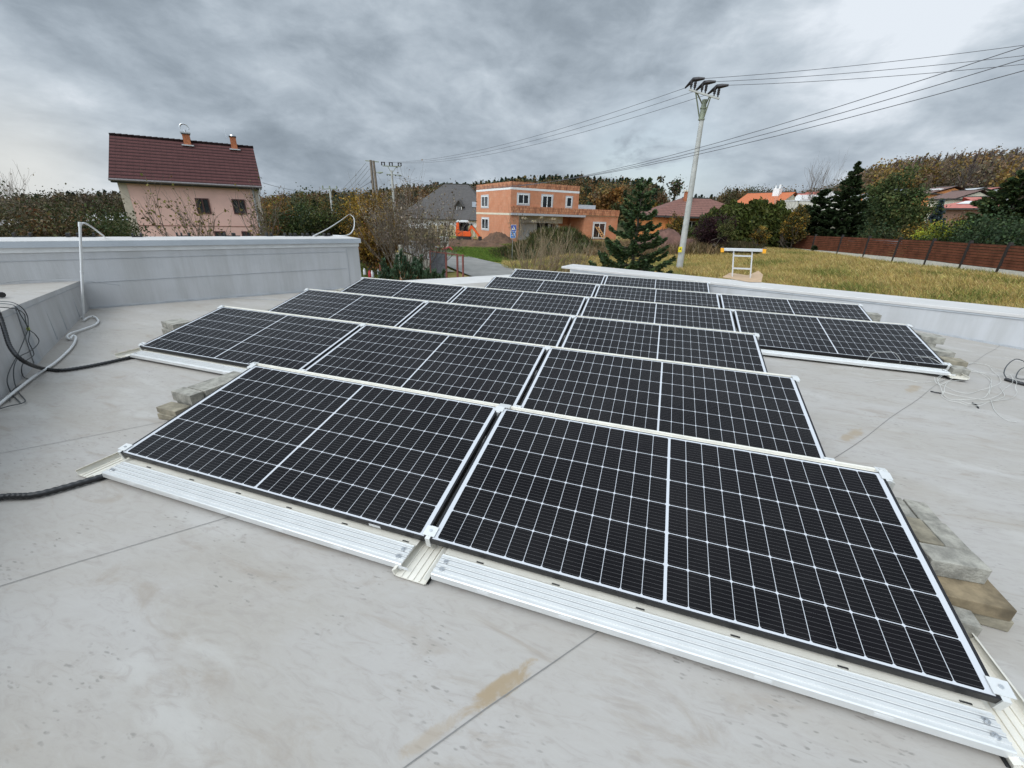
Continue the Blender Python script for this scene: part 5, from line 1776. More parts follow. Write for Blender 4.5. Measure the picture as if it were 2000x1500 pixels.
# covered lean-to roof edge and sheet behind the fence
sa, sb__ = at(1684, 471, 44), at(1806, 471, 40)
mb = MB(M_GREYROOF)
mb.bar(sa, sb__, 2.2, 0.06)
o = mb.build('shed_roof', None)
set_props(o, 'low grey sheet roof of a lean-to just behind the board fence', 'shed')
tq = at(1736, 474, 39.6)
mb = MB(simple('silver_sheet', (0.55, 0.57, 0.62), 0.35, metal=0.3)).frame(tuple(tq), (at(1760, 474, 39).x - tq.x, at(1760, 474, 39).y - tq.y, 0))
for k in range(7):
    a_, b_ = -0.45 + k * .2, -0.45 + (k + 1) * .2
    za, zb_ = 0.06 * math.sin(k * 2.1), 0.06 * math.sin((k + 1) * 2.1)
    mb.face([(a_, 0, -.16 + za), (b_, 0, -.16 + zb_), (b_, .1, .14 + zb_ * .5), (a_, .1, .14 + za * .5)])
set_props(mb.build('plastic_sheet', None), 'crumpled silver sheet hanging over the board fence top', 'sheet')

# ------------------------------------------------------------------ street furniture, gate, machine
sgp = at(1000, 514, 40)
sgp.z = min(sgp.z, Z(sgp.x, sgp.y))
sgn = thing('road_sign', 'grey post with a blue crossing sign above a blue plate reading 20', 'road sign', tuple(sgp))
face = (at(960, 440, 40) - at(1040, 440, 40)).normalized() * -1
mb = MB(M_STEEL)
mb.tube([sgp - Vector((0, 0, .3)), Vector((sgp.x, sgp.y, at(1003, 439, 40).z))], 0.035, 8)
mb.build('post', sgn, smooth=True)


def plate(c, w, h, m_in, name):
    mb = MB(M_WHITE).frame(tuple(c - face.cross(Vector((0, 0, 1))) * -0.05), face)
    mb.box(-w / 2, w / 2, -.02, .0, -h / 2, h / 2)
    mb.mat(m_in).box(-w / 2 + .03, w / 2 - .03, -.024, -.0195, -h / 2 + .03, h / 2 - .03)
    return mb


c1 = at(1003.2, 445.6, 39.9)
mb = plate(c1, 0.50, 0.58, M_SIGNB, 'crossing_plate')
mb.mat(M_WHITE).prism([(-.17, -.15), (.17, -.15), (0, .17)], -.028, -.0235, 1)
mb.mat(M_DARK)
mb.box(-.035, .025, -.031, -.0275, -.04, .03)
mb.box(-.012, .022, -.031, -.0275, .04, .075)
mb.hexa([(-.07, -.031, -.13), (-.04, -.031, -.13), (-.04, -.0275, -.13), (-.07, -.0275, -.13), (-.035, -.031, -.04), (0, -.031, -.04), (0, -.0275, -.04), (-.035, -.0275, -.04)])
mb.hexa([(.04, -.031, -.13), (.07, -.031, -.13), (.07, -.0275, -.13), (.04, -.0275, -.13), (-.01, -.031, -.04), (.025, -.031, -.04), (.025, -.0275, -.04), (-.01, -.0275, -.04)])
mb.build('crossing_plate', sgn)
c2 = at(1002.2, 458.3, 39.9)
mb = plate(c2, 0.50, 0.60, M_SIGNL, 'zone_plate')
pl = mb.build('speed_plate', sgn)
fc_ = bpy.data.curves.new('digits', 'FONT')
fc_.body, fc_.size, fc_.align_x, fc_.align_y, fc_.extrude = '20', 0.36, 'CENTER', 'CENTER', 0.004
tmp = bpy.data.objects.new('digits_tmp', fc_)
COL.objects.link(tmp)
dg = bpy.context.evaluated_depsgraph_get()
me = bpy.data.meshes.new_from_object(tmp.evaluated_get(dg))
bpy.data.objects.remove(tmp)
me.materials.clear()
me.materials.append(M_WHITE)
yv = Vector((0, 0, 1)).cross(face).normalized()
for vtx in me.vertices:
    p = vtx.co
    vtx.co = c2 + face * p.x + Vector((0, 0, p.y)) - yv * (0.0785 + p.z) - ORG[sgn.name]
dgo = bpy.data.objects.new('digits', me)
COL.objects.link(dgo)
dgo.parent = pl

cb = gp(869, 486, 45)
mb = MB(M_CONCL).frame(tuple(cb), (face.x, face.y, 0))
ct_ = at(869, 463, 45).z - cb.z
mb.box(-.42, .42, -.18, .18, -.2, ct_ * .96)
mb.mat(M_WHITE).box(-.46, .46, -.22, .22, ct_ * .96, ct_ * 1.03)
mb.mat(M_DARK).box(-.05, .12, -.184, -.179, .05, .55)
set_props(mb.build('meter_cabinet', None, bevel=.02), 'pale upright meter cabinet beside the road verge', 'cabinet')
rp0, rp1 = gp(862, 491, 43), gp(884, 486, 43)
mb = MB(simple('red_plastic', (0.45, 0.035, 0.04), 0.5))
mb.tube(spline([rp0 + Vector((0, 0, .08)), rp0.lerp(rp1, .4) + Vector((0, 0, .22)), rp0.lerp(rp1, .7) + Vector((0, 0, .35)), rp1 + Vector((0, 0, .1))]), 0.09, 8)
set_props(mb.build('red_pipe', None, smooth=True), 'red plastic pipe lying in the grass by the pale cabinet', 'pipe')

# red tube gate with dark mesh leaf
def gpt(px, py, D_=23.5):
    return at(px, py, D_)


gate = thing('tube_gate', 'open dark red tube gate with grey mesh beside the road', 'gate', tuple(Vector((gpt(880, 500).x, gpt(880, 500).y, -2.6))))


def vpost(px, ytop, D_, r=0.045):
    p = gpt(px, ytop, D_)
    b_ = Vector((p.x, p.y, min(-2.45, Z(p.x, p.y) - .1)))
    mb = MB(M_RED)
    mb.bar(b_, p, r * 1.5, r * 1.5)
    mb.build('post', gate)
    return p, b_


p1, q1 = vpost(840, 489, 26.5)
p2_, q2 = vpost(852, 483, 27.2, .04)
p3, q3 = vpost(871, 493, 25.0, .055)
p4, q4 = vpost(893, 496, 23.2, .055)
p5, q5 = vpost(904, 497, 22.3, .05)
p6, q6 = vpost(868, 480, 28, .03)
for a_, b_ in ((p1, p3), (p3, p4), (p4, p5), (q3 + Vector((0, 0, .35)), q4 + Vector((0, 0, .35))), (q3 + Vector((0, 0, .30)), q5 + Vector((0, 0, .75))), (q4 + Vector((0, 0, .35)), q5 + Vector((0, 0, .35)))):
    mb = MB(M_RED)
    mb.bar(a_ - Vector((0, 0, .05)), b_ - Vector((0, 0, .05)), .045)
    mb.build('rail', gate)
mb = MB(M_MESH)
nx_, nz_ = 26, 26
for i in range(nx_ + 1):
    a_ = p1.lerp(p3, i / nx_)
    mb.bar(Vector((a_.x, a_.y, q1.z + .1)), Vector((a_.x, a_.y, a_.z - .1)), .022)
for j in range(nz_ + 1):
    f = j / nz_
    mb.bar(Vector((p1.x, p1.y, q1.z + .1 + (p1.z - q1.z - .2) * f)), Vector((p3.x, p3.y, q3.z + .1 + (p3.z - q3.z - .2) * f)), .022)
mb.build('mesh_leaf', gate)
gp0 = gpt(783, 500, 27)
mb = MB(M_CONCL)
mb.box(gp0.x - .09, gp0.x + .09, gp0.y - .09, gp0.y + .09, -2.8, at(766, 478, 27).z)
o = mb.build('garden_post', None)
set_props(o, 'pale weathered concrete post on the lawn before the bare bush', 'post')
q = at(742, 515, 21)
mb = MB(M_RED)
mb.bar(Vector((q.x, q.y, -2.8)), q, .05)
set_props(mb.build('fence_stake', None), 'thin dark red stake left of the young pine', 'post')
for k, (px, py, D_, c_) in enumerate(((719, 502, 29, 'red'), (724, 502, 29, 'white'), (736, 489, 30, 'white'), (708, 488, 30, 'white'), (745, 489, 30, 'white'))):
    b_ = at(px, py, D_)
    g_ = Vector((b_.x, b_.y, Z(b_.x, b_.y)))
    mb = MB(MATS['red_plastic'] if c_ == 'red' else M_WHITEP)
    mb.lathe(g_, [(0.10, 0), (0.11, 0.05), (0.10, 0.34), (0.05, 0.42), (0.05, 0.47)], 8)
    set_props(mb.build('canister', None, smooth=True), ['small red canister on the lawn under the yellow bushes', 'tall white canister beside the red one on the lawn', 'white canister under the orange bush nearest the bare bush',
              'white canister farthest left under the yellow bushes', 'white canister in shade right of the middle of the yellow bushes'][k], 'canister', 'canisters under the yellow bushes')

# small excavator
ex0 = gp(906, 464, 50)
exr = Vector((RT.x, RT.y, 0)).normalized()
exm = thing('excavator', 'orange mini excavator with white cab roof digging beside the clay block house', 'excavator', tuple(ex0))
exm.scale = (0.78, 0.78, 0.78)


def exf():
    return (tuple(ex0), exr)


mb = MB(M_RUBBER).frame(*exf())
for y_ in (-.75, .35):
    mb.prism([(-1.0, .08), (-.85, 0), (.85, 0), (1.0, .08), (1.0, .38), (.85, .46), (-.85, .46), (-1.0, .38)], y_, y_ + .38, 1)
mb.build('track', exm)
mb = MB(M_EXC).frame(*exf())
mb.prism([(-1.05, .5), (1.05, .5), (1.1, .75), (.95, 1.15), (-.55, 1.25), (-.62, 2.35), (-.98, 2.35), (-1.15, .9)], -.72, .72, 1)
mb.build('body', exm, bevel=.05)
mb = MB(M_BLACK).frame(*exf())
for x_, y_ in ((-.55, -.68), (.55, -.68), (-.55, .62), (.55, .62), (.05, -.68)):
    mb.box(x_ - .045, x_ + .045, y_, y_ + .07, 1.1, 2.45)
mb.box(-.5, -.1, -.25, .35, 1.1, 1.75)
mb.mat(M_GLASS).box(-.5, .5, .5, .54, 1.15, 2.42)
mb.build('cab_frame', exm)
mb = MB(M_WHITE).frame(*exf())
mb.prism([(-1.0, 2.36), (-.9, 2.66), (.5, 2.66), (.72, 2.45), (.72, 2.38)], -.74, .74, 1)
mb.build('cab_roof', exm, bevel=.06)
mb = MB(M_EXC).frame(*exf())
mb.bar((.55, -.1, .75), (1.15, -.15, 1.9), .22, .3).bar((1.1, -.15, 1.95), (2.3, -.2, .55), .20, .28)
mb.build('boom', exm)
mb = MB(M_RUBBER).frame(*exf())
mb.bar((.45, -.18, 1.0), (1.0, -.2, 1.5), .09).bar((1.2, -.2, 2.1), (1.9, -.22, 1.2), .08)
mb.prism([(2.15, .6), (2.6, .5), (2.65, .1), (2.3, -.05), (2.1, .2)], -.45, .15, 1)
mb.build('bucket', exm)
mb = MB(M_STEEL).frame(*exf())
mb.box(1.25, 1.33, -.9, .9, .05, .5).bar((.7, 0, .3), (1.25, 0, .3), .12)
mb.build('blade', exm)

# ------------------------------------------------------------------ plants


def unit(v):
    return v / np.maximum(np.linalg.norm(v, axis=-1, keepdims=True), 1e-9)


def leaves(P, size, rng, dirs=None, aspect=1.0, flat=0.0):
    """one small quad per point; dirs gives the long axis, flat turns faces upward"""
    n = len(P)
    d = unit(rng.normal(size=(n, 3))) if dirs is None else unit(dirs)
    o = rng.normal(size=(n, 3))
    o[:, 2] *= (1 - flat)
    w = unit(np.cross(d, unit(o)))
    if flat:
        w = unit(w * np.array([1, 1, 1 - flat]))
    s = np.broadcast_to(np.asarray(size, float), (n,))[:, None] * (0.65 + 0.7 * rng.random((n, 1)))
    a, b_ = d * s * 0.5 * aspect, w * s * 0.5
    v = np.stack([P - a, P + b_ * 0.9, P + a, P - b_ * 0.9], 1).reshape(-1, 3)
    return v, np.arange(4 * n).reshape(n, 4)


def tints(n, palette, rng, jit=0.22, idx=None):
    pal = np.array(palette, float)
    i = rng.integers(0, len(pal), n) if idx is None else idx
    return np.clip(pal[i] * (1 + jit * rng.normal(size=(n, 1))) * (1 + 0.06 * rng.normal(size=(n, 3))), 0.004, 0.8)


def seg_tubes(segs, n=4):
    """segs: (p0, p1, r0, r1) rows -> prisms"""
    S = np.array([np.concatenate([a, b_, [r0, r1]]) for a, b_, r0, r1 in segs])
    p0, p1, r0, r1 = S[:, :3], S[:, 3:6], S[:, 6:7], S[:, 7:8]
    d = unit(p1 - p0)
    ref = np.where(np.abs(d[:, 2:3]) > 0.9, np.array([[1.0, 0, 0]]), np.array([[0, 0, 1.0]]))
    u = unit(np.cross(d, ref))
    w = np.cross(d, u)
    V = []
    for p, r in ((p0, r0), (p1, r1)):
        for k in range(n):
            a = 2 * math.pi * k / n
            V.append(p + (u * math.cos(a) + w * math.sin(a)) * r)
    V = np.stack(V, 1)                                   # (m, 2n, 3)
    m_ = len(S)
    base = (np.arange(m_) * 2 * n)[:, None]
    F = []
    for k in range(n):
        F.append(base + np.array([[k, (k + 1) % n, n + (k + 1) % n, n + k]]))
    return V.reshape(-1, 3), np.concatenate(F, 0)


def grow(rng, p, d, L, r, depth, segs, tips, spread=0.6, up=0.15, kids=(3, 5), taper=0.62, wig=0.18, steps=3):
    pos, dir_ = np.array(p, float), unit(np.array(d, float))
    pts = [pos]
    for k in range(steps):
        dir_ = unit(dir_ + rng.normal(size=3) * wig + np.array([0, 0, up * 0.4]))
        q = pos + dir_ * L / steps
        ra, rb_ = r * (1 - (1 - taper) * k / steps), r * (1 - (1 - taper) * (k + 1) / steps)
        segs.append((pos, q, ra, rb_))
        pos = q
        pts.append(q)
    if depth <= 0:
        tips.append((pts[0], pts[-1]))
        return
    for k in range(rng.integers(kids[0], kids[1] + 1)):
        f = 0.35 + 0.65 * rng.random()
        i = min(int(f * steps), steps - 1)
        b_ = pts[i] + (pts[i + 1] - pts[i]) * (f * steps - i)
        nd = unit(dir_ + unit(rng.normal(size=3)) * spread * (0.7 + 0.6 * rng.random()) + np.array([0, 0, up]))
        grow(rng, b_, nd, L * (0.5 + 0.25 * rng.random()), r * taper * 0.72, depth - 1, segs, tips, spread, up, kids, taper, wig, steps)


def plant_parts(root, segs, P, size, tint, rng, nside=4, dirs=None, aspect=1.2, trunk='trunk', crown='crown', flat=0.0, bark=None):
    if segs:
        v, f = seg_tubes(segs, nside)
        raw_mesh(trunk, v, f, bark or M_BARK, parent=root)
    if P is not None and len(P):
        v, f = leaves(P, size, rng, dirs, aspect, flat)
        raw_mesh(crown, v, f, M_LEAF, tint, parent=root)


def broadleaf(name, label, pos, H, Rc, n, size, palette, seed, cat='tree', trunk_h=0.3, depth=2, squash=0.8, stems=1, leafy=1.0, group=None, kids=(4, 6), clump=0.2, r0=None):
    rng = np.random.default_rng(seed)
    pos = np.array(pos, float)
    root = thing(name, label, cat, tuple(pos), group)
    segs, tips = [], []
    r0 = r0 or 0.022 * H + 0.02
    for s_ in range(stems):
        d = unit(np.array([rng.normal() * (0.08 if stems == 1 else 0.35), rng.normal() * (0.08 if stems == 1 else 0.35), 1.0]))
        off = rng.normal(size=3) * (0 if stems == 1 else 0.10 * Rc)
        off[2] = -0.2
        grow(rng, pos + off, d, H * (trunk_h + 0.25), r0 / math.sqrt(stems), depth, segs, tips, 0.95, 0.12, kids, 0.66, 0.16)
    T = np.array([b_ for a, b_ in tips])
    cz = pos[2] + H * (0.5 + trunk_h * 0.5)
    c = np.array([pos[0], pos[1], cz])
    rv_, rh = H * (1 - trunk_h) * 0.5, Rc
    # fit the branch tips into the crown's envelope
    sc = np.array([rh, rh, rv_])
    q = (T - c) / sc
    ln = np.linalg.norm(q, axis=1, keepdims=True)
    bad = (ln > 1.0)[:, 0]
    nc = max(12, int(len(T) * 0.9))
    extra = unit(rng.normal(size=(nc, 3))) * (rng.random((nc, 1)) ** 0.45)
    lump = 1 + 0.22 * np.sin(extra[:, :1] * 4 + seed) * np.cos(extra[:, 1:2] * 5 + seed * 2) + 0.12 * rng.normal(size=(nc, 1))
    cl = np.concatenate([T[~bad], c + extra * sc * lump * 0.92])
    for e_ in cl[len(T[~bad]):]:
        j = np.argmin(np.linalg.norm(T - e_, axis=1)) if len(T) else None
        if j is not None and np.linalg.norm(T[j] - e_) < Rc * 1.2:
            segs.append((T[j], e_, r0 * 0.10, r0 * 0.03))
    n = int(n * leafy)
    i = rng.integers(0, len(cl), n)
    P = cl[i] + rng.normal(size=(n, 3)) * clump * Rc * np.array([1, 1, 0.75])
    topz = np.percentile(P[:, 2], 98.5) - pos[2]
    P[:, 2] = pos[2] + (P[:, 2] - pos[2]) * H / topz
    P[:, 2] = np.maximum(P[:, 2], pos[2] + 0.1)
    ws = np.percentile(np.hypot(P[:, 0] - pos[0], P[:, 1] - pos[1]), 97)
    P[:, :2] = pos[:2] + (P[:, :2] - pos[:2]) * min(1.0, Rc / ws)
    segs = [(a, b_, q0, q1) for a, b_, q0, q1 in segs if b_[2] < pos[2] + H * 0.97 and math.hypot(b_[0] - pos[0], b_[1] - pos[1]) < Rc]
    tone = 1 + 0.22 * rng.normal(size=len(cl))
    pidx = rng.integers(0, len(palette), len(cl))
    pi = np.where(rng.random(n) < 0.6, pidx[i], rng.integers(0, len(palette), n))
    tint = tints(n, palette, rng, 0.18, pi) * np.clip(tone[i], 0.55, 1.5)[:, None]
    plant_parts(root, segs, P, size, tint, rng)
    return root


def conifer(name, label, pos, H, Rc, palette, seed, whorl=0.42, per=9, needle=0.22, droop=0.12, tip_up=0.25, fullness=1.0, cat='tree', start=0.06, power=0.85, group=None, wind=0.0):
    rng = np.random.default_rng(seed)
    pos = np.array(pos, float)
    root = thing(name, label, cat, tuple(pos), group)
    segs = [(pos + np.array([0, 0, -.3]), pos + np.array([0, 0, H * 0.5]), 0.016 * H + .02, 0.010 * H + .012), (pos + np.array([0, 0, H * 0.5]), pos + np.array([wind * .5, 0, H * 0.99]), 0.010 * H + .012, 0.012)]
    P, Dn = [], []
    z = H * start
    k = 0
    while z < H * 0.985:
        f = 1 - z / H
        rad = Rc * f ** power * (0.85 + 0.3 * rng.random())
        nb = max(3, int(per * (0.45 + 0.55 * f) + rng.random()))
        a0_ = rng.random() * 6.28
        for j in range(nb):
            a = a0_ + 6.283 * j / nb + rng.normal() * 0.16
            L_ = rad * (0.62 + 0.5 * rng.random())
            if L_ < 0.08:
                L_ = 0.08
            dv_ = np.array([math.cos(a), math.sin(a), 0])
            zz = z + rng.normal() * whorl * 0.18
            st_ = 5
            prev = pos + np.array([wind * .5 * (zz / H) ** 2, 0, zz])
            bp_ = [prev]
            for s_ in range(1, st_ + 1):
                t_ = s_ / st_
                h = -droop * L_ * math.sin(t_ * math.pi * 0.75) * (0.5 + f) + tip_up * L_ * t_ ** 2.2 + (0.45 * L_ * t_ if f < 0.12 else 0)
                q = pos + dv_ * L_ * t_ + np.array([wind * .5 * (zz / H) ** 2 + wind * 0.25 * L_ * t_ ** 2, 0, zz + h])
                segs.append((prev, q, max(0.004, 0.018 * L_ * (1.1 - t_)), max(0.003, 0.018 * L_ * (1.0 - t_))))
                prev = q
                bp_.append(q)
            bp_ = np.array(bp_)
            m_ = int(fullness * (10 + 42 * L_))
            t_ = np.sqrt(rng.random(m_)) * 0.92 + 0.10
            tt = np.clip(t_, 0, 0.999) * st_
            i0 = tt.astype(int)
            c = bp_[i0] + (bp_[i0 + 1] - bp_[i0]) * (tt - i0)[:, None]
            side = np.array([-dv_[1], dv_[0], 0])
            wid = L_ * 0.30 * (1.12 - t_) + 0.03
            sgn_ = rng.uniform(-1, 1, m_)
            c = c + side * (sgn_ * wid)[:, None]
            c[:, 2] += -np.abs(sgn_) * wid * 0.20 + rng.normal(size=m_) * 0.03 * (1 + L_ * .3)
            P.append(c)
            Dn.append(dv_[None, :] * 0.75 + side[None, :] * sgn_[:, None] * 0.9 + rng.normal(size=(m_, 3)) * 0.22 + np.array([[wind, 0, 0.10]]))
        z += whorl * (0.65 + 0.35 * f) * (0.85 + 0.3 * rng.random())
        k += 1
    P, Dn = np.concatenate(P), np.concatenate(Dn)
    tint = tints(len(P), palette, rng, 0.25)
    plant_parts(root, segs, P, needle, tint, rng, 4, Dn, 1.9, flat=0.35)
    return root


def bare_shrub(name, label, pos, H, Rc, stems, seed, leaf_n=0, leaf=0.07, palette=((0.2, 0.13, 0.05),), depth=2, r0=0.018, kids=(3, 5), cat='shrub', twig=None, up=0.3, spread=0.5, tip_tint=None):
    rng = np.random.default_rng(seed)
    pos = np.array(pos, float)
    root = thing(name, label, cat, tuple(pos))
    segs, tips = [], []
    for s_ in range(stems):
        a, q = rng.random() * 6.28, rng.random() ** 0.6
        d = unit(np.array([math.cos(a) * q * Rc / H * 1.2, math.sin(a) * q * Rc / H * 1.2, 0.8]))
        b_ = pos + np.array([math.cos(a) * q * Rc * .25, math.sin(a) * q * Rc * .25, -.15])
        grow(rng, b_, d, H * (0.55 + 0.25 * rng.random()), r0 * (0.7 + .6 * rng.random()), depth, segs, tips, spread, up, kids, 0.62, 0.14)
    P = T = None
    if leaf_n:
        i = rng.integers(0, len(tips), leaf_n)
        f = rng.random((leaf_n, 1))
        A = np.array([a for a, b_ in tips])[i]
        B_ = np.array([b_ for a, b_ in tips])[i]
        P = A + (B_ - A) * f + rng.normal(size=(leaf_n, 3)) * leaf * 0.6
        T = tints(leaf_n, palette, rng, 0.25)
    plant_parts(root, segs, P, leaf, T, rng, 3, trunk='stems', crown='leaves', bark=twig or M_TWIG)
    return root


DK = [(0.030, 0.048, 0.020), (0.040, 0.060, 0.024), (0.022, 0.036, 0.016), (0.052, 0.070, 0.028)]
FIR = [(0.034, 0.056, 0.024), (0.046, 0.074, 0.030), (0.026, 0.044, 0.020), (0.062, 0.090, 0.036)]
PINE = [(0.050, 0.074, 0.024), (0.066, 0.088, 0.028), (0.038, 0.056, 0.020), (0.088, 0.094, 0.032)]
OLIVE = [(0.070, 0.068, 0.022), (0.050, 0.055, 0.020), (0.085, 0.070, 0.025), (0.035, 0.045, 0.016)]
RUST = [(0.16, 0.075, 0.022), (0.13, 0.055, 0.020), (0.10, 0.060, 0.022), (0.18, 0.10, 0.030)]
GOLD = [(0.26, 0.155, 0.022), (0.20, 0.12, 0.020), (0.17, 0.095, 0.020), (0.12, 0.085, 0.024), (0.30, 0.19, 0.035)]
BROWN = [(0.105, 0.074, 0.044), (0.085, 0.060, 0.036), (0.125, 0.084, 0.042), (0.066, 0.054, 0.030)]
GREEN = [(0.055, 0.074, 0.020), (0.072, 0.086, 0.024), (0.040, 0.056, 0.018), (0.095, 0.095, 0.030)]


def tree_at(px, D, py_top):
    g = gp(px, py_top * .65 + 440 * .35, D)
    t_ = at(px, py_top, D)
    return g, t_.z - g.z


# the dark fir in the middle, young pine by the rear edge
g = gp(1240, 480, 19.5)
H_ = at(1250, 352, 19.5).z - g.z
conifer('fir_tree', 'dark young fir with upswept branches standing before the right parapet', (g.x, g.y, g.z), H_, 1.95, [tuple(c * 1.3 for c in q) for q in FIR], 4, whorl=0.46, per=12, needle=0.08, droop=0.10, tip_up=0.30, fullness=3.2, start=0.05, power=0.66)

rng = np.random.default_rng(8)
yp = thing('young_pine', 'bushy young pine with candle shoots rising beyond the rear roof edge', 'tree', tuple(gp(800, 545, 14.5)))
py_o = np.array(ORG[yp.name])
segs, PP, DD_ = [], [], []
shoots = []
for k in range(86):
    px = 800 + rng.normal() * 30
    px = min(max(px, 742), 868)
    py = 548 - rng.random() * (16 + 34 * math.exp(-((px - 800) / 36) ** 2))
    shoots.append((px, py, 14.5 + rng.normal() * 0.8, 0.30 + 0.14 * rng.random()))
shoots += [(783, 489, 14.4, .42), (776, 500, 14.3, .36), (790, 501, 14.6, .36), (749, 507, 14.2, .5), (757, 524, 14.2, .42), (745, 515, 14.2, .34), (823, 500, 14.9, .42), (816, 508, 14.6, .36), (867, 528, 15.0, .36), (862, 538, 15.0, .36), (753, 540, 14.0, .5)]
for px, py, D_, L_ in shoots:
    tip = np.array(at(px, py, D_))
    out = np.array([tip[0] - py_o[0], tip[1] - py_o[1], 0]) * 0.35
    d = unit(np.array([0, 0, 1.0]) + out * 0.5 + rng.normal(size=3) * 0.16)
    base = tip - d * L_
    segs.append((base, tip, 0.016, 0.008))
    segs.append((base, base * 0.5 + np.array([py_o[0], py_o[1], base[2] - .5]) * 0.5, 0.016, 0.022))
    m_ = 130
    t_ = rng.random(m_)
    ax = unit(rng.normal(size=(m_, 3)))
    nd = unit(ax - (ax @ d)[:, None] * d[None, :]) * 0.75 + d[None, :] * 0.9
    c = base + d * L_ * t_[:, None]
    PP.append(c + nd * 0.04)
    DD_.append(nd)
segs.append((py_o + np.array([0, 0, -.2]), py_o + np.array([0, 0, 2.0]), 0.07, 0.04))
PP, DD_ = np.concatenate(PP), np.concatenate(DD_)
v, f = seg_tubes(segs, 4)
raw_mesh('stem', v, f, simple('pine_stem', (0.22, 0.10, 0.04), 0.8), parent=yp)
v, f = leaves(PP, 0.032, rng, DD_, 4.2)
raw_mesh('needles', v, f, M_LEAF, tints(len(PP), [(0.062, 0.105, 0.058), (0.085, 0.130, 0.075), (0.040, 0.072, 0.040)], rng, .25), parent=yp)

# bare shrub before the mound, bush by the gate
g = gp(1052, 530, 22)
bare_shrub('bare_shrub', 'leafless fan shaped shrub beside the road before the weedy mound', (g.x, g.y, g.z), at(1052, 456, 22).z - g.z, 2.6, 20, 3, 600, 0.06, [(0.22, 0.17, 0.095), (0.15, 0.12, 0.07)], 2, 0.040, (4, 6), up=0.26, spread=0.5, twig=simple('pale_brown_twig', (0.22, 0.165, 0.10), .9))
g = gp(795, 520, 27)
bare_shrub('bare_bush', 'big leafless grey bush behind the young pine', (g.x, g.y, g.z), (at(790, 392, 27).z - g.z), 2.5, 34, 6, 3200, 0.085, [(0.20, 0.155, 0.10), (0.26, 0.22, 0.17), (0.10, 0.075, 0.045)], 2, 0.024, (4, 7), up=0.32)
g = gp(838, 505, 31)
bare_shrub('bare_bush', 'lower leafless bush with green tufts left of the gate', (g.x, g.y, g.z), (at(838, 440, 31).z - g.z), 1.9, 24, 16, 1500, 0.085, [(0.09, 0.085, 0.035), (0.16, 0.12, 0.07), (0.05, 0.06, 0.025)], 2, 0.022, (4, 6), up=0.3)
for (px, D_, top, Rm, n, pal, sd, lab) in (
        (722, 32, 385, 2.0, 5200, GOLD, 21, 'golden leaved bush nearest the tall wall corner'),
        (752, 34, 398, 1.8, 4200, GOLD + RUST, 22, 'orange and gold bush between the golden bush and the bare bush'),
        (690, 36, 392, 1.9, 3600, GOLD + OLIVE, 23, 'yellow green bush just behind the end of the tall wall'),
        (728, 30, 440, 1.4, 2600, RUST + GOLD, 24, 'low rust coloured bush under the golden bush by the lawn'),
        (668, 40, 404, 2.2, 3600, OLIVE + BROWN, 25, 'olive bush with pale seed heads behind the arched conduit'),
        (630, 36, 405, 2.7, 5200, GREEN + OLIVE, 26, 'broad dark green bush left of the arched conduit'),
        (588, 35, 402, 2.4, 4600, GREEN + DK, 27, 'dark green bush in the middle of the hedge right of the pink house'),
        (548, 36, 410, 2.0, 3600, OLIVE + RUST, 28, 'brownish bush next to the right corner of the pink house'),
        (532, 52, 385, 2.6, 3400, RUST + GOLD, 29, 'orange autumn tree behind the right corner of the pink house')):
    g, H_ = tree_at(px, D_, top)
    broadleaf('autumn_bush', lab, g, H_, Rm, int(n * 2.0), 0.115, pal, sd, 'bush', 0.12, 2, stems=4, clump=0.13)

# shrubs and trees left of the pink house, behind the tall wall
for (px, D_, top, Rm, n, pal, sd, lab) in (
        (18, 27, 400, 2.6, 5200, BROWN + DK, 31, 'brown thinning tree at the far left picture edge'),
        (78, 30, 404, 2.6, 5200, BROWN + OLIVE, 32, 'brown and olive tree second from the left picture edge'),
        (62, 24, 424, 1.8, 3800, OLIVE + BROWN, 35, 'low olive bush in front of the brown trees on the left'),
        (110, 24, 430, 1.7, 3400, RUST + BROWN + BROWN, 36, 'low rust tinged bush above the upright white pipe on its left'),
        (135, 32, 408, 2.6, 5200, BROWN + OLIVE + DK, 33, 'mottled brown tree left of the dark green one near the pink house'),
        (165, 25, 424, 1.9, 3800, GREEN + DK, 37, 'dark green bush right above the upright white pipe'),
        (190, 28, 420, 1.9, 4600, GREEN + OLIVE + DK, 34, 'green bush between the white pipe and the pink house'),
        (216, 29, 424, 1.1, 2400, OLIVE + GREEN, 38, 'olive green bush touching the left corner of the pink house')):
    g, H_ = tree_at(px, D_, top)
    mean_ = np.mean(np.array(pal), 0)
    pal = [tuple(np.array(q) * .5 + mean_ * .5) for q in pal]
    broadleaf('hedge_tree', lab, g, H_, Rm, int(n * 2.4), 0.085, pal, sd, 'tree' if 'tree' in lab else 'bush', 0.10, 2, stems=3, clump=0.16)
g, H_ = tree_at(40, 45, 360)
bare_shrub('bare_tree', 'bare tree whose twigs rise above the brown trees on the left', g, H_, 1.6, 6, 41, 60, .08, depth=2, r0=0.03, kids=(5, 7), cat='tree')
for px, D_, top, sd, n, lab in ((372, 27, 398, 42, 420, 'small fruit tree with a few yellow leaves before the pink house wall'), (512, 28, 400, 43, 260, 'nearly leafless fruit tree at the right corner of the pink house')):
    g, H_ = tree_at(px, D_, top)
    bare_shrub('fruit_tree', lab, g, H_, 0.95, 6, sd, n, 0.10, [(0.20, 0.15, 0.03), (0.13, 0.12, 0.03), (0.10, 0.075, 0.03)], 2, 0.032, (4, 6), 'tree', up=0.25, spread=0.55)

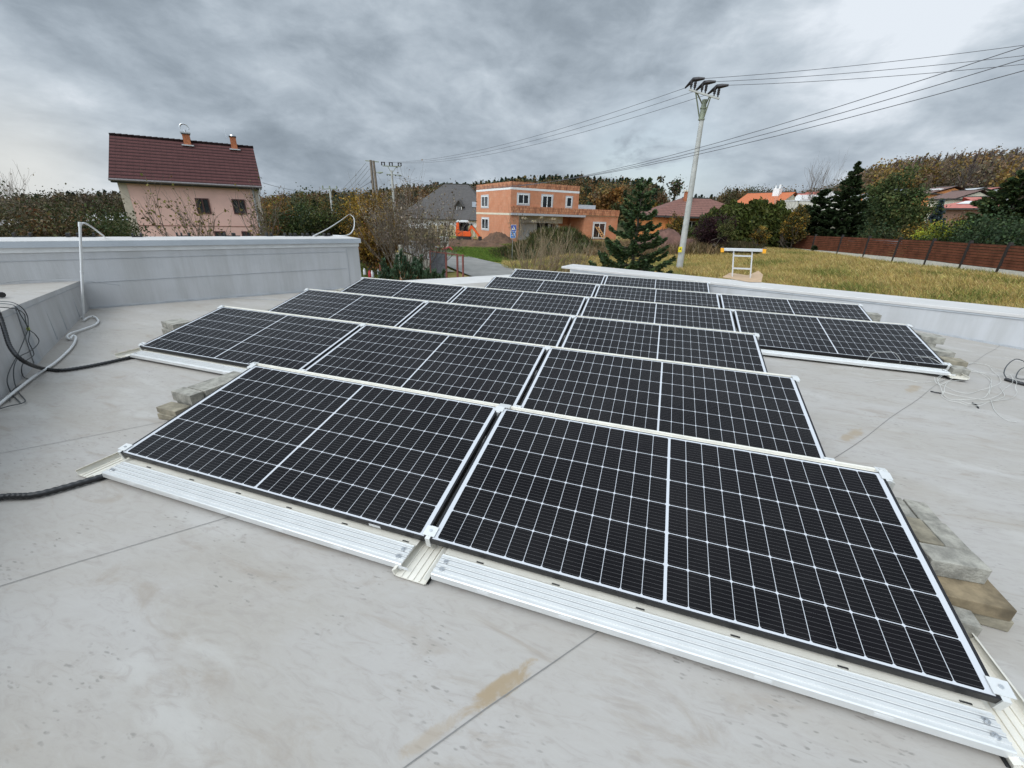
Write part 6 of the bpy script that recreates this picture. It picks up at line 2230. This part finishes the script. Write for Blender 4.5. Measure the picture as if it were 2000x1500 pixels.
# right side: hedge, garden trees and conifers behind the fence
rng = np.random.default_rng(17)
ha, hb = gp(1362, 462, 46), gp(1528, 470, 50)
hedge = thing('long_hedge', 'long tall dark green hedge behind the meadow right of the power pole', 'hedge', tuple((ha + hb) / 2))
n = 17000
f = rng.random(n)
P = np.array(ha)[None, :] * (1 - f[:, None]) + np.array(hb)[None, :] * f[:, None]
top = np.interp(f, [0, .06, .15, .3, .45, .6, .8, .93, 1], [2.0, 2.7, 3.3, 3.8, 3.9, 4.15, 4.0, 3.7, 2.9]) + 0.25 * np.sin(f * 60) + .2 * np.sin(f * 23)
ang = rng.random(n) * math.pi
rr_ = rng.random(n) ** 0.25
dep = np.array([-(hb - ha).y, (hb - ha).x, 0])
dep = dep / np.linalg.norm(dep)
P = P + dep[None, :] * (np.cos(ang) * rr_ * 1.5 * (1 + .12 * np.sin(f * 41)))[:, None]
P[:, 2] += np.maximum(0.1, np.sin(ang) ** 0.55 * rr_ * top * (0.9 + 0.12 * rng.random(n)))
v, fc = leaves(P, 0.24, rng, rng.normal(size=(n, 3)) * .5 + np.array([[-.5, 0, .7]]), 1.6)
raw_mesh('foliage', v, fc, M_LEAF, tints(n, [(0.050, 0.062, 0.014), (0.064, 0.076, 0.016), (0.034, 0.044, 0.011), (0.085, 0.092, 0.022)], rng, .2), parent=hedge)
segs = []
for k in range(14):
    b_ = np.array(ha) * (1 - (k + .5) / 14) + np.array(hb) * (k + .5) / 14
    segs.append((b_ + np.array([0, 0, -.3]), b_ + np.array([rng.normal() * .2, 0, 3.0]), 0.07, 0.03))
v, fc = seg_tubes(segs, 5)
raw_mesh('stems', v, fc, M_BARK, parent=hedge)

for (px, D_, top, Rm, nf, pal, sd, wh, lab, ng, dr, tu, pw) in (
        (1668, 49, 315, 3.1, 1.3, DK, 51, .50, 'tallest dark spruce behind the board fence', .26, .16, .14, 1.0),
        (1606, 50, 372, 2.6, 1.5, DK, 52, .5, 'broad dark conifer left of the tallest spruce', .26, .10, .2, .62),
        (1576, 54, 398, 1.5, 1.3, DK + OLIVE, 55, .5, 'narrow dark conifer next to the pale flat roofed house', .26, .10, .2, .8),
        (1996, 44, 330, 3.1, 1.4, FIR + PINE, 53, .6, 'tall wind bent conifer at the right picture edge', .28, .12, .25, .7),
        (1837, 58, 390, 1.1, 1.4, [(0.085, 0.12, 0.13), (0.07, 0.10, 0.11)], 54, .4, 'small bluish spruce before the salmon red roof', .22, .05, .2, .85),
        (1338, 47, 424, 1.0, 1.3, GREEN + DK, 56, .4, 'small green conifer against the bungalow wall left of the pole', .22, .05, .3, .7)):
    g, H_ = tree_at(px, D_, top)
    conifer('conifer', lab, g, H_, Rm, pal, sd, wh * .85, 11, ng * .66, dr, tu, nf * 2.0, power=pw, wind=-.25 if px > 1580 else 0.0)
for (px, D_, top, Rm, n, sz, pal, sd, th_, lab) in (
        (1750, 53, 346, 2.6, 8200, .26, PINE, 61, .12, 'rounded green pine right of the tallest spruce'),
        (1715, 52, 392, 2.2, 4400, .24, PINE + DK, 62, .10, 'low dark pine filling the gap beside the rounded pine'),
        (1776, 51, 404, 1.3, 4400, .24, PINE + GREEN, 63, .10, 'green pine left of the bluish spruce'),
        (1812, 46, 440, 1.7, 2600, .2, OLIVE + GOLD, 64, .15, 'thin olive and yellow tree behind the bright yellow shrub'),
        (1848, 40, 437, 1.25, 3200, .15, [(0.27, 0.26, 0.025), (0.20, 0.22, 0.028), (0.13, 0.16, 0.03)], 65, .05, 'bright yellow green shrub behind the board fence'),
        (1812, 39, 465, 1.0, 2000, .15, DK, 66, .05, 'small dark evergreen hanging over the board fence left of the yellow shrub'),
        (1872, 39, 470, 1.0, 1900, .15, DK + GREEN, 67, .05, 'dark evergreen right of the yellow shrub'),
        (1928, 39, 428, 2.3, 6800, .2, FIR + DK, 68, .05, 'wide drooping evergreen over the right end of the board fence'),
        (1985, 37, 445, 2.0, 5200, .2, FIR + DK, 69, .05, 'dark evergreen lowest at the right picture edge'),
        (1562, 47, 405, 1.1, 1900, .2, GOLD + OLIVE, 70, .15, 'slim tree with yellow leaves before the dark conifers'),
        (1539, 49, 436, 1.6, 2800, .2, DK + OLIVE, 71, .05, 'dark rounded shrub under the bare shrub at the hedge end'),
        (1394, 41, 424, 1.5, 3600, .17, [(0.032, 0.014, 0.016), (0.045, 0.018, 0.020), (0.022, 0.012, 0.012)], 72, .05, 'dark purple leaved shrub before the left half of the hedge'),
        (1420, 39, 430, 0.8, 800, .14, OLIVE + GREEN, 73, .45, 'small pale trunked tree before the hedge'),
        (1488, 41, 444, 0.7, 620, .15, GOLD + OLIVE, 74, .35, 'young tree with yellowing leaves at the right foot of the hedge'),
        (1319, 45, 420, .8, 1300, .17, OLIVE + GOLD, 75, .1, 'yellowish upright shrub by the bungalow corner'),
        (1356, 44, 446, 1.0, 1700, .17, GREEN, 76, .05, 'low green shrub directly behind the power pole'),
        (1722, 44, 440, 1.3, 1800, .2, OLIVE + DK, 77, .05, 'olive shrub between the tall spruce and the rounded pine'),
        (1900, 58, 424, 1.6, 2200, .22, BROWN + RUST, 78, .1, 'brown leaved tree beside the salmon roofed house')):
    g, H_ = tree_at(px, D_, top)
    broadleaf('garden_tree' if Rm > 1.65 else 'garden_shrub', lab, g, H_, Rm, int(n * 2.4), sz * .60, pal, sd, 'tree' if ('tree' in lab or 'pine' in lab.split(' r')[0]) else 'shrub', th_, 2, stems=1 if th_ > .2 else 3, clump=.15)
g, H_ = tree_at(1535, 52, 392)
bare_shrub('bare_shrub', 'bare whitish shrub before the pale flat roofed house', g, H_, .9, 12, 44, 0, depth=2, r0=.03, twig=simple('pale_twig', (0.36, 0.32, 0.27), .9))
g, H_ = tree_at(1610, 78, 345)
bare_shrub('bare_tree', 'bare tree on the skyline left of the tallest spruce', g, H_, 2.2, 7, 45, 0, depth=2, r0=.05, kids=(5, 7), cat='tree')
g, H_ = tree_at(1318, 200, 349)
rng = np.random.default_rng(3)
lone = thing('lone_pine', 'lone slender pine standing on the skyline left of the power pole', 'tree', tuple(g))
P = np.array([g.x, g.y, g.z + H_ * .78]) + rng.normal(size=(420, 3)) * np.array([1.3, 1.3, 1.7])
plant_parts(lone, [(np.array([g.x, g.y, g.z - 1]), np.array([g.x, g.y, g.z + H_ * .95]), .28, .1)], P, .8, tints(420, BROWN + DK, rng), rng)
g, H_ = tree_at(1272, 150, 350)
broadleaf('skyline_tree', 'rounded half bare tree at the right end of the dark conifer ridge', g, H_, 4.6, 1500, .7, BROWN + OLIVE, 46, 'tree', .3, 2, clump=.12)
g, H_ = tree_at(1193, 105, 372)
broadleaf('orange_tree', 'rounded rust orange tree right of the clay block house', g, H_, 3.4, 2600, .55, [(0.20, 0.095, 0.022), (0.16, 0.075, 0.02), (0.13, 0.07, 0.022)], 47, 'tree', .1, 2, clump=.15)
g, H_ = tree_at(1162, 110, 380)
broadleaf('orange_tree', 'smaller brownish orange tree left of the rust orange one', g, H_, 2.8, 1800, .5, BROWN + RUST, 48, 'tree', .1, 2, clump=.15)
for px, D_, top, Rm, pal, sd, lab in ((1276, 100, 398, 2.4, GOLD, 49, 'round yellow bush on the slope left of the bungalow'), (1292, 98, 402, 2.0, DK, 57, 'round dark bush right of the round yellow one'), (1222, 95, 395, 3.0, OLIVE, 58, 'olive tree on the slope behind the young fir'), (1148, 90, 398, 1.4, DK, 59, 'small dark conical tree above the clay house wing')):
    g, H_ = tree_at(px, D_, top)
    broadleaf('slope_tree', lab, g, H_, Rm, 1500, .45, pal, sd, 'tree', .08, 2, clump=.15)

# ------------------------------------------------------------------ weedy mound, soil heaps, meadow grass


def heap(name, label, cat, px, py, D_, rx, ry, h, mat, seed, kind=None, tint=None):
    rng = np.random.default_rng(seed)
    c = gp(px, py, D_)
    nu, nv_ = 40, 14
    V = []
    for j in range(nv_ + 1):
        q = j / nv_
        for i in range(nu):
            a = 6.2832 * i / nu
            wob = 1 + .10 * math.sin(3 * a + seed) + .07 * math.sin(5 * a + 2 * seed)
            x, y = c.x + math.cos(a) * rx * q * wob, c.y + math.sin(a) * ry * q * wob
            z = h * (math.cos(q * math.pi) * .5 + .5) ** .85 * (1 + .12 * math.sin(x * 2.1 + seed) * math.sin(y * 1.7)) + .06 * h * rng.normal() * (q < .95)
            V.append((x, y, Z(x, y) - .08 + z))
    V = np.array(V)
    ii = np.arange(len(V)).reshape(nv_ + 1, nu)
    nx2 = np.roll(ii, -1, 1)
    F = np.stack([ii[:-1].ravel(), ii[1:].ravel(), nx2[1:].ravel(), nx2[:-1].ravel()], 1)
    o = raw_mesh(name, V, F, mat, tint, smooth=True)
    set_props(o, label, cat, kind=kind)
    return V


mound = heap('grassy_mound', None, None, 1082, 462, 42, 6.2, 3.2, 2.1, simple('mound_earth', (0.060, 0.058, 0.026), .95, var=.35, scale=1.5), 2, 'structure')
heap('soil_heap', None, None, 972, 466, 47, 2.3, 1.5, 1.2, M_DIRT, 5, 'structure')
heap('spoil_bank', None, None, 915, 470, 46, 5.5, 1.3, 0.7, M_DIRT, 7, 'structure')
heap('reddish_mound', None, None, 1292, 466, 41, 4.6, 2.6, 1.55, M_REDSOIL, 9, 'structure')

rng = np.random.default_rng(23)


def tufts(name, XY, h, w, pal, kind='stuff', lean=(-.35, .1), zoff=None, jit=.22, n_bl=3):
    n = len(XY)
    b_ = np.repeat(XY, n_bl, 0) + rng.normal(size=(n * n_bl, 2)) * .06
    m_ = len(b_)
    z = zg(b_[:, 0], b_[:, 1]) if zoff is None else np.repeat(zoff, n_bl)
    hh_ = np.repeat(np.broadcast_to(h, (n,)), n_bl) * (.6 + .7 * rng.random(m_))
    a = rng.random(m_) * math.pi
    wv = np.stack([np.cos(a), np.sin(a), 0 * a], 1) * w * .5 * (.7 + .6 * rng.random((m_, 1)))
    ln_ = np.stack([lean[0] + .45 * rng.normal(size=m_), lean[1] + .45 * rng.normal(size=m_), np.ones(m_)], 1)
    P0 = np.concatenate([b_, z[:, None] - .03], 1)
    tip = P0 + ln_ * hh_[:, None]
    mid_ = P0 + ln_ * hh_[:, None] * .5 * np.array([.7, .7, 1.08])
    V = np.stack([P0 - wv, P0 + wv, mid_ + wv * .8, tip, mid_ - wv * .8], 1).reshape(-1, 3)
    i0 = np.arange(m_)[:, None] * 5
    F = np.concatenate([i0 + np.array([[0, 1, 2, 4]])], 0)
    F2 = i0 + np.array([[4, 2, 3, 3]])
    me_f = np.concatenate([F], 0)
    # tips as thin quads (the last corner is pulled slightly aside)
    V2 = V.reshape(m_, 5, 3)
    V6 = np.concatenate([V2, (tip + wv * .15)[:, None, :]], 1).reshape(-1, 3)
    i0 = np.arange(m_)[:, None] * 6
    F = np.concatenate([i0 + np.array([[0, 1, 2, 4]]), i0 + np.array([[4, 2, 5, 3]])], 0)
    base_t = tints(n, pal, rng, jit)
    t_ = np.clip(np.repeat(base_t, n_bl, 0) * (1 + .15 * rng.normal(size=(m_, 1))), .004, .7)
    o = raw_mesh(name, V6, F, M_LEAF, np.concatenate([t_, t_], 0))
    return set_props(o, kind=kind)


def scatter(n, px0, px1, d0, d1, keep):
    az0, az1 = az_of(px0), az_of(px1)
    a = az0 + (az1 - az0) * rng.random(n)
    d = np.sqrt(d0 ** 2 + (d1 ** 2 - d0 ** 2) * rng.random(n))
    # more tufts where they show larger
    x, y = CAM.x + d * np.sin(a), CAM.y + d * np.cos(a)
    k = keep(x, y, d, a)
    return np.stack([x[k], y[k]], 1)


FA, FB = np.array(fpts[0][:2]), np.array(fpts[-1][:2])


def meadow(x, y, d, a):
    ins = ((x - PIN0.x) * pn.x + (y - PIN0.y) * pn.y) > 1.3
    nf = np.array([-(FB - FA)[1], (FB - FA)[0]])
    side = (x - FA[0]) * nf[0] + (y - FA[1]) * nf[1]
    s0 = np.sign((8 - FA[0]) * nf[0] + (20 - FA[1]) * nf[1])
    road_side = ((x - rb.x) * (rd.y - rb.y) - (y - rb.y) * (rd.x - rb.x)) * np.sign((5 - rb.x) * (rd.y - rb.y) - (25 - rb.y) * (rd.x - rb.x)) > 22
    return ins & (side * s0 > 0.25) & road_side & (d < 50)


XY = scatter(135000, 985, 2150, 9.5, 50, meadow)
patch = .5 + .5 * np.sin(XY[:, 0] * .8 + 1.5 * np.sin(XY[:, 1] * .5)) * np.sin(XY[:, 1] * .62 + 1.1 * np.sin(XY[:, 0] * .7)) + .25 * rng.normal(size=len(XY))
isg = patch > 0.90
low = (np.sin(XY[:, 0] * .31 + 2.0 * np.sin(XY[:, 1] * .23)) + .5 * rng.normal(size=len(XY)) > .9) & ~isg
tufts('dry_grass', XY[low], .17, .032, [(0.36, 0.255, 0.095), (0.42, 0.31, 0.12), (0.30, 0.235, 0.08)])
isg |= low
tufts('dry_grass', XY[~isg], .22, .022, [(0.46, 0.335, 0.125), (0.55, 0.42, 0.18), (0.38, 0.27, 0.095), (0.43, 0.33, 0.115), (0.30, 0.25, 0.075)])
tufts('green_grass', XY[isg & ~low], .26, .032, [(0.19, 0.20, 0.05), (0.26, 0.235, 0.07), (0.15, 0.17, 0.04)])


def verge(x, y, d, a):
    q1_ = ((x + 10.5) * math.cos(R(20)) + (y - 38.5) * math.sin(R(20))) / 7.4
    q2_ = (-(x + 10.5) * math.sin(R(20)) + (y - 38.5) * math.cos(R(20))) / 3.6
    q3_ = ((x + 5.2) ** 2 + (y - 31.8) ** 2) / 9
    return (q1_ ** 2 + q2_ ** 2 < 1) | ((q3_ < 1) & ~meadow(x, y, d, a))


XY = scatter(60000, 840, 1120, 25, 52, verge)
tufts('verge_grass', XY, .20, .035, [(0.105, 0.185, 0.025), (0.13, 0.21, 0.032), (0.085, 0.145, 0.022), (0.16, 0.19, 0.04)])
XY = scatter(26000, 690, 800, 14, 34, lambda x, y, d, a: x < -5)
tufts('lawn_grass', XY, .09, .04, [(0.115, 0.135, 0.03), (0.14, 0.15, 0.035), (0.09, 0.115, 0.025)])
# rank weeds over the mound and along the soil heaps
i = rng.integers(0, len(mound), 5200)
XY = mound[i, :2] + rng.normal(size=(5200, 2)) * .22
tufts('mound_weeds', XY, .42, .06, OLIVE + GREEN + [(0.12, 0.085, 0.04)], zoff=mound[i, 2] - .02, n_bl=3)
XY = scatter(9000, 1150, 1420, 36, 46, lambda x, y, d, a: d > 38)
tufts('tall_dry_weeds', XY[:3600], .75, .05, [(0.24, 0.165, 0.085), (0.17, 0.11, 0.05), (0.30, 0.22, 0.13), (0.12, 0.085, 0.04)], lean=(-.1, 0))
XY = scatter(5200, 1360, 1500, 38, 45, lambda x, y, d, a: d > 39)
tufts('hedge_foot_weeds', XY, .6, .06, OLIVE + BROWN, lean=(-.1, 0))
for k, (px, py, hgt) in enumerate(((1024, 426, .75), (1057, 425, .85), (1080, 428, .8), (1042, 432, .45))):
    q = at(px, py, 41)
    sg = [(np.array([q.x, q.y, q.z - hgt - .4]), np.array([q.x, q.y, q.z]), .018, .012)]
    um = thing('dry_umbel', ['pale dry umbel leftmost on the mound crest', 'tallest pale dry umbel in the middle of the mound crest', 'pale dry umbel rightmost on the mound crest', 'shortest pale dry umbel on the mound crest'][k], 'plant', (q.x, q.y, q.z - hgt - .4), 'dry umbels on the mound')
    P = np.array([q.x, q.y, q.z]) + rng.normal(size=(40, 3)) * np.array([.12, .12, .05])
    plant_parts(um, sg, P, .08, tints(40, [(0.50, 0.42, 0.28), (0.42, 0.34, 0.21)], rng), rng, trunk='stem', crown='flower_head', bark=M_TWIG)

# ------------------------------------------------------------------ wooded hills: one far mass of many crowns
rng = np.random.default_rng(29)


def forest(name, n, pxa, pxb, d0, d1, kinds, keep=None, hscale=1.0, nq=250, el_floor=None):
    a = az_of(pxa) + (az_of(pxb) - az_of(pxa)) * rng.random(n)
    d = np.sqrt(d0 ** 2 + (d1 ** 2 - d0 ** 2) * rng.random(n))
    x, y = CAM.x + d * np.sin(a), CAM.y + d * np.cos(a)
    z = zg(x, y)
    V, F, T, off = [], [], [], 0
    for k in range(n):
        if keep is not None and not keep(a[k], d[k]):
            continue
        kd, pal, hh_ = kinds(a[k], d[k])
        H_ = hh_ * hscale * (.75 + .5 * rng.random())
        e_ = float(np.interp(a[k], _az, _el))
        lim = CAM.z + d[k] * (e_ - .012 * (1 - d[k] / 290) - .008 * rng.random() ** 2) - z[k]
        if el_floor is not None:
            lim = max(lim, el_floor)
        H_ = min(H_, lim * (.72 + .30 * rng.random()) if rng.random() < .6 else lim)
        if H_ < 2.5:
            continue
        o = np.array([x[k], y[k], z[k]])
        pc = np.array(pal[rng.integers(0, len(pal))]) * (.75 + .5 * rng.random())
        m_ = int(nq * (1.25 if d[k] < 150 else 1.0))
        if kd == 'con':
            t_ = rng.random(m_) ** .7
            rad = H_ * .19 * (1 - t_) * (.75 + .5 * rng.random(m_)) + .15
            an = rng.random(m_) * 6.283
            P = o + np.stack([np.cos(an) * rad, np.sin(an) * rad, H_ * (.12 + .90 * t_)], 1)
            v, f = leaves(P, H_ * .065, rng, np.stack([np.cos(an), np.sin(an), -.35 + 0 * an], 1), 1.4)
        elif kd == 'bare':
            mm_ = m_
            an = rng.random(mm_) * 6.283
            t_ = rng.random(mm_)
            rad = H_ * .17 * np.sin(np.clip(t_ * 1.1 + .1, 0, 1) * math.pi) ** .6 * rng.random(mm_) ** .5
            P = o + np.stack([np.cos(an) * rad, np.sin(an) * rad, H_ * (.18 + .80 * t_)], 1)
            v, f = leaves(P, H_ * .014, rng, np.stack([np.cos(an) * .55 + .12, np.sin(an) * .55, 1 + 0 * an], 1), 9.0)
            sg = [(o + np.array([0, 0, -1]), o + np.array([rng.normal() * .4, 0, H_ * .9]), H_ * .012, H_ * .004)]
            v2, f2 = seg_tubes(sg, 3)
            V.append(v2); F.append(f2 + off); off += len(v2)
            T.append(np.tile(pc * 1.1, (len(f2), 1)))
        else:
            u_ = unit(rng.normal(size=(m_, 3)))
            u_[:, 2] = np.abs(u_[:, 2]) * 1.25 - .25
            lump = 1 + .22 * np.sin(u_[:, 0] * 5 + k) * np.sin(u_[:, 1] * 5 + 2 * k) + .15 * rng.normal(size=m_)
            P = o + np.array([0, 0, H_ * .5]) + u_ * lump[:, None] * np.array([H_ * .31, H_ * .31, H_ * .48]) * (rng.random((m_, 1)) ** .22)
            v, f = leaves(P, min(H_ * .062, .5), rng, None, 1.2)
        V.append(v); F.append(f + off); off += len(v)
        T.append(np.clip(pc[None, :] * (1 + .14 * rng.normal(size=(len(f), 1))) * (1 + .07 * rng.normal(size=(len(f), 3))), .004, .6))
    o = raw_mesh(name, np.concatenate(V), np.concatenate(F), M_LEAF, np.concatenate(T))
    return set_props(o, kind='stuff')


FBR = [(0.105, 0.078, 0.048), (0.085, 0.066, 0.040), (0.072, 0.060, 0.032), (0.120, 0.080, 0.040), (0.060, 0.062, 0.030)]
FMX = [(0.130, 0.080, 0.034), (0.150, 0.080, 0.030), (0.095, 0.080, 0.034), (0.066, 0.070, 0.032), (0.115, 0.066, 0.032), (0.165, 0.108, 0.034), (0.050, 0.060, 0.030)]
FCN = [(0.032, 0.050, 0.032), (0.040, 0.058, 0.034), (0.044, 0.060, 0.028), (0.026, 0.042, 0.028)]
FBA = [(0.150, 0.115, 0.095), (0.175, 0.125, 0.098), (0.125, 0.100, 0.086), (0.18, 0.130, 0.085)]
FYL = [(0.19, 0.125, 0.035), (0.15, 0.105, 0.035), (0.22, 0.14, 0.04)]


def kinds_left(a, d):
    r = rng.random()
    if a > az_of(830) and d > 205:
        return ('con', FCN, 16) if r < .8 else ('dec', FMX, 14)
    if a > az_of(740) and d > 245:
        return ('con', FCN, 13) if r < .5 else ('dec', FMX, 12)
    if a < az_of(300):
        return ('con', FCN, 12) if r < .10 else ('dec', FBR, 12)
    return ('con', FCN, 12) if r < .13 else ('dec', FMX, 12)


forest('wooded_hill', 620, -350, 480, 105, 285, kinds_left)
forest('wooded_hill', 640, 480, 900, 105, 285, kinds_left)
forest('wooded_hill', 620, 860, 1292, 125, 285, kinds_left)
forest('skyline_wood', 230, 1290, 1640, 232, 282, lambda a, d: ('dec', FMX + FBR, 12 if a > az_of(1400) else 7) if rng.random() < .8 else ('con', FCN, 9), None, 1.0, 240)
forest('slope_scrub', 90, 1225, 1560, 115, 150, lambda a, d: ('dec', FBR + FMX, 5), None, 1.0, 220)


def kinds_right(a, d):
    r = rng.random()
    if r < .45:
        return ('bare', FBA, 17)
    if r < .76:
        return ('dec', [(0.17, 0.115, 0.065), (0.15, 0.105, 0.062), (0.20, 0.12, 0.055), (0.14, 0.11, 0.07)], 13)
    return ('dec', FYL, 11)


forest('bare_wood', 760, 1640, 2350, 138, 285, kinds_right, None, 1.0, 300)
